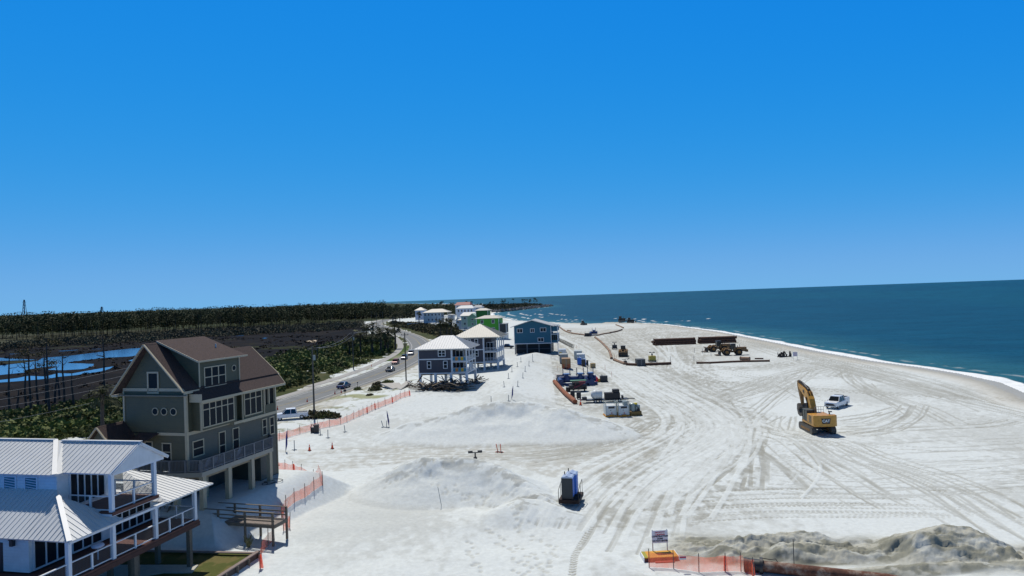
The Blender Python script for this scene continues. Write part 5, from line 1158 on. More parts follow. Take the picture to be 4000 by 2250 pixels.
def car(label, paint, kind='sedan', L=4.7, W=1.82, Hh=1.45, name='car'):
    """faces -Y. lower body by profile in y-z, greenhouse tapered, wheels, lamps"""
    r = empty(name, (0, 0, 0), 0, label, 'pickup truck' if kind == 'pickup' else 'car'); h = L/2
    low = .30 if kind == 'sedan' else .42; belt = Hh*.62 if kind != 'pickup' else Hh*.58; hood = belt-.08
    prof = [(-h+.05, low), (-h, low+.25), (-h+.08, hood-.15), (-h+.35, hood), (-h+L*.27, belt), (h-L*.12 if kind == 'sedan' else h-.05, belt), (h, belt-.12), (h, low+.2), (h-.06, low)]
    m = bmesh.new(); n = len(prof); vs = []
    for sx in (-1, 1):
        for (y, z) in prof:
            inset = .10 if z > belt-.2 else (.0 if z > low+.1 else .05); vs.append(m.verts.new((sx*(W/2-inset), y, z)))
    for i in range(n): m.faces.new([vs[i], vs[(i+1) % n], vs[n+(i+1) % n], vs[n+i]])
    m.faces.new(vs[:n][::-1]); m.faces.new(vs[n:]); bmesh.ops.bevel(m, geom=[e for e in m.edges], offset=.05, segments=2, affect='EDGES'); m.verts.index_update()
    b = MB(); b.add([v.co[:] for v in m.verts], [[v.index for v in f.verts] for f in m.faces]); m.free()
    if kind == 'pickup':
        b2 = MB(); b = MB(); bedl = L*.33
        b.box(-W/2, W/2, -h+.1, h-bedl, low, belt, .1); b.box(-W/2+.02, -W/2+.12, h-bedl, h, low, belt+.08, .03); b.box(W/2-.12, W/2-.02, h-bedl, h, low, belt+.08, .03); b.box(-W/2+.04, W/2-.04, h-.08, h, low+.1, belt+.06, .02)
        b.prism([(-h+.02, belt-.35), (-h+.1, belt-.02), (-h+L*.25, belt+.1), (-h+L*.25, belt-.4)], -W/2+.06, W/2-.06); b.box(-W/2+.1, W/2-.1, h-bedl, h-.05, low+.1, low+.3)
    body = b.build('body', paint, r)
    gl = {'sedan': [(-h+L*.25, belt), (-h+L*.42, Hh), (h-L*.33, Hh), (h-L*.10, belt)], 'suv': [(-h+L*.25, belt), (-h+L*.36, Hh), (h-L*.10, Hh-.03), (h-L*.02, belt)], 'pickup': [(-h+L*.24, belt), (-h+L*.36, Hh), (h-L*.37, Hh-.02), (h-L*.335, belt)]}[kind]
    def gh_(mb, top, bot, e=0., t0=0., t1=1.):
        v = []
        for sx in (-1, 1):
            for (y, z) in gl:
                f = (z-belt)/(Hh-belt); v.append((sx*(W/2-.10-.17*f+e), y, z))
        mb.add(v, [(0, 1, 2, 3), (7, 6, 5, 4), (0, 4, 5, 1), (2, 6, 7, 3), (0, 3, 7, 4)])
    b = MB(); gh_(b, 0, 0); b.build('window', mat("car_glass", (.01, .012, .014), .05, spec=.6), r)
    rf = MB(); y1, y2 = gl[1][0], gl[2][0]; rf.box(-W/2+.24, W/2-.24, y1-.02, y2+.02, Hh-.03, Hh+.03, .02)
    for sx in (-1, 1):
        for (ya, za), (yb, zb) in ((gl[0], gl[1]), (gl[3], gl[2])): rf.bar((sx*(W/2-.09), ya, za), (sx*(W/2-.26), yb, zb), .09, .05)
        ym = (y1+y2)/2; rf.bar((sx*(W/2-.09), ym, belt), (sx*(W/2-.255), ym, Hh), .09, .03)
    rf.build('roof', paint, r)
    wr = .33 if kind == 'sedan' else .40
    for sx in (-1, 1):
        for y in (-h+L*.18, h-L*.19): wheel(r, sx*(W/2-.12), y, wr, .24)
        MB().box(*sorted((sx*(W/2-.08), sx*(W/2-.5))), -h-.01, -h+.12, belt-.32, belt-.16, .02).build('headlight', lampw(), r)
        MB().box(*sorted((sx*(W/2-.02), sx*(W/2-.28 if kind != 'pickup' else W/2-.2))), h-.06, h+.015, belt-.34, belt-.08, .02).build('tail_light', red_l(), r)
        MB().box(*sorted((sx*(W/2-.06), sx*(W/2+.16))), -h+L*.29, -h+L*.33, belt+.02, belt+.17, .03).build('mirror', paint if kind != 'pickup' else dark(), r)
    b = MB(); b.box(-W/2+.3, W/2-.3, -h-.02, -h+.05, low+.2, belt-.18); b.build('grille', dark(), r)
    for y_ in (h-.02, -h-.08): MB().box(-W/2+.05, W/2-.05, y_, y_+.12, low+.03, low+.23, .03).build('bumper', steel() if kind == 'pickup' else paint, r)
    if kind == 'pickup': MB().box(-W/2+.13, W/2-.13, h-L*.33+.02, h-.1, belt-.02, belt+.0).build('bed_liner', mat("bed_dark", (.05, .05, .05), .8), r)
    return r
def metal_paint(n, c): return mat(n, c, .38, .1, coat=.15)
def park(o, p, ang): o.location = p; o.rotation_euler = (0, 0, math.radians(ang)); return o
wt_p = metal_paint("white_car_paint", (.68, .70, .72))
# heading angle: car faces -Y at 0; ang rotates counter-clockwise
def heading(p, q):   # rotate so that the car's front (-Y) points from p to q
    return math.degrees(math.atan2(q[1]-p[1], q[0]-p[0]))+90
def on_road(u, v, side, fwd, o):
    p = P(u, v, 1.07); k = int(np.argmin(np.hypot(rc[:, 0]-p.x, rc[:, 1]-p.y))); k = min(max(k, 1), len(rc)-2)
    t = rc[k+1]-rc[k-1]; t /= np.linalg.norm(t); n = np.array([-t[1], t[0]]); q = rc[k]+n*1.85*side; d = t*fwd
    o.location = (q[0], q[1], 1.07); o.rotation_euler = (0, 0, math.atan2(d[1], d[0])+math.pi/2)
# n is to the left of travel away from camera; the near side (right) lane goes away
on_road(1362, 1514, -1, 1, car("dark blue sedan alone in the near lane opposite the roadside cones", metal_paint("blue_car", (.02, .06, .16))))
on_road(1535, 1450, -1, 1, car("grey sedan with sun glinting off its rear glass", metal_paint("grey_car", (.16, .17, .165))))
on_road(1512, 1424, 1, -1, car("red car coming towards the camera ahead of two others", metal_paint("red_car", (.22, .02, .02)), 'suv', 4.4, 1.85, 1.6))
on_road(1553, 1404, 1, -1, car("dark blue car between the red one and the grey pickup", metal_paint("navy_car", (.015, .03, .07)), 'suv', 4.5, 1.85, 1.65))
on_road(1577, 1388, 1, -1, car("silver grey pickup last in the line of oncoming vehicles", metal_paint("silver_car", (.30, .31, .32)), 'suv', 5.4, 1.95, 1.75))
on_road(1570, 1292, -1, 1, car("small dark blue car far down the road at the start of the far bend", metal_paint("navy_car", (.015, .03, .07)), 'suv', 4.6, 1.85, 1.6))
p = G(1137, 1637); park(car("white pickup truck parked on sand left of the orange fence", wt_p, 'pickup', 5.9, 2.0, 1.9), p, heading((0, 0), (-.93, -.30)))
p = G(1980, 1357); park(car("black pickup truck parked between stilt houses and blue house", metal_paint("black_car", (.012, .012, .014)), 'pickup', 5.8, 2.0, 1.85), G(1980, 1361), 80)
# service truck on the beach
p = P(3240, 1589); c_t = car("white service pickup with utility body parked behind the excavator", wt_p, 'pickup', 6.3, 2.05, 1.98)
park(c_t, Vector((57.0, 121.6, 0)), heading((0, 0), (-.72, -.69)))
b = MB(); b.box(-1.02, 1.02, 1.15, 3.15, .95, 1.55, .03); b.build('utility_box', wt_p, c_t); b = MB(); b.box(-.75, .75, 1.2, 3.1, 1.56, 1.6); b.box(-.8, .8, 1.0, 1.1, 1.5, 2.05); b.build('headache_rack', dark(), c_t)

# ------------------------------------------------------------------ excavator (faces +Y)
def track_unit(root, x, L, w, h, m, name='track'):
    r = h/2; prof = []
    for k in range(9): a = math.pi/2+math.pi*k/8; prof.append((-L/2+r+r*math.cos(a), r+r*math.sin(a)))
    for k in range(9): a = -math.pi/2+math.pi*k/8; prof.append((L/2-r+r*math.cos(a), r+r*math.sin(a)))
    b = MB(); b.prism(prof, x-w/2, x+w/2)
    per = 0.; pl = prof+[prof[0]]; step = .2
    for i in range(len(pl)-1):
        a, c = Vector((0, *pl[i])), Vector((0, *pl[i+1])); Ls = (c-a).length; n = max(1, int(Ls/step)); d = (c-a).normalized(); nn = Vector((0, -d.z, d.y))
        for k in range(n):
            q = a.lerp(c, (k+.5)/n); b.bar(Vector((x-w/2-.01, q.y, q.z)), Vector((x+w/2+.01, q.y, q.z)), .07, .09, up=nn)
    t = b.build(name, m, root)
    return t
trm = mat("track_steel", (.13, .115, .095), .8, .2, var=.4, vs=3)
ex = empty("excavator", (0, 0, 0), 0, "yellow excavator with raised boom standing alone on the open sand, its back to the camera", "excavator")
for s_ in (-1, 1):
    t = track_unit(ex, s_*1.3, 5.0, .62, 1.0, trm)
    b = MB(); b.box(s_*1.3-.33, s_*1.3+.33, -1.6, 1.6, .3, .62); b.build('track_frame', yelD(), t)
b = MB(); b.box(-1.0, 1.0, -.9, .9, .45, .8, .08); b.cyl((0, 0, .8), (0, 0, 1.15), .75, n=20); b.build('undercarriage', dark(), ex)
b = MB(); b.box(-1.42, 1.42, -2.55, 1.7, 1.15, 1.42, .04); b.box(.25, 1.45, -2.2, 1.3, 1.42, 2.45, .1); b.box(-1.45, .25, -2.2, -.35, 1.42, 2.6, .1); b.build('house', yel(), ex)
# counterweight: curved back
prof = [(-1.55, -2.2), (-1.55, -2.95), (-1.2, -3.16), (-.5, -3.24), (.5, -3.24), (1.2, -3.16), (1.55, -2.95), (1.55, -2.2)]
b = MB(); b.prism(prof, 1.2, 2.72, 'z'); cw = b.build('counterweight', yel(), ex); bv = cw.modifiers.new("bevel", 'BEVEL'); bv.width = .07; bv.segments = 2
b = MB(); b.add([(-.62, -3.262, 2.32), (.62, -3.262, 2.32), (.5, -3.262, 1.62), (-.5, -3.262, 1.62), (-.62, -3.235, 2.32), (.62, -3.235, 2.32), (.5, -3.235, 1.62), (-.5, -3.235, 1.62)], [(0, 1, 2, 3), (4, 5, 6, 7), (0, 1, 5, 4), (1, 2, 6, 5), (2, 3, 7, 6), (3, 0, 4, 7)]); pltx = b.build('badge', mat("badge_black", (.012, .012, .012), .5), cw)
def text(s, size, m, parent, loc, rot, name='lettering', bold=.0, sx=1.):
    cu = bpy.data.curves.new(name, 'FONT'); cu.body = s; cu.size = size; cu.align_x = 'CENTER'; cu.align_y = 'CENTER'; cu.extrude = .004; cu.offset = bold
    tmp = bpy.data.objects.new("tmp", cu); C.objects.link(tmp); dg = bpy.context.evaluated_depsgraph_get(); me = bpy.data.meshes.new_from_object(tmp.evaluated_get(dg)); C.objects.unlink(tmp); bpy.data.objects.remove(tmp)
    me.name = name; me.materials.clear(); me.materials.append(m); o = bpy.data.objects.new(name, me); C.objects.link(o); o.parent = parent; o.location = loc; o.rotation_euler = rot; o.scale = (sx, 1, 1); return o
text("CAT", .50, mat("letter_white", (.75, .75, .72), .6), cw, (0, -3.272, 1.98), (math.pi/2, 0, 0), bold=.018)
b = MB(); b.prism([(-.10, 1.76), (.12, 1.76), (.01, 1.88)], -3.282, -3.274, 'y'); b.build('badge_triangle', yel(), cw)
b = MB()
for k in range(5): b.box(-1.475, -1.44, -2.1+.0, -1.0, 1.6+k*.19, 1.68+k*.19)
b.build('vent', dark(), ex)
b = MB(); b.box(-1.40, -.45, -.28, 1.45, 1.42, 2.95, .08); cab = b.build('cab', mat("cab_dark_green", (.022, .03, .027), .25), ex)
b = MB()
for (x, y) in ((-1.41, -.27), (-1.41, .55), (-1.41, 1.43), (-.45, -.27), (-.45, 1.43)): b.box(x-.03, x+.03, y-.03, y+.03, 1.42, 2.98)
b.box(-1.43, -.43, -.3, 1.47, 2.92, 3.0, .02); b.build('cab_frame', mat("cab_frame", (.05, .055, .05), .5), cab)
b = MB()
for x in (-1.2, -.65): b.cyl((x, -1.0, 2.95), (x, -1.0, 3.1), .05)
b.cyl((.9, -2.2, 2.5), (.9, -2.2, 2.95), .07); b.box(.75, 1.2, -2.35, -2.1, 3.0, 3.12); b.build('exhaust', dark(), ex)
b = MB()
for x in (.15, .5, .85, 1.2):
    b.tube([(x, .6, 2.4), (x, .6, 3.3)], .025, 5)
b.tube([(.15, .6, 3.3), (1.2, .6, 3.3)], .025, 5); b.tube([(.15, .6, 2.9), (1.2, .6, 2.9)], .025, 5); b.tube([(1.2, .6, 3.3), (1.35, -.8, 3.3), (1.35, -.8, 2.45)], .025, 5); b.tube([(-.4, -.4, 2.6), (-.4, -.4, 3.3), (.15, .6, 3.3)], .025, 5); b.build('handrail', mat("rail_grey", (.2, .2, .18), .6), ex)
def beam(pts, ws, hs, x=0.):
    """box-section arm: list of (y,z) centre points with widths and heights"""
    b = MB(); V = []
    for i, (y, z) in enumerate(pts):
        a = pts[max(i-1, 0)]; c = pts[min(i+1, len(pts)-1)]; d = Vector((0, c[0]-a[0], c[1]-a[1])).normalized(); n = Vector((0, -d.z, d.y)); p = Vector((x, y, z))
        V += [p+Vector((sx*ws[i]/2, 0, 0))+n*sn*hs[i]/2 for sx, sn in ((-1, -1), (1, -1), (1, 1), (-1, 1))]
    F = [(4*i+k, 4*i+(k+1) % 4, 4*i+4+(k+1) % 4, 4*i+4+k) for i in range(len(pts)-1) for k in range(4)]+[(3, 2, 1, 0), tuple(len(V)-4+k for k in range(4))]
    return b.add(V, F)
bo = beam([(.9, 2.0), (1.3, 2.9), (1.9, 3.9), (2.6, 4.6), (3.5, 5.0), (4.8, 5.35), (6.1, 5.75)], [.62, .72, .76, .76, .7, .6, .48], [.7, .95, 1.2, 1.3, 1.1, .85, .5], .0).build('boom', yel(), ex)
beam([(6.3, 6.25), (6.0, 5.8), (5.7, 5.1), (5.35, 3.9), (5.1, 2.9)], [.4, .5, .5, .42, .34], [.35, .75, .8, .55, .35]).build('stick', mat("arm_brown", (.22, .12, .035), .7, var=.4), ex)
b = MB()
for x in (-.46, .46): b.cyl((x, 1.6, 1.9), (x, 2.1, 3.5), .12); b.cyl((x, 2.1, 3.5), (x, 2.4, 4.4), .07)
b.cyl((0, 2.6, 5.4), (0, 4.6, 6.1), .13); b.cyl((0, 4.6, 6.1), (0, 6.2, 6.3), .07); b.cyl((0, 6.0, 5.1), (0, 5.75, 3.6), .1); b.build('hydraulic_cylinder', dark(), ex)
b = MB()
for x in (-.24, -.12, .12, .24): b.tube([(x, 1.3, 3.7), (x, 2.0, 5.0), (x, 3.0, 5.7), (x, 4.4, 5.9), (x, 5.9, 6.2)], .045, 5)
b.build('hose', rubber(), ex)
b = MB(); b.prism([(5.2, 3.1), (5.6, 2.9), (5.7, 2.2), (5.3, 1.5), (4.6, 1.3), (3.9, 1.7), (4.0, 1.95), (4.7, 1.7), (5.1, 2.2), (4.8, 2.6)], -.65, .65)
for k in range(5): b.box(-.63+k*.29, -.5+k*.29, 3.65, 4.0, 1.7, 1.85)
b.build('bucket', trm, ex)
b = MB(); b.prism([(3.3, 5.2), (3.7, 5.3), (3.8, 4.95), (3.4, 4.8)], -.40, -.352); b.build('emblem', dark(), bo)
ex.location = (44.6, 101.8, 0); ex.rotation_euler = (0, 0, math.radians(-3)); ex.scale = (1.07,)*3

# ------------------------------------------------------------------ wheel loaders, dozers
def loader(label, facing, grp=None, name='wheel_loader'):
    """faces -X in its own frame"""
    r = empty(name, (0, 0, 0), 0, label, 'wheel loader', grp)
    for x in (-1.9, 1.6):
        for s_ in (-1, 1): wheel(r, 0, 0, .9, .7, yelD(), tread=16); o = [c for c in r.children][-1]; o.rotation_euler = (0, 0, math.pi/2); o.location = (x, s_*1.15, 0)
    b = MB(); b.box(.3, 3.9, -.85, .85, 1.1, 2.35, .15); b.box(-2.6, -.2, -.5, .5, .8, 1.6, .08); b.box(-.4, .6, -.4, .4, .8, 1.3); b.box(3.6, 4.3, -.9, .9, .9, 1.6, .08); b.build('body', mat('loader_yellow', (.17, .09, .03), .6, var=.4, vs=1.5), r)
    b = MB()
    for s_ in (-1, 1): b.prism([(.8, 1.75), (1.0, 2.0), (2.2, 2.0), (2.5, 1.6), (2.4, 1.5), (2.1, 1.85), (1.1, 1.85)], s_*1.15-.3, s_*1.15+.3, 'y'); b.prism([(-2.8, 1.5), (-2.5, 1.95), (-1.3, 1.95), (-1.1, 1.7), (-1.35, 1.85), (-2.4, 1.85)], s_*1.15-.3, s_*1.15+.3, 'y')
    b.build('fender', yelD(), r)
    b = MB(); b.box(-.55, .75, -.7, .7, 1.6, 3.2, .1); b.build('cab', mat("cab_glass", (.012, .02, .022), .12), r)
    b = MB(); b.box(-.7, .9, -.8, .8, 3.2, 3.34, .04)
    for x in (-.56, .1, .76):
        for s_ in (-1, 1): b.bar((x, s_*.71, 1.6), (x, s_*.71, 3.2), .08)
    b.build('cab_frame', dark(), r)
    b = MB()
    for s_ in (-1, 1): b.bar((-.9, s_*.55, 2.0), (-3.0, s_*.55, 1.5), .14, .4); b.bar((-3.0, s_*.55, 1.5), (-3.9, s_*.55, .6), .14, .35)
    b.bar((-2.0, 0, 1.2), (-2.6, 0, 2.2), .12, .35); b.build('lift_arm', yelD(), r)
    b = MB(); b.prism([(-3.7, .15), (-5.0, .1), (-4.95, .2), (-3.9, .35), (-3.75, 1.1), (-4.3, 1.55), (-4.2, 1.6), (-3.55, 1.2)], -1.5, 1.5, 'y'); b.build('bucket', mat("bucket_steel", (.10, .075, .05), .7, .2, var=.4), r)
    b = MB(); b.cyl((2.2, .3, 2.3), (2.2, .3, 3.0), .07); b.cyl((1.4, -.3, 2.3), (1.4, -.3, 2.8), .1); b.build('exhaust', dark(), r)
    return r
l1 = loader("yellow wheel loader nearest the camera in front of the rusty pipe stack", 0)
l1.location = G(2862, 1387); l1.rotation_euler = (0, 0, math.radians(-4)); l1.scale = (1.12,)*3
l2 = copy_tree(l1); l2['label'] = "wheel loader half hidden behind the nearer one, bucket pointing left"; l2.location = G(2806, 1373); l2.rotation_euler = (0, 0, math.radians(3))
for o in (l1, l2): o['group'] = "wheel loaders parked by the pipe stacks"
l3 = copy_tree(l1); l3['label'] = "dark wheel loader seen head-on beside the curving pipeline"; l3.location = G(2435, 1390); l3.rotation_euler = (0, 0, math.radians(80)); l3.scale = (1.05,)*3
if 'group' in l3: del l3['group']
def dozer(label):
    r = empty("bulldozer", (0, 0, 0), 0, label, "bulldozer", "bulldozers working at the far water's edge")
    for s_ in (-1, 1): track_unit(r, s_*1.05, 3.9, .6, 1.15, trm)
    b = MB(); b.box(-.75, .75, -1.9, .3, .8, 2.0, .1); b.box(-.8, .8, .3, 1.9, .8, 1.6, .1); b.build('body', mat("dozer_dirty", (.05, .045, .035), .8), r)
    b = MB(); b.box(-.7, .7, .1, 1.5, 1.6, 2.95, .08); b.build('cab', mat("cab_glass", (.012, .02, .022), .12), r); MB().box(-.85, .85, -.05, 1.65, 2.95, 3.1, .04).build('cab_roof', dark(), r)
    b = MB(); b.prism([(-2.9, .1), (-2.6, .6), (-2.65, 1.35), (-2.85, 1.4), (-2.8, .6), (-3.05, .12)], -1.9, 1.9); b.build('blade', trm, r)
    b = MB(); b.bar((-.9, -2.7, .5), (-.9, 0, .6), .15, .25); b.bar((.9, -2.7, .5), (.9, 0, .6), .15, .25); b.cyl((.2, -1.0, 2.0), (.2, -1.0, 2.8), .07); b.build('push_arm', dark(), r); return r
d1 = dozer("bulldozer alone at the water's edge, directly right of the blue house"); d1.location = G(2278, 1270); d1.rotation_euler = (0, 0, .3)
d2 = copy_tree(d1); d2['label'] = "left one of the pair of bulldozers on the far sand spit"; d2.location = (77, 484, Hs(77, 484)); d2.rotation_euler = (0, 0, 1.3); d2.scale = (1.3,)*3
d3 = copy_tree(d1); d3['label'] = "right one of the pair of bulldozers on the far sand spit"; d3.location = (83.5, 486, Hs(83.5, 486)); d3.rotation_euler = (0, 0, 1.5); d3.scale = (1.3,)*3

# ------------------------------------------------------------------ light towers
def light_tower(label, bm, bw=1.9, bl=2.0, bh=1.5, mast=1.1):
    r = empty("light_tower", (0, 0, 0), 0, label, "light tower")
    b = MB(); b.box(-bw/2, bw/2, -bl/2, bl/2, .45, .45+bh, .08); b.build('housing', bm, r)
    b = MB(); b.box(-bw/2-.1, bw/2+.1, -bl/2-.3, bl/2+.3, .3, .45); b.build('chassis', dark(), r); wheel(r, -bw/2-.05, 0, .33, .2); wheel(r, bw/2+.05, 0, .33, .2)
    b = MB(); z = .45+bh; b.box(-.09, .09, -.09, .09, z, z+mast); b.box(-.22, .22, -.15, .15, z+mast*.15, z+mast*.62); b.build('mast', dark(), r)
    MB().box(-.75, .75, -.05, .05, z+mast, z+mast+.1).build('lamp_bar', dark(), r)
    for x in (-.72, -.45, .45, .72):
        l = MB().box(x-.15, x+.15, -.14, .1, z+mast+.02, z+mast+.3, .03).build('lamp', dark(), r); MB().box(x-.12, x+.12, .101, .108, z+mast+.05, z+mast+.27).build('lamp_glass', lampw(), l)
    return r
t1 = light_tower("black light tower with two lamp clusters rising behind the near sand mound", mat("grey_housing", (.16, .165, .17), .5), bh=1.1, mast=1.35)
pt = D(1856, 1768, 84.5); t1.location = (pt.x, pt.y, pt.z-2.95); t1.rotation_euler = (0, 0, .1)
t2 = light_tower("dark light tower beside the head-on wheel loader", mat("black_housing", (.02, .02, .022), .5), 1.7, 1.8, 1.2, .9); t2.location = G(2401, 1364)
t3 = light_tower("yellow light tower behind the long pipe, right of the dark tank", mat("yellow_housing", (.42, .32, .05), .5), 2.0, 2.0, 1.4, .9); t3.location = G(2548, 1413)
# ------------------------------------------------------------------ rusty pipes
def pipe(pts, r, label, m=None, name="pipe", flange=True, dz=None):
    p0 = Vector(pts[0]); b = MB(); q = [Vector(p)-p0 for p in pts]; b.tube(q, r, 14)
    o = b.build(name, m or rust()); o.location = p0; tag(o, label, "pipe")
    if flange:
        d = (q[1]-q[0]).normalized(); MB().cyl(q[0]-d*.06, q[0]+d*.08, r*1.22, n=18).build('flange', m or rust(), o)
        if len(q) > 6:
            for k in range(3, len(q)-1, 3): d = (q[k+1]-q[k-1]).normalized(); MB().cyl(q[k]-d*.08, q[k]+d*.08, r*1.2, n=14).build('flange', m or rust(), o)
        d = (q[-1]-q[-2]).normalized(); MB().cyl(q[-1]-d*.08, q[-1]+d*.06, r*1.22, n=18).build('flange', m or rust(), o)
    return o
def gpath(px, r, sink=.15):
    pts = catmull([tuple(P(u, v, r)[:2]) for u, v in px], 5.); return [(x, y, Hs(x, y)+r-sink) for x, y in pts]
cB1 = crop(2100, 1200, 5.152)
pipe(gpath([cB1(*q) for q in ((395, 355), (470, 415), (550, 470), (640, 505), (780, 530), (960, 553))], .42), .42, "tan pipeline curving from behind the blue house to the far blue pump", tanpipe())
pipe(gpath([cB1(*q) for q in ((1195, 560), (1330, 530), (1450, 512))], .42), .42, "short brown pipe just right of the far blue pump", tanpipe()); pipe(gpath([cB1(*q) for q in ((1465, 508), (1600, 480), (1695, 448))], .42), .42, "dark pipe length continuing right from the far pump", rust())
pipe(gpath([cB1(*q) for q in ((1580, 350), (1660, 378), (1725, 412))], .4), .4, "orange-brown pipe running up to the pair of bulldozers", tanpipe())
pipe(gpath([cB1(*q) for q in ((1160, 600), (1250, 668), (1350, 760), (1430, 850), (1470, 940), (1488, 1022))], .42), .42, "sand-dusted pipeline bending down from the far pump", tanpipe())
pipe(gpath([cB1(*q) for q in ((1550, 1050), (1680, 1098), (1760, 1128))], .45), .45, "brown pipe elbow leading to the valve", tanpipe()); pipe(gpath([cB1(*q) for q in ((1800, 1140), (2000, 1150), (2300, 1138), (2676, 1122))], .45), .45, "long straight dark brown pipe passing behind the grey tank")
cD = crop(2500, 1200, 3.68)
pipe(gpath([cD(*q) for q in ((815, 790), (1000, 790), (1300, 775), (1500, 768), (1860, 762))], .42, .3), .42, "long half-buried pipe at the beach centre, right of the sand gap"); pipe(gpath([cD(*q) for q in ((1445, 735), (1575, 740))], .5, 0), .5, "short fat pipe stub lying above the half-buried pipe", tanpipe()); pipe(gpath([cD(*q) for q in ((1650, 738), (1775, 738))], .2, 0), .2, "thin dark pipe offcut right of the fat pipe stub", flange=False)
pipe([G(605+100, 320)]*0 or gpath([cB1(600, 465), cB1(670, 478)], .35, 0), .35, "short pipe piece lying beside the curving tan pipeline", tanpipe(), flange=False)
# orange pipe by the pump yard
cM = crop(2100, 1350, 4.831)
a = G(*cM(318, 715)); c = G(*cM(712, 1105)); pipe([(a.x, a.y, a.z+.5), ((a.x+c.x)/2, (a.y+c.y)/2, .52), (c.x, c.y, .5)], .46, "long orange-brown pipe slanting from the sand berm beside the blue manifold", orangeR(), flange=False)
# big pipe at lower right
a = D(2925, 2198, 52.4); c = D(3470, 2263, 49.0); a.z = .46; c.z = .40; d_ = (c-a).normalized(); rsm = mat("rust_sand_pipe", (.10, .042, .024), .9, var=.5, vs=1.1, bump=.4, bs=8)
for nd in rsm.node_tree.nodes:
    if nd.type == 'VALTORGB': nd.color_ramp.elements[0].color = (.035, .014, .010, 1); nd.color_ramp.elements[1].color = (.34, .28, .22, 1); e_ = nd.color_ramp.elements.new(.5); e_.color = (.13, .05, .028, 1)
bp_ = pipe([tuple(a), tuple(a.lerp(c, .5)), tuple(c), tuple(c+d_*6-Vector((0, 0, .8)))], .42, "big rusty pipe with a bolted end flange lying across the lower right corner", rsm, flange=False)
b = MB(); q = d_*.9; b.cyl(q-d_*.12, q+d_*.12, .62, n=24); b.cyl(-d_*.35, d_*.02, .5, n=24); b.cyl(Vector((0, 0, 0)), q, .47, n=20); b.build('flange', dark(), bp_)
b = MB(); b.tube([q+Vector((.1, 0, .6)), q+Vector((.6, -.2, .55)), q+Vector((1.1, 0, .5)), q+Vector((1.3, -.4, .1))], .03, 5); b.build('chain', dark(), bp_)
# stacks: every pipe is a thing
def stack(u0, u1, v, rows, label, tilt=0., L=None):
    a = P(u0, v, 0); c = P(u1, v-(u1-u0)*.035, 0); ax = (c-a).normalized(); L = L or (c-a).length; back = Vector((-ax.y, ax.x, 0)); r = .47; k = 0
    proto = None
    names = ["bottom", "second", "third", "fourth"]
    for lv in range(rows):
        for j in range(5-lv):
            p = a+back*((j+lv*.5)*r*2.02)+ax*rnd.uniform(-.5, .5)+Vector((0, 0, r+lv*r*1.75))
            if proto is None: proto = pipe([(0, 0, 0), tuple(ax*L*.5), tuple(ax*L)], r, "", rust(), "stacked_pipe")
            o = proto if k == 0 else copy_tree(proto); o.location = p; o['category'] = "pipe"; o['group'] = "rusty pipes in the "+label; k += 1
            o['label'] = "rusty pipe in the %s layer of the %s" % (names[lv], label)
            if j == 0 and lv == rows-1: o['label'] = "front pipe of the top layer of the "+label
stack(2560, 2718, 1350, 3, "left pipe stack"); stack(2736, 2876, 1343, 3, "right pipe stack behind the loaders")
a = G(2548, 1340); pipe([(a.x, a.y, .5), (a.x+3.0, a.y-9, .45)], .42, "single lighter pipe poking out at the left foot of the left stack", tanpipe())
# ------------------------------------------------------------------ containers, tanks, toilets, pumps
def box_unit(u, v, w, l, h, rz, m, label, cat="container", name="container", ribs=True, legs=.0, top=None):
    g = G(u, v); r = empty(name, g, math.radians(rz), label, cat); b = MB(); b.box(0, w, 0, l, .12+legs, h, .04)
    if ribs:
        for k in range(int(l/.6)): b.box(-.03, 0, .2+k*.6, .42+k*.6, .3+legs, h-.15); b.box(w, w+.03, .2+k*.6, .42+k*.6, .3+legs, h-.15)
    b.build('body', m, r); b = MB(); b.box(.02, w-.02, .05, l-.05, 0, .12+legs); b.build('skid', dark(), r)
    b = MB(); b.box(w*.06, w*.49, -.03, 0, .25+legs, h-.12); b.box(w*.51, w*.94, -.03, 0, .25+legs, h-.12); d = b.build('door', m, r)
    b = MB(); b.box(w*.46, w*.475, -.06, -.03, .3+legs, h-.2); b.box(w*.525, w*.54, -.06, -.03, .3+legs, h-.2); b.build('lock_bar', steel(), d)
    if top: b = MB(); b.box(.05, w-.05, .05, l-.05, h, h+.03); b.build('roof_sheet', top, r)
    return r
C1 = lambda x, y: cB1(x, y)
u, v = C1(490, 1232); r = box_unit(u, v, 2.5, 4.0, 2.7, -4, mat("tan_container", (.30, .18, .085), .7, var=.2), "tan brown container with red traffic gear leaning on its front")
b = MB()
for x in (.3, .55, 1.4, 1.9, 2.2): b.cyl((x, -.4, 0), (x+.1, -.1, 1.2), .05, n=6); b.cyl((x, -.4, 0), (x, -.4, .08), .2)
tag(b.build('warning_post', orng(), r))
u, v = C1(447, 1135); box_unit(u, v, 2.5, 5.0, 2.7, -4, mat("grey_container", (.26, .28, .27), .7, var=.2), "grey container right behind the tan brown one")
u, v = C1(420, 985); r = box_unit(u, v, 2.7, 5.5, 2.3, -4, mat("white_trailer", (.55, .57, .57), .35, var=.1), "white trailer unit shining in the sun behind the grey container", "trailer", "trailer", legs=.4); wheel(r, 2.5, 1.5, .4, .25); wheel(r, 0.1, 1.5, .4, .25)
MB().box(.3, 1.2, -.05, -.03, .8, 1.4).build('side_panel', mat("panel_yellow", (.5, .35, .03), .6), r)
u, v = C1(738, 1050); box_unit(u, v, 2.5, 6.0, 2.6, -5, mat("light_grey_container", (.36, .40, .40), .6, var=.12), "light grey container at the back of the right-hand row")
u, v = C1(795, 1120); box_unit(u, v, 2.5, 4.5, 2.6, -5, mat("white_container", (.50, .54, .56), .6, var=.12), "white container directly behind the pair of toilets")
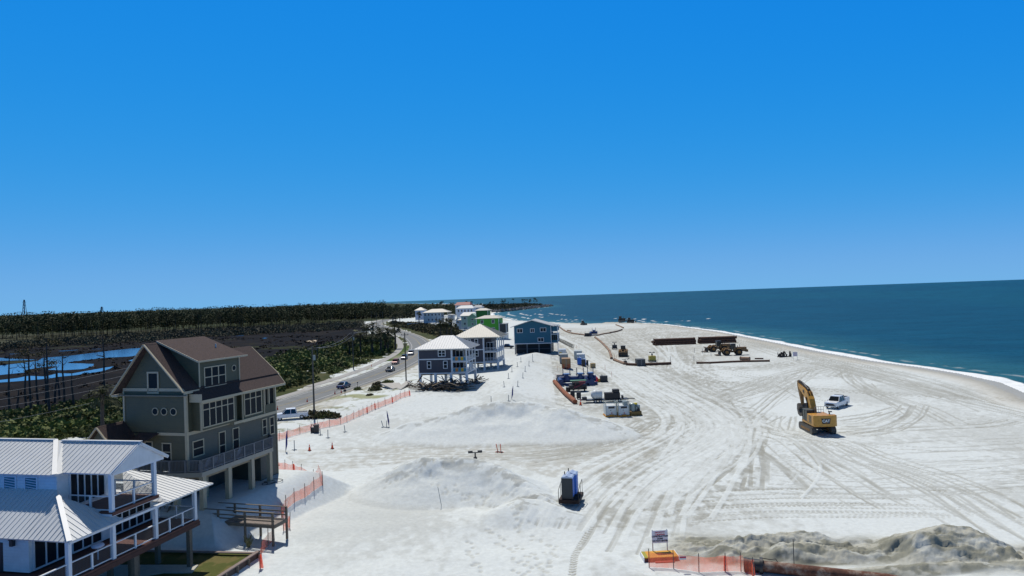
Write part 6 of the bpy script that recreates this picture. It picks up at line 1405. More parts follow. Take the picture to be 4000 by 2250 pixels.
u, v = C1(1077, 1228); box_unit(u, v, 1.35, 1.6, 1.35, 3, mat("crate_ply", (.34, .25, .12), .8, var=.25), "small tan crate standing alone right of the toilets", "crate", "crate", ribs=False)
u, v = C1(2010, 1190); r = box_unit(u, v, 2.4, 3.0, 2.0, 2, mat("charcoal_tank", (.045, .05, .055), .6, var=.2), "charcoal grey tank standing in front of the long straight pipe", "tank", "storage_tank", ribs=False)
def toilet(label, bm, fm):
    r = empty("portable_toilet", (0, 0, 0), 0, label, "portable toilet")
    b = MB(); b.box(-.56, .56, -.58, .58, .12, 2.1, .03)
    for s_ in (-1, 1):
        for k in range(3): b.box(*sorted((s_*.56, s_*.585)), -.45+k*.35, -.25+k*.35, .3, 1.95, .01)
    b.build('cabin', bm, r); b = MB(); b.box(-.46, .46, -.61, -.58, .18, 1.98, .01); b.box(.3, .34, -.64, -.61, 1.0, 1.15); b.build('door', fm, r)
    b = MB(); prof = [(-.6, 2.08), (-.5, 2.2), (-.25, 2.22), (0, 2.34), (.25, 2.22), (.5, 2.2), (.6, 2.08)]; b.prism(prof, -.62, .62, 'y'); b.build('roof', mat("translucent_roof", (.40, .46, .58), .3), r)
    b = MB(); b.box(-.6, .6, -.62, .62, 0, .12); b.build('skid', dark(), r); b = MB(); b.cyl((-.4, .45, 2.1), (-.4, .45, 2.5), .05, n=8); b.build('vent_pipe', dark(), r); return r
tb = mat("toilet_blue", (.02, .17, .60), .4, var=.12); tg = mat("toilet_charcoal", (.030, .036, .038), .55, var=.1)
q = G(2182, 1966); rz = math.radians(-15)
t_a = toilet("nearer portable toilet with a charcoal front and blue sides by the sand ridge", tb, tg); t_a.location = q+Matrix.Rotation(rz, 3, 'Z') @ Vector((.9, .75, .45)); t_a.rotation_euler = (0, 0, rz)
MB().box(-.58, .58, -.6, -.585, .12, 2.12).build('front_frame', tg, t_a)
t_b = toilet("farther blue portable toilet touching the charcoal-fronted one", tb, tb); t_b.location = q+Matrix.Rotation(rz, 3, 'Z') @ Vector((1.05, 2.1, .45)); t_b.rotation_euler = (0, 0, rz)
sl = empty("toilet_skid", q, rz, "rusty skid frame with handrails carrying the two portable toilets", "skid"); b = MB(); b.box(0.0, 2.1, -.05, 3.0, .0, .4, .03); b.build('platform', mat("rusty_dark", (.035, .02, .015), .9, var=.4), sl)
b = MB()
for x in (.02, 2.08): b.tube([(x, .0, .4), (x, .0, 1.3), (x+.0, 1.2, 1.7), (x+.0, 2.4, 1.9), (x, 2.4, .4)], .03, 6); b.tube([(x, 1.2, .4), (x, 1.2, 1.7)], .03, 6)
b.build('handrail', mat("rail_dark", (.05, .045, .03), .7), sl)
cu, cv = C1(830, 1165); t_c = copy_tree(t_b); t_c['label'] = "blue left-hand toilet of the distant pair before the white container"; t_c.location = G(cu, cv)+Vector((.3, .9, 0))
cu, cv = C1(925, 1188); t_d = copy_tree(t_a); t_d['label'] = "charcoal-fronted right-hand toilet of the distant pair"; t_d.location = G(cu, cv)+Vector((.1, .1, 0))
u, v = C1(1003, 1182); g = G(u, v); b = MB(); b.box(-.3, .3, -.3, .3, .1, 1.5, .05); b.cyl((-.3, 0, 1.5), (.3, 0, 1.5), .3); o = b.build("hand_wash_station", dark()); o.location = g; tag(o, "narrow dark hand-wash stand right of the distant toilets", "wash stand")
# fuel tanks
def fuel_tank(label, hooded):
    r = empty("fuel_tank", (0, 0, 0), 0, label, "fuel tank", None); wm_ = mat("tank_white", (.58, .60, .58), .5, var=.12, vs=2)
    b = MB(); b.box(-.95, .95, 0, 2.3, .25, 1.95, .08); b.build('tank', wm_, r)
    b = MB(); b.box(-1.05, 1.05, -.15, 2.4, .0, .25, .03); b.box(-.35, .35, -.25, -.13, .1, .42); b.build('skid', mat("skid_orange", (.55, .24, .02), .6, var=.2), r)
    b = MB()
    for x in (-.9, .9):
        for y in (.05, 1.15, 2.25): b.bar((x, y, 1.95), (x, y, 2.5), .06)
        b.bar((x, .05, 2.5), (x, 2.25, 2.5), .07)
    b.bar((-.9, .05, 2.5), (.9, .05, 2.5), .07); b.bar((-.9, 2.25, 2.5), (.9, 2.25, 2.5), .07); b.bar((-.95, -.03, .3), (-.95, -.03, 2.5), .09); b.bar((.95, -.03, .3), (.95, -.03, 2.5), .09); b.build('guard_frame', mat("frame_grey", (.30, .34, .30), .6), r)
    b = MB(); b.box(-.5, .6, -.02, -.003, 1.45, 1.8); b.box(-.2, .0, -.02, -.003, 1.1, 1.2); b.build('panel', dark(), r)
    b = MB(); b.prism([(-.05, .55), (.2, .55), (.075, .85)], -.015, -.003, 'y'); b.build('hazard_mark', mat("mark_red", (.5, .1, .08), .6), r)
    if hooded: b = MB(); b.box(0, .8, .1, 1.2, 1.97, 2.65, .1); b.build('hood', mat("hood_grey", (.25, .30, .30), .5), r)
    return r
f1 = fuel_tank("left white fuel tank on an orange skid with open guard frame", False); f1.location = G(*cM(1395, 1345)); f1.rotation_euler = (0, 0, .06)
f2 = fuel_tank("right white fuel tank on an orange skid with a grey hood on top", True); f2.location = G(*cM(1632, 1342)); f2.rotation_euler = (0, 0, .06)
g = G(*cM(1865, 1325)); r = empty("compressor", g, .15, "small grey compressor with a yellow cap on a brown skid, right of the fuel tanks", "compressor"); b = MB(); b.box(-1.1, 1.1, -.1, 1.9, .0, .2); b.box(-1.0, 1.0, .0, 1.8, .2, .75, .05); b.build('skid', mat("skid_brown", (.20, .12, .03), .7), r)
b = MB(); b.cyl((-.35, .9, .75), (-.35, .9, 1.95), .55, n=16); b.sphere((-.35, .9, 1.95), .5, 12, (1, 1, .4)); b.box(.05, .85, .3, 1.4, .75, 1.8, .08); b.build('engine', mat("pump_grey", (.28, .33, .32), .4, .3), r); MB().box(-.15, .45, .5, 1.1, 1.85, 2.15, .08).build('cap', mat("cap_yellow", (.65, .5, .02), .5), r)
b = MB(); b.cyl((.45, .25, .9), (.45, .4, .9), .35); b.tube([(.1, .3, 1.7), (.4, .0, 1.4), (.7, .1, 1.0)], .06, 6); b.build('hose', dark(), r)
# white tank trailer
g = G(*cM(1130, 1085)); r = empty("tank_trailer", g, .02, "black flat trailer carrying a round white tank and dark generator", "trailer"); b = MB(); b.box(-2.2, 6.2, 0, 1.9, .45, .62); b.bar((6.2, .95, .55), (7.6, .95, .5), .14); b.bar((-3.2, .95, .55), (-2.2, .95, .5), .14); b.build('deck', dark(), r)
b = MB(); b.sphere((-.2, 1, 1.55), .95, 16); b.cyl((-.2, 1, 1.55), (1.0, 1.1, 1.55), .93, n=18); b.build('tank', mat("tank_white", (.58, .60, .58), .5), r); b = MB(); b.box(1.6, 4.6, .2, 1.7, .62, 1.9, .1); b.box(3.2, 4.5, .3, 1.6, 1.9, 2.5, .08); b.build('generator', mat("black_cover", (.015, .015, .016), .6), r); b = MB(); b.box(-2.9, -2.0, .3, 1.3, .55, 1.2, .05); b.box(5, 5.3, .5, 1.5, .6, 1.2); b.build('toolbox', dark(), r)
for x in (-.4, .6, 3.4, 4.4): wheel(r, 0, 0, .36, .25); o = r.children[-1]; o.rotation_euler = (0, 0, math.pi/2); o.location = (x, .0, 0)
# blue manifold yard
def blue_valve(label, n, w):
    r = empty("pump_manifold", (0, 0, 0), 0, label, "pump manifold"); b = MB()
    b.cyl((-w/2, 1.0, 1.5), (w/2, 1.0, 1.5), .75, n=16); b.cyl((-w/2, 1.0, 1.5), (-w/2, -1.6, 1.2), .62, n=16); b.box(-w/2-.3, w/2+.3, .2, 1.8, .1, .5)
    for k in range(n): x = -w/2+w*(k+.5)/n; b.cyl((x, .6, 1.5), (x, .6, 2.7), .55, n=12); b.box(x-.5, x+.5, .1, .9, 1.2, 2.3, .08)
    b.build('pump_body', blueP(), r); b = MB()
    for k in range(n*2): x = -w/2+w*(k+.5)/(n*2); b.cyl((x, .6, 2.3), (x, .6, 4.2), .09, n=8); b.cyl((x, .6, 2.6), (x, .6, 2.8), .25, n=10)
    b.build('stack', mat("navy_steel", (.02, .035, .10), .5), r); b = MB()
    for k in range(n): x = -w/2+w*(k+.5)/n; b.box(x-.7, x+.7, .2, 1.4, 2.7, 2.95, .08)
    b.build('cover', mat("pale_blue_cover", (.16, .28, .50), .45), r); return r
m1_ = blue_valve("large blue pump manifold with four upright stacks beside the orange pipe", 2, 6.6); m1_.location = G(*cM(690, 760)); m1_.rotation_euler = (0, 0, .05)
m2_ = blue_valve("smaller blue pump unit with two upright stacks, right of the large one", 1, 2.6); m2_.location = G(*cM(1010, 740)); b = MB(); b.cyl((0, -.6, .8), (0, -1.4, .8), .62, n=18); b.cyl((0, -1.4, .8), (0, -1.5, .8), .75, n=18); b.build('outlet', blueP(), m2_)
m3_ = blue_valve("distant blue pump joining the three pipelines", 1, 3.6); m3_.location = G(*C1(1140, 570)); 
g = G(*cM(770, 870)); r = empty("diesel_pump", g, .05, "black and red diesel pump engine in front of the large blue manifold", "pump"); b = MB(); b.box(-1.9, 1.9, -.4, 1.8, .5, 1.5, .1); b.box(-1.2, .9, -.2, 1.5, 1.5, 2.2, .15); b.cyl((-2.2, .6, 1.), (-2.2, .6, -.0), .5); b.build('engine', mat("engine_black", (.025, .022, .022), .6, var=.5), r)
b = MB(); b.bar((-1.0, -.45, .9), (1.4, -.45, 2.0), .12, .3); b.bar((-1.0, -.45, .9), (-.6, -.45, 1.9), .1); b.box(.2, 1.6, -.42, .4, 1.8, 2.3, .06); b.build('red_frame', mat("engine_red", (.16, .02, .03), .5), r)
b = MB(); b.box(-1.6, 2.0, .3, 1.6, 2.3, 2.45, .03); b.build('canopy', mat("canopy_green", (.07, .22, .12), .6), r)
b = MB(); b.bar((-1.5, -.9, .3), (.6, -.9, 1.5), .07); b.tube([(.6, -.6, 1.5), (.2, -1.4, .8), (-.5, -1.7, .4)], .06, 6)
for x in (-1.3, 1.2): b.cyl((x, -.5, .5), (x+.2, -.5, .5), .5, n=16)
b.build('hose', rubber(), r)
for (x, y, lb) in ((662, 985, "upright black drum at the left foot of the diesel pump"), (780, 1010, "small dark tank between orange pipe end and diesel pump")):
    g = G(*cM(x, y)); b = MB(); b.box(-.45, .45, -.4, .4, .15, 1.5, .12); b.cyl((-.3, 0, .15), (-.3, 0, -.05), .1); b.cyl((.3, 0, .15), (.3, 0, -.05), .1); o = b.build("drum", mat("drum_dark", (.02, .025, .03), .5)); o.location = g; tag(o, lb, "drum")
g = G(*cM(370, 690)); b = MB(); b.box(-.2, 1.5, 0, 1.2, .0, .9, .1); b.box(1.5, 3.8, .2, 1.0, 0, .8, .1); o = b.build("engine_block", mat("rusty_engine", (.05, .03, .02), .9, var=.6)); o.location = g; tag(o, "rusty engine parts at the left end of the blue manifold", "engine")
b = MB(); b.box(-.1, 1.9, .8, 1.6, .9, 1.7, .05); o = b.build("pale_box", mat("pale_tan", (.45, .38, .32), .8)); o.location = g; tag(o, "pale tan box on top of the rusty engine parts", "box")
g = G(*cM(1112, 690)); b = MB(); b.sphere((0, 0, .65), .65, 12, (.75, .75, 1)); b.cyl((0, 0, 1.2), (0, 0, 1.4), .12); o = b.build("buoy", mat("buoy_red", (.75, .03, .04), .45)); o.location = g; tag(o, "bright red buoy beside the smaller blue pump", "buoy")
g = G(*cM(1175, 690)); b = MB(); b.box(-.4, .7, 0, .7, .05, .8, .04); b.box(-.5, .8, -.1, .8, 0, .1); o = b.build("yellow_crate", mat("crate_yellow", (.5, .28, .03), .6)); o.location = g; tag(o, "little orange-yellow crate between red buoy and black box", "crate")
g = G(*cM(1255, 690)); b = MB(); b.box(-.9, .9, 0, 1.2, .2, 1.5, .05); b.box(-1.0, 1.0, -.1, 1.3, 0, .2); b.cyl((-.4, .5, 1.5), (-.4, .5, 1.8), .1); o = b.build("generator_box", dark()); o.location = g; tag(o, "black generator box right of the red buoy", "generator")
# valve and debris
g = G(*C1(1765, 1140)); b = MB(); b.box(-.5, .5, -.4, .4, 0, .9, .08); b.cyl((0, 0, .9), (0, 0, 1.5), .09); b.cyl((-.9, 0, 1.4), (.9, 0, 1.5), .07); b.bar((.7, 0, 1.3), (1.3, 0, 1.7), .2); o = b.build("pipe_valve", dark()); o.location = g; tag(o, "dark valve where the brown pipe meets the long straight one", "valve")
g = G(*cD(2080, 715)); b = MB()
for k in range(16): x = rnd.uniform(-2.2, 2.2); b.cyl((x, rnd.uniform(-.3, .3), 0), (x+rnd.uniform(-1, 1), rnd.uniform(-.5, .5), rnd.uniform(.5, 1.7)), rnd.uniform(.1, .3), n=7)
o = b.build("scrap_heap", mat("scrap", (.04, .032, .028), .9)); o.location = g; tag(o, "heap of dark twisted scrap on the sand near the water", "scrap heap")
g = G(*C1(1010, 590)); b = MB(); b.box(-1.8, 1.8, -.6, .6, .1, .5, .05); b.box(-1.5, 1.2, -.5, .5, .5, 1.6, .1); b.box(-1.7, 1.5, -.6, .6, 1.6, 1.75); b.tube([(1.2, 0, .8), (1.8, 0, 2.6)], .06, 5); o = b.build("pump_engine", mat("engine_black", (.025, .022, .022), .6)); o.location = g; tag(o, "dark engine frame at the left of the distant blue pump", "engine")
# black arched cabinet by the fence
g = G(1231, 1690); r = empty("arched_bin", g, .1, "dark brown arched cabinet standing in front of the orange fence", "cabinet"); b = MB(); b.box(-.1, .62, -.5, .5, .0, 1.35, .15); b.build('body', mat("dark_brown", (.04, .032, .028), .6), r); b = MB(); b.cyl((-.12, -.1, .7), (-.62, -.1, .7), .05, n=6)
b.tube([(-.6, -.3, .0), (-.62, -.3, 1.0), (-.45, -.3, 1.35), (-.2, -.3, 1.35), (-.08, -.3, 1.0), (-.08, -.3, 0)], .07, 6); b.box(-.6, -.1, -.2, .4, .0, .9, .08); b.build('hoop', dark(), r)

# ------------------------------------------------------------------ fences of orange netting
net = bpy.data.materials.new("orange_net"); net.use_nodes = True; n_ = net.node_tree; pb = n_.nodes["Principled BSDF"]; pb.inputs["Base Color"].default_value = (.95, .20, .10, 1); pb.inputs["Roughness"].default_value = .6
trb = n_.nodes.new("ShaderNodeBsdfTransparent"); mxs = n_.nodes.new("ShaderNodeMixShader"); out = n_.nodes["Material Output"]
tcn = n_.nodes.new("ShaderNodeTexCoord"); nn_ = n_.nodes.new("ShaderNodeTexNoise"); nn_.inputs["Scale"].default_value = 1.2; n_.links.new(tcn.outputs["Object"], nn_.inputs[0])
mrn = n_.nodes.new("ShaderNodeMapRange"); mrn.inputs[1].default_value = .3; mrn.inputs[2].default_value = .7; mrn.inputs[3].default_value = .34; mrn.inputs[4].default_value = .58; n_.links.new(nn_.outputs[0], mrn.inputs[0])
trl = n_.nodes.new("ShaderNodeBsdfTranslucent"); trl.inputs[0].default_value = (.95, .20, .10, 1); ms2 = n_.nodes.new("ShaderNodeMixShader"); ms2.inputs[0].default_value = .5; n_.links.new(pb.outputs[0], ms2.inputs[1]); n_.links.new(trl.outputs[0], ms2.inputs[2])
n_.links.new(mrn.outputs[0], mxs.inputs[0]); n_.links.new(trb.outputs[0], mxs.inputs[1]); n_.links.new(ms2.outputs[0], mxs.inputs[2]); n_.links.new(mxs.outputs[0], out.inputs[0])
def net_fence(px, label, h=1.15, post_h=1.5, folds=(), cr=None, sag=.12):
    pts = [G(*(cr(*q) if cr else q)) for q in px]; o0 = pts[0]; r = empty("orange_fence", o0, 0, label, "safety fence"); b = MB(); st = mat("steel_stake", (.10, .085, .075), .7)
    V = []; n = 0
    for i in range(len(pts)-1):
        a, c = pts[i], pts[i+1]; k = 6
        for j in range(k+(1 if i == len(pts)-2 else 0)):
            t = j/k; p = a.lerp(c, t); p.z = Hs(p.x, p.y); s_ = 4*t*(1-t)*sag; off = Vector((rnd.uniform(-.05, .05), rnd.uniform(-.05, .05), 0)); V.append((p-o0+off+Vector((0, 0, .03)), p-o0+off*1.5+Vector((0, 0, h-s_+rnd.uniform(-.03, .03)))))
    vs = [q for pr in V for q in pr]; b.add(vs, [(2*i, 2*i+2, 2*i+3, 2*i+1) for i in range(len(V)-1)]); b.build('netting', net, r)
    for i, p in enumerate(pts):
        q = p-o0; lean = Vector((rnd.uniform(-.08, .08), rnd.uniform(-.08, .08), 0)); pb_ = MB(); pb_.cyl(q-Vector((0, 0, .2)), q+Vector((0, 0, post_h))+lean, .032, n=6); pb_.build('post', st, r)
    for i in folds:
        q = pts[i]-o0; fb = MB()
        for k in range(7): x = rnd.uniform(-.14, .14); fb.add([q+Vector((x, 0, .05)), q+Vector((x+.12, .06, .05)), q+Vector((x*.3+.08, .05, h)), q+Vector((x*.3-.05, -.05, h*.95))], [(0, 1, 2, 3)])
        fb.build('bunched_net', net, r)
    return r
cF = crop(1050, 1500, 3.623)
net_fence([cF(*q) for q in ((60, 815), (150, 795), (265, 762), (443, 705), (605, 660), (690, 638), (857, 603), (1018, 568), (1105, 538), (1200, 492), (1275, 460), (1335, 430), (1390, 410), (1457, 375), (1500, 356), (1550, 340), (1650, 300), (1745, 266), (1800, 240), (1860, 205), (1925, 185), (1990, 168))], "longest orange net fence, running from the grey house up towards the purple stilt house", folds=(12, 14, 17, 21))
net_fence([cF(*q) for q in ((110, 1225), (230, 1240), (350, 1262), (458, 1305), (630, 1385), (765, 1440))], "orange net fence bulging into the sand behind the grey house's far corner", folds=(2,))
cG = crop(650, 1850, 3.623)
net_fence([cG(*q) for q in ((2215, 160), (2090, 245), (1960, 345), (1810, 415), (1690, 520), (1630, 640), (1745, 775), (1660, 815))], "orange net fence running down from the bulge past the walkway's end")
net_fence([cG(*q) for q in ((1530, 945), (1440, 1020), (1350, 1150), (1330, 1350))], "short orange net fence beside the corner of the retaining wall", folds=(3,))
cH = crop(2400, 2000, 3.68)
net_fence([cH(*q) for q in ((500, 800), (853, 815), (1215, 870), (1595, 862), (1820, 860), (1990, 925), (2010, 1010))], "orange net fence in front of the danger sign and yellow tray", folds=(3, 5), h=1.25, post_h=1.45)

# ------------------------------------------------------------------ signs
def board_sign(label, p, rz, w, h, leg, lines, size):
    r = empty("warning_sign", p, rz, label, "sign"); wm_ = mat("sign_board", (.72, .72, .74), .6)
    b = MB(); b.box(-w/2, w/2, -.02, .02, leg, leg+h); bd = b.build('board', wm_, r); bk = mat("letter_black", (.02, .02, .03), .7)
    for x in (-w/2+.06, w/2-.06): MB().box(x-.035, x+.035, .02, .09, -.1, leg+h+.05).build('leg', mat("sign_leg", (.5, .5, .48), .7), r)
    z = leg+h
    for t, zz, sz, cl, bg_ in lines:
        if bg_: MB().box(-w*.31, w*.31, -.03, -.021, z-zz-sz*.62, z-zz+sz*.62).build('danger_panel', mat("danger_red", (.45, .02, .06), .5), bd)
        text(t, sz, mat("letter_white", (.75, .75, .72), .6) if bg_ else bk, bd, (0, -.035, z-zz), (math.pi/2, 0, 0), bold=sz*.04)
    return r
g = G(2580, 2166); sg = board_sign("white danger sign on two posts behind the yellow tray", g, math.radians(3), 1.32, 1.02, .95, [("DANGER", .24, .22, 0, True), ("CONSTRUCTION", .48, .175, 0, False), ("ZONE", .67, .17, 0, False), ("DO NOT ENTER", .85, .175, 0, False)], .17)
b = MB(); z_ = .95+1.02-.24; b.prism([(-.39, z_-.08), (-.25, z_-.08), (-.32, z_+.08)], -.036, -.031, 'y'); b.build('warning_triangle', MATS["letter_white"], sg)
g = G(3107, 1405); rs_ = board_sign("small distant sign with red lines on two thin posts near the water", g, 0, 1.35, 1.3, 1.0, [], .2)
for k in range(3): MB().box(-.5, .5, -.03, -.021, 1.25+k*.35, 1.4+k*.35).build('red_line', mat("faded_red", (.5, .2, .25), .6), rs_)
# yellow tray
a = G(2518, 2196); r = empty("yellow_tray", a, math.radians(2), "wide shallow yellow tray with white ends lying under the danger sign", "tray"); L_ = 2.75
b = MB(); b.box(0, L_, 0, 1.35, .22, .34); b.build('lid', mat("tray_yellow", (.62, .30, .01), .6, var=.2, vs=3), r); b = MB(); b.box(0, .3, .02, 1.33, .341, .346); b.build('olive_strip', mat("tray_olive", (.30, .28, .02), .7), r)  # olive strip across one end of the lid
b = MB(); b.box(.0, L_, -.03, .0, .0, .26); b.build('side', mat("tray_side", (.10, .02, .02), .7, var=.5), r); b = MB(); b.box(-.06, 0, -.03, 1.4, .0, .36); b.box(L_, L_+.04, -.03, 1.4, .0, .36); b.build('end_rim', white(), r); b = MB(); b.box(.8, L_-.4, -.35, -.05, .02, .09, .02); b.build('flap', mat("flap_red", (.35, .03, .03), .7), r)
# small sign hung on the net
g = G(*cH(985, 845)); b = MB(); b.box(-.26, .26, -.02, .0, 1.0, 1.27); o = b.build("hanging_sign", mat("net_sign", (.55, .55, .55), .6)); o.location = g+Vector((0, -.12, -.1)); tag(o, "little red and white notice tied to the orange net right of the tray", "sign"); MB().box(-.24, .24, -.026, -.021, 1.12, 1.25).build('red_band', MATS["danger_red"], o)

# ------------------------------------------------------------------ cones, delineators, stakes, banners, poles
def cone_proto():
    r = empty("traffic_cone", (0, 0, 0), 0, None, "traffic cone"); b = MB(); b.cyl((0, 0, .04), (0, 0, .92), .19, .035, n=14); b.build('cone', orng(), r); b = MB(); b.box(-.24, .24, -.24, .24, 0, .05, .01); b.build('base', rubber(), r); MB().cyl((0, 0, .55), (0, 0, .68), .102, .082, n=14).build('band', mat("reflect_band", (.7, .55, .5), .4), r); return r
cones = [(1209, 1761, "left one of the two cones on the white sand below the stakes", 1.), (1298, 1753, "right one of the two cones on the white sand below the stakes", 1.), (1084, 1819, "cone peeping out at the grey house's far corner", 1.), (1200, 1572, "cone at the road edge left of the nearest utility pole", .95), (1308, 1541, "leftmost of the three cones opposite the blue sedan", .95), (1333, 1535, "middle one of the three cones opposite the blue sedan", .95), (1348, 1529, "rightmost of the three cones opposite the blue sedan", .95), (1084, 1602, "cone behind the cab of the parked white pickup", .95), (2268, 1583, "tall cone at the lower end of the orange pipe", 1.25), (1451, 1432, "tiny orange cone on the far verge of the road", .8)]
cp_ = cone_proto(); 
for k, (u, v, lb, s) in enumerate(cones):
    o = cp_ if k == 0 else copy_tree(cp_); o.location = G(u, v); o.scale = (s,)*3; o['label'] = lb; o['group'] = "orange traffic cones"
def post_obj(u, v, h, label, m, cat, name, lean=(0, 0), r=.06, foot=True, grp=None):
    g = G(u, v); b = MB(); b.cyl((0, 0, 0), (lean[0], lean[1], h), r, n=8)
    if foot: b.box(-.35, .35, -.09, .09, 0, .07); b.box(-.09, .09, -.3, .3, 0, .065)
    o = b.build(name, m); o.location = g; tag(o, label, cat, grp); return o
om = mat("delineator_orange", (.8, .13, .04), .5); dl = [(1945, 1766, -.22, "left one of the two orange delineators in the truck lane"), (1957, 1767, -.06, "right one of the two orange delineators in the truck lane")]
for u, v, l, lb in dl:
    o = post_obj(u, v, 1.15, lb, om, "delineator", "delineator_post", (l, 0), .055)
    b = MB(); b.box(-.22, .22, -.22, .22, 0, .09, .02); b.build('base', rubber(), o)
for u, v, h, lb in ((2276, 1446, 1.5, "lone red-orange stake in front of the toilets and crate"), (2364, 1445, 1.5, "red-orange stake on the track right of the small crate"), (2390, 1474, 1.5, "red-orange stake above the black generator box"), (2401, 1398, 1.2, "left one of the red stakes at the end of the curving pipe"), (2408, 1400, 1.2, "right one of the red stakes at the end of the curving pipe"), (2177, 1447, 1.4, "red stake with a crossed lath left of the tan container"), (2169, 1479, 1.3, "red stake at the upper end of the orange pipe"),
                   (2252, 1361, 1.4, "left red pole behind the light grey container"), (2262, 1358, 1.6, "right red pole behind the light grey container")):
    post_obj(u, v, h, lb, mat("stake_red", (.55, .14, .07), .6), "stake", "marker_stake", r=.04, foot=False)
blst = mat("blue_grey_post", (.09, .13, .17), .6)
st = [(1348, 1688, 1.15, -.12, "foot-mounted grey post tilted left, right of the arched cabinet"), (1252, 1700, 1.05, -.06, "short grey post next to the arched cabinet"), (1281, 1711, 1.3, .02, "upright grey post between arched cabinet and tilted post"), (1150, 1758, 1.4, .0, "grey post just right of the tall furled blue banner by the grey house"), (1497, 1669, 1.15, -.3, "grey post tilting left beside the furled blue banner on the mound"), (1510, 1670, 1.15, .08, "grey post leaning right against the furled blue banner on the mound"),
      (1919, 1578, 1.5, 0, "grey post lowest on the left side of the berm"), (1987, 1567, 1.2, 0, "grey post left of the furled banner on the berm's foot"), (1970, 1512, 1.3, -.1, "left post of the lowest pair on the berm"), (2022, 1510, 1.3, .1, "right post of the lowest pair on the berm"), (1987, 1479, 1.35, -.05, "left post of the second pair up the berm"), (2042, 1477, 1.35, .1, "right post of the second pair up the berm"), (2000, 1453, 1.3, 0, "left post of the third pair up the berm"), (2051, 1451, 1.4, .1, "right post of the third pair up the berm"),
      (2021, 1433, 1.3, 0, "left post of the fourth pair up the berm"), (2066, 1430, 1.4, .1, "right post of the fourth pair up the berm"), (2035, 1414, 1.4, 0, "left post of the fifth pair up the berm"), (2081, 1412, 2.2, 0, "tallest post of the fifth pair up the berm"), (2047, 1390, 1.3, 0, "left post of the topmost pair on the berm"), (2088, 1388, 1.5, .1, "right post of the topmost pair on the berm")]
for u, v, h, l, lb in st: post_obj(u, v, h, lb, blst, "post", "grey_post", (l, 0), .055, True, "grey posts marking the route over the berm")
def banner(u, v, h, label, lean=0.):
    g = G(u, v); r = empty("furled_banner", g, 0, label, "banner", None); b = MB(); b.cyl((0, 0, 0), (lean, 0, h), .03, n=6); b.build('pole', dark(), r); b = MB(); b.tube([(lean*.1, 0, h*.08), (lean*.4+.05, 0, h*.35), (lean*.7, .03, h*.7), (lean, 0, h)], [.05, .14, .12, .03], 7); b.build('cloth', navy(), r)
banner(1116, 1765, 3.0, "furled blue banner standing by the grey house's far corner", .25); banner(1520, 1667, 2.75, "furled blue banner at the left tip of the big sand mound", -.3); banner(1998, 1560, 2.6, "furled blue banner on the foot of the berm", .4); banner(2057, 1381, 2.6, "furled blue banner at the top of the berm before the blue house", 0)
post_obj(1724, 1974, 1.9, "thin leaning rod stuck in the smooth foreground sand", mat("rod", (.10, .15, .17), .5), "rod", "survey_rod", (-.3, 0), .025, False)
post_obj(3102, 2206, 2.0, "thin black stake rising behind the big rusty pipe", dark(), "stake", "marker_stake", (0, 0), .03, False)
for u, v, lb in ((2713, 1378, "grey stake left of the loaders, farther one"), (2744, 1380, "grey stake left of the loaders, nearer one"), (2619, 1412, "thin stake at the right end of the long straight pipe"), (2711, 1410, "thin stake at the left end of the half-buried pipe"), (2778, 1391, "leaning stake by the front wheel of the nearer loader")): post_obj(u, v, 1.6, lb, blst, "stake", "marker_stake", (0, 0), .06, False)
# utility poles and wires
pm_ = mat("pole_wood", (.07, .065, .055), .9, var=.3); tops = []
for (u, v, h, tf, lb) in ((1228, 1634, 13., 1, "nearest utility pole with a grey transformer, by the dark shrub"), (1381, 1443, 11.5, 1, "utility pole with a transformer on the far side of the road"), (1587, 1498, 12.5, 0, "utility pole at the roadside left of the purple stilt house"), (1535, 1303, 10.5, 1, "left one of the double utility poles at the far bend"), (1541, 1304, 10.5, 0, "right one of the double utility poles at the far bend"), (1497, 1301, 14, 0, "utility pole inside the far bend with trees behind"), (1472, 1288, 13, 0, "thin utility pole left of the far bend"), (1452, 1275, 13, 0, "last utility pole, left of the road's far end"), (1240, 1420, 9, 0, "bare pole standing in the green scrub"), (1482, 1338, 9, 1, "short pole with a box between scrub palms"), (1707, 1287, 9, 0, "cross-armed pole before the long pale house")):
    g = G(u, v); r = empty("utility_pole", g, 0, lb, "utility pole", "wooden poles along the road"); MB().cyl((0, 0, -.5), (0, 0, h), .17, .12, n=10).build('pole', pm_, r); ins = MB()
    if h > 10: ins.bar((-.9, 0, h-.6), (.9, 0, h-.6), .1, .12)
    for x in (-.8, 0, .8): ins.cyl((x, 0, h-.55), (x, 0, h-.3), .06, n=6)
    ins.build('crossarm', pm_, r)
    if tf: b = MB(); b.cyl((.3, 0, h-2.5), (.3, 0, h-1.6), .24, n=12); b.build('transformer', mat("transformer_grey", (.20, .23, .22), .6), r)
    tops.append(Vector((g.x, g.y, g.z+h-.3)))
def wire(a, c, label, sag=1.2):
    pts = [a.lerp(c, t/14)-Vector((0, 0, 4*sag*(t/14)*(1-t/14))) for t in range(15)]; b = MB(); b.tube([p-a for p in pts], .022, 4); o = b.build("power_line", mat("wire", (.22, .22, .22), .5)); o.location = a; tag(o, label, "power line", "power lines beside the road")
T0, T1 = tops[0], tops[1]; far_l = [D(-60, 1535, 90), D(-60, 1562, 88), D(-60, 1598, 86), D(-60, 1640, 84)]; off = [(.8, 0, 0), (0, 0, 0), (-.8, 0, 0), (0, 0, -2.2)]
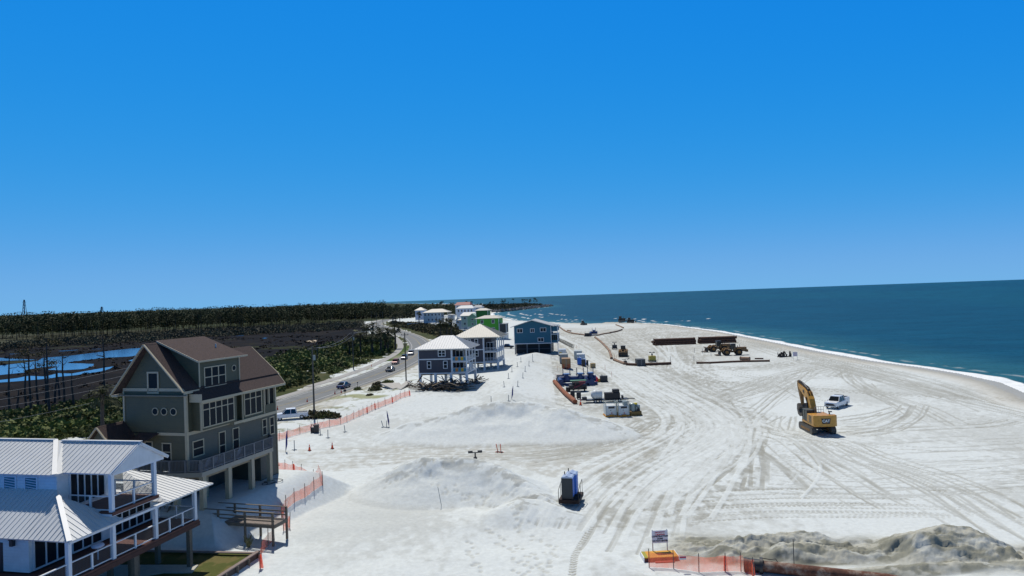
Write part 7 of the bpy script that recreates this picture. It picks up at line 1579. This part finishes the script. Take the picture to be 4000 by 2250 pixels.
# the line leaves the near pole towards a pole out of the picture on the left
for k, (vl, vr, lb) in enumerate(((1520, 1428, "topmost power line crossing the ponds to the grey gable"), (1548, 1455, "second power line from the top crossing the ponds"), (1577, 1485, "third power line from the top crossing the ponds"), (1640, 1527, "lowest power line crossing the scrub to the grey gable"))):
    a = D(-200, vl+42, 106); c = D(620, vr-20, 118); wire(a, c, lb, .5)
for k in range(2): wire(tops[0]+Vector((.8-1.6*k, 0, 0)), tops[1]+Vector((.8-1.6*k, 0, 0)), ["upper wire between the two nearest utility poles", "lower wire between the two nearest utility poles"][k]); wire(tops[1]+Vector((.8-1.6*k, 0, 0)), tops[3]+Vector((.8-1.6*k, 0, 0)), ["right-hand wire running to the double poles at the bend", "left-hand wire running to the double poles at the bend"][k], 2.)
b = MB(); b.cyl((0, 0, 0), (0, 0, 1.1), .05, n=6); b.box(-.12, .14, -.25, .25, 1.05, 1.3, .04); o = b.build("mailbox", dark()); o.location = G(1397, 1513); tag(o, "dark mailbox on a post beside the road, right of the cones", "mailbox")
b = MB(); b.cyl((0, 0, 0), (0, 0, 1.3), .06, n=6); b.box(-.3, .3, -.05, .05, .9, 1.35); o = b.build("road_marker", dark()); o.location = G(1348, 1546); tag(o, "small dark marker post in front of the three cones", "marker")
# broken concrete slabs and wreckage by the purple house
for k, (px, t_, lb) in enumerate((([(1486, 1512), (1560, 1500), (1572, 1512), (1535, 1522)], .25, "left tipped concrete slab near the pole"), ([(1548, 1518), (1590, 1500), (1610, 1502), (1566, 1524)], .25, "right tipped concrete slab near the pole"))):
    q = [G(*p) for p in px]; c0 = q[0].copy(); zs = [.9, .35, .15, .2] if k == 0 else [.1, .8, .9, .2]; b = MB(); b.slab([p-c0+Vector((0, 0, z)) for p, z in zip(q, zs)], t_); o = b.build("concrete_slab", concrete()); o.location = c0; tag(o, lb, "concrete slab")
def wreck(u, v, w, n, label, seed, hh=1.6):
    g = G(u, v); q = random.Random(seed); r = empty("timber_wreckage", g, 0, label, "wreckage"); b = MB(); b2 = MB()
    for k in range(n):
        x = q.uniform(-w, w); y = q.uniform(-.6, 5); z = q.uniform(0, hh); L = q.uniform(.8, 3.2); a = q.uniform(0, 3.1); e = q.uniform(-.4, .42)
        (b if k % 3 or n < 50 else b2).bar((x, y, z), (x+L*math.cos(a), y+L*math.sin(a), max(0, z+L*math.sin(e))), q.uniform(.1, .35), q.uniform(.04, .12))
    b.build('dark_timber', mat("wet_timber", (.04, .03, .022), .95, var=.4), r)
    if n >= 50: b2.build('pale_timber', mat("pale_broken_timber", (.26, .20, .13), .9, var=.3), r)
wreck(1680, 1528, 3.4, 110, "tangled timber wreckage under the purple house's left half", 3); wreck(1770, 1530, 3.0, 100, "tangled timber wreckage under the purple house's right half", 5); wreck(1865, 1500, 1.4, 34, "leaning boards stacked at the purple house's right corner", 7, .9); wreck(1612, 1515, 1.4, 16, "pale earth-coloured planks left of the purple house", 9, .4)
wreck(1900, 1412, 3.0, 40, "broken deck timber beneath the second stilt house", 11, 1.2)
# bent dark rail fence right of the blue house
g = G(2180, 1342); b = MB()
for k in range(14): a = G(2184+k*4.2, 1334+k*2.1); b.cyl(a-g, a-g+Vector((.5, 0, 1.5)), .12, n=5)
for k in range(3): b.tube([G(2182+j*9, 1333+j*4.4)-g+Vector((0, 0, .4+k*.5)) for j in range(7)], .12, 5)
o = b.build("collapsed_fence", mat("dark_brush", (.03, .03, .018), .95)); o.location = g; tag(o, "dark collapsed fence trailing down the sand from the blue house", "fence")
# loose garden hose on sand beside the grey house
g = G(1030, 1895); b = MB(); pts = [(.55*math.cos(t*.45)*(.5+.04*t)+.02*t, .6*math.sin(t*.45)+.05*t, .05) for t in range(34)]; b.tube(pts, .03, 5)
o = b.build("cable", dark()); o.location = g; tag(o, "thin dark cable looped on the shaded sand behind the grey house", "cable")
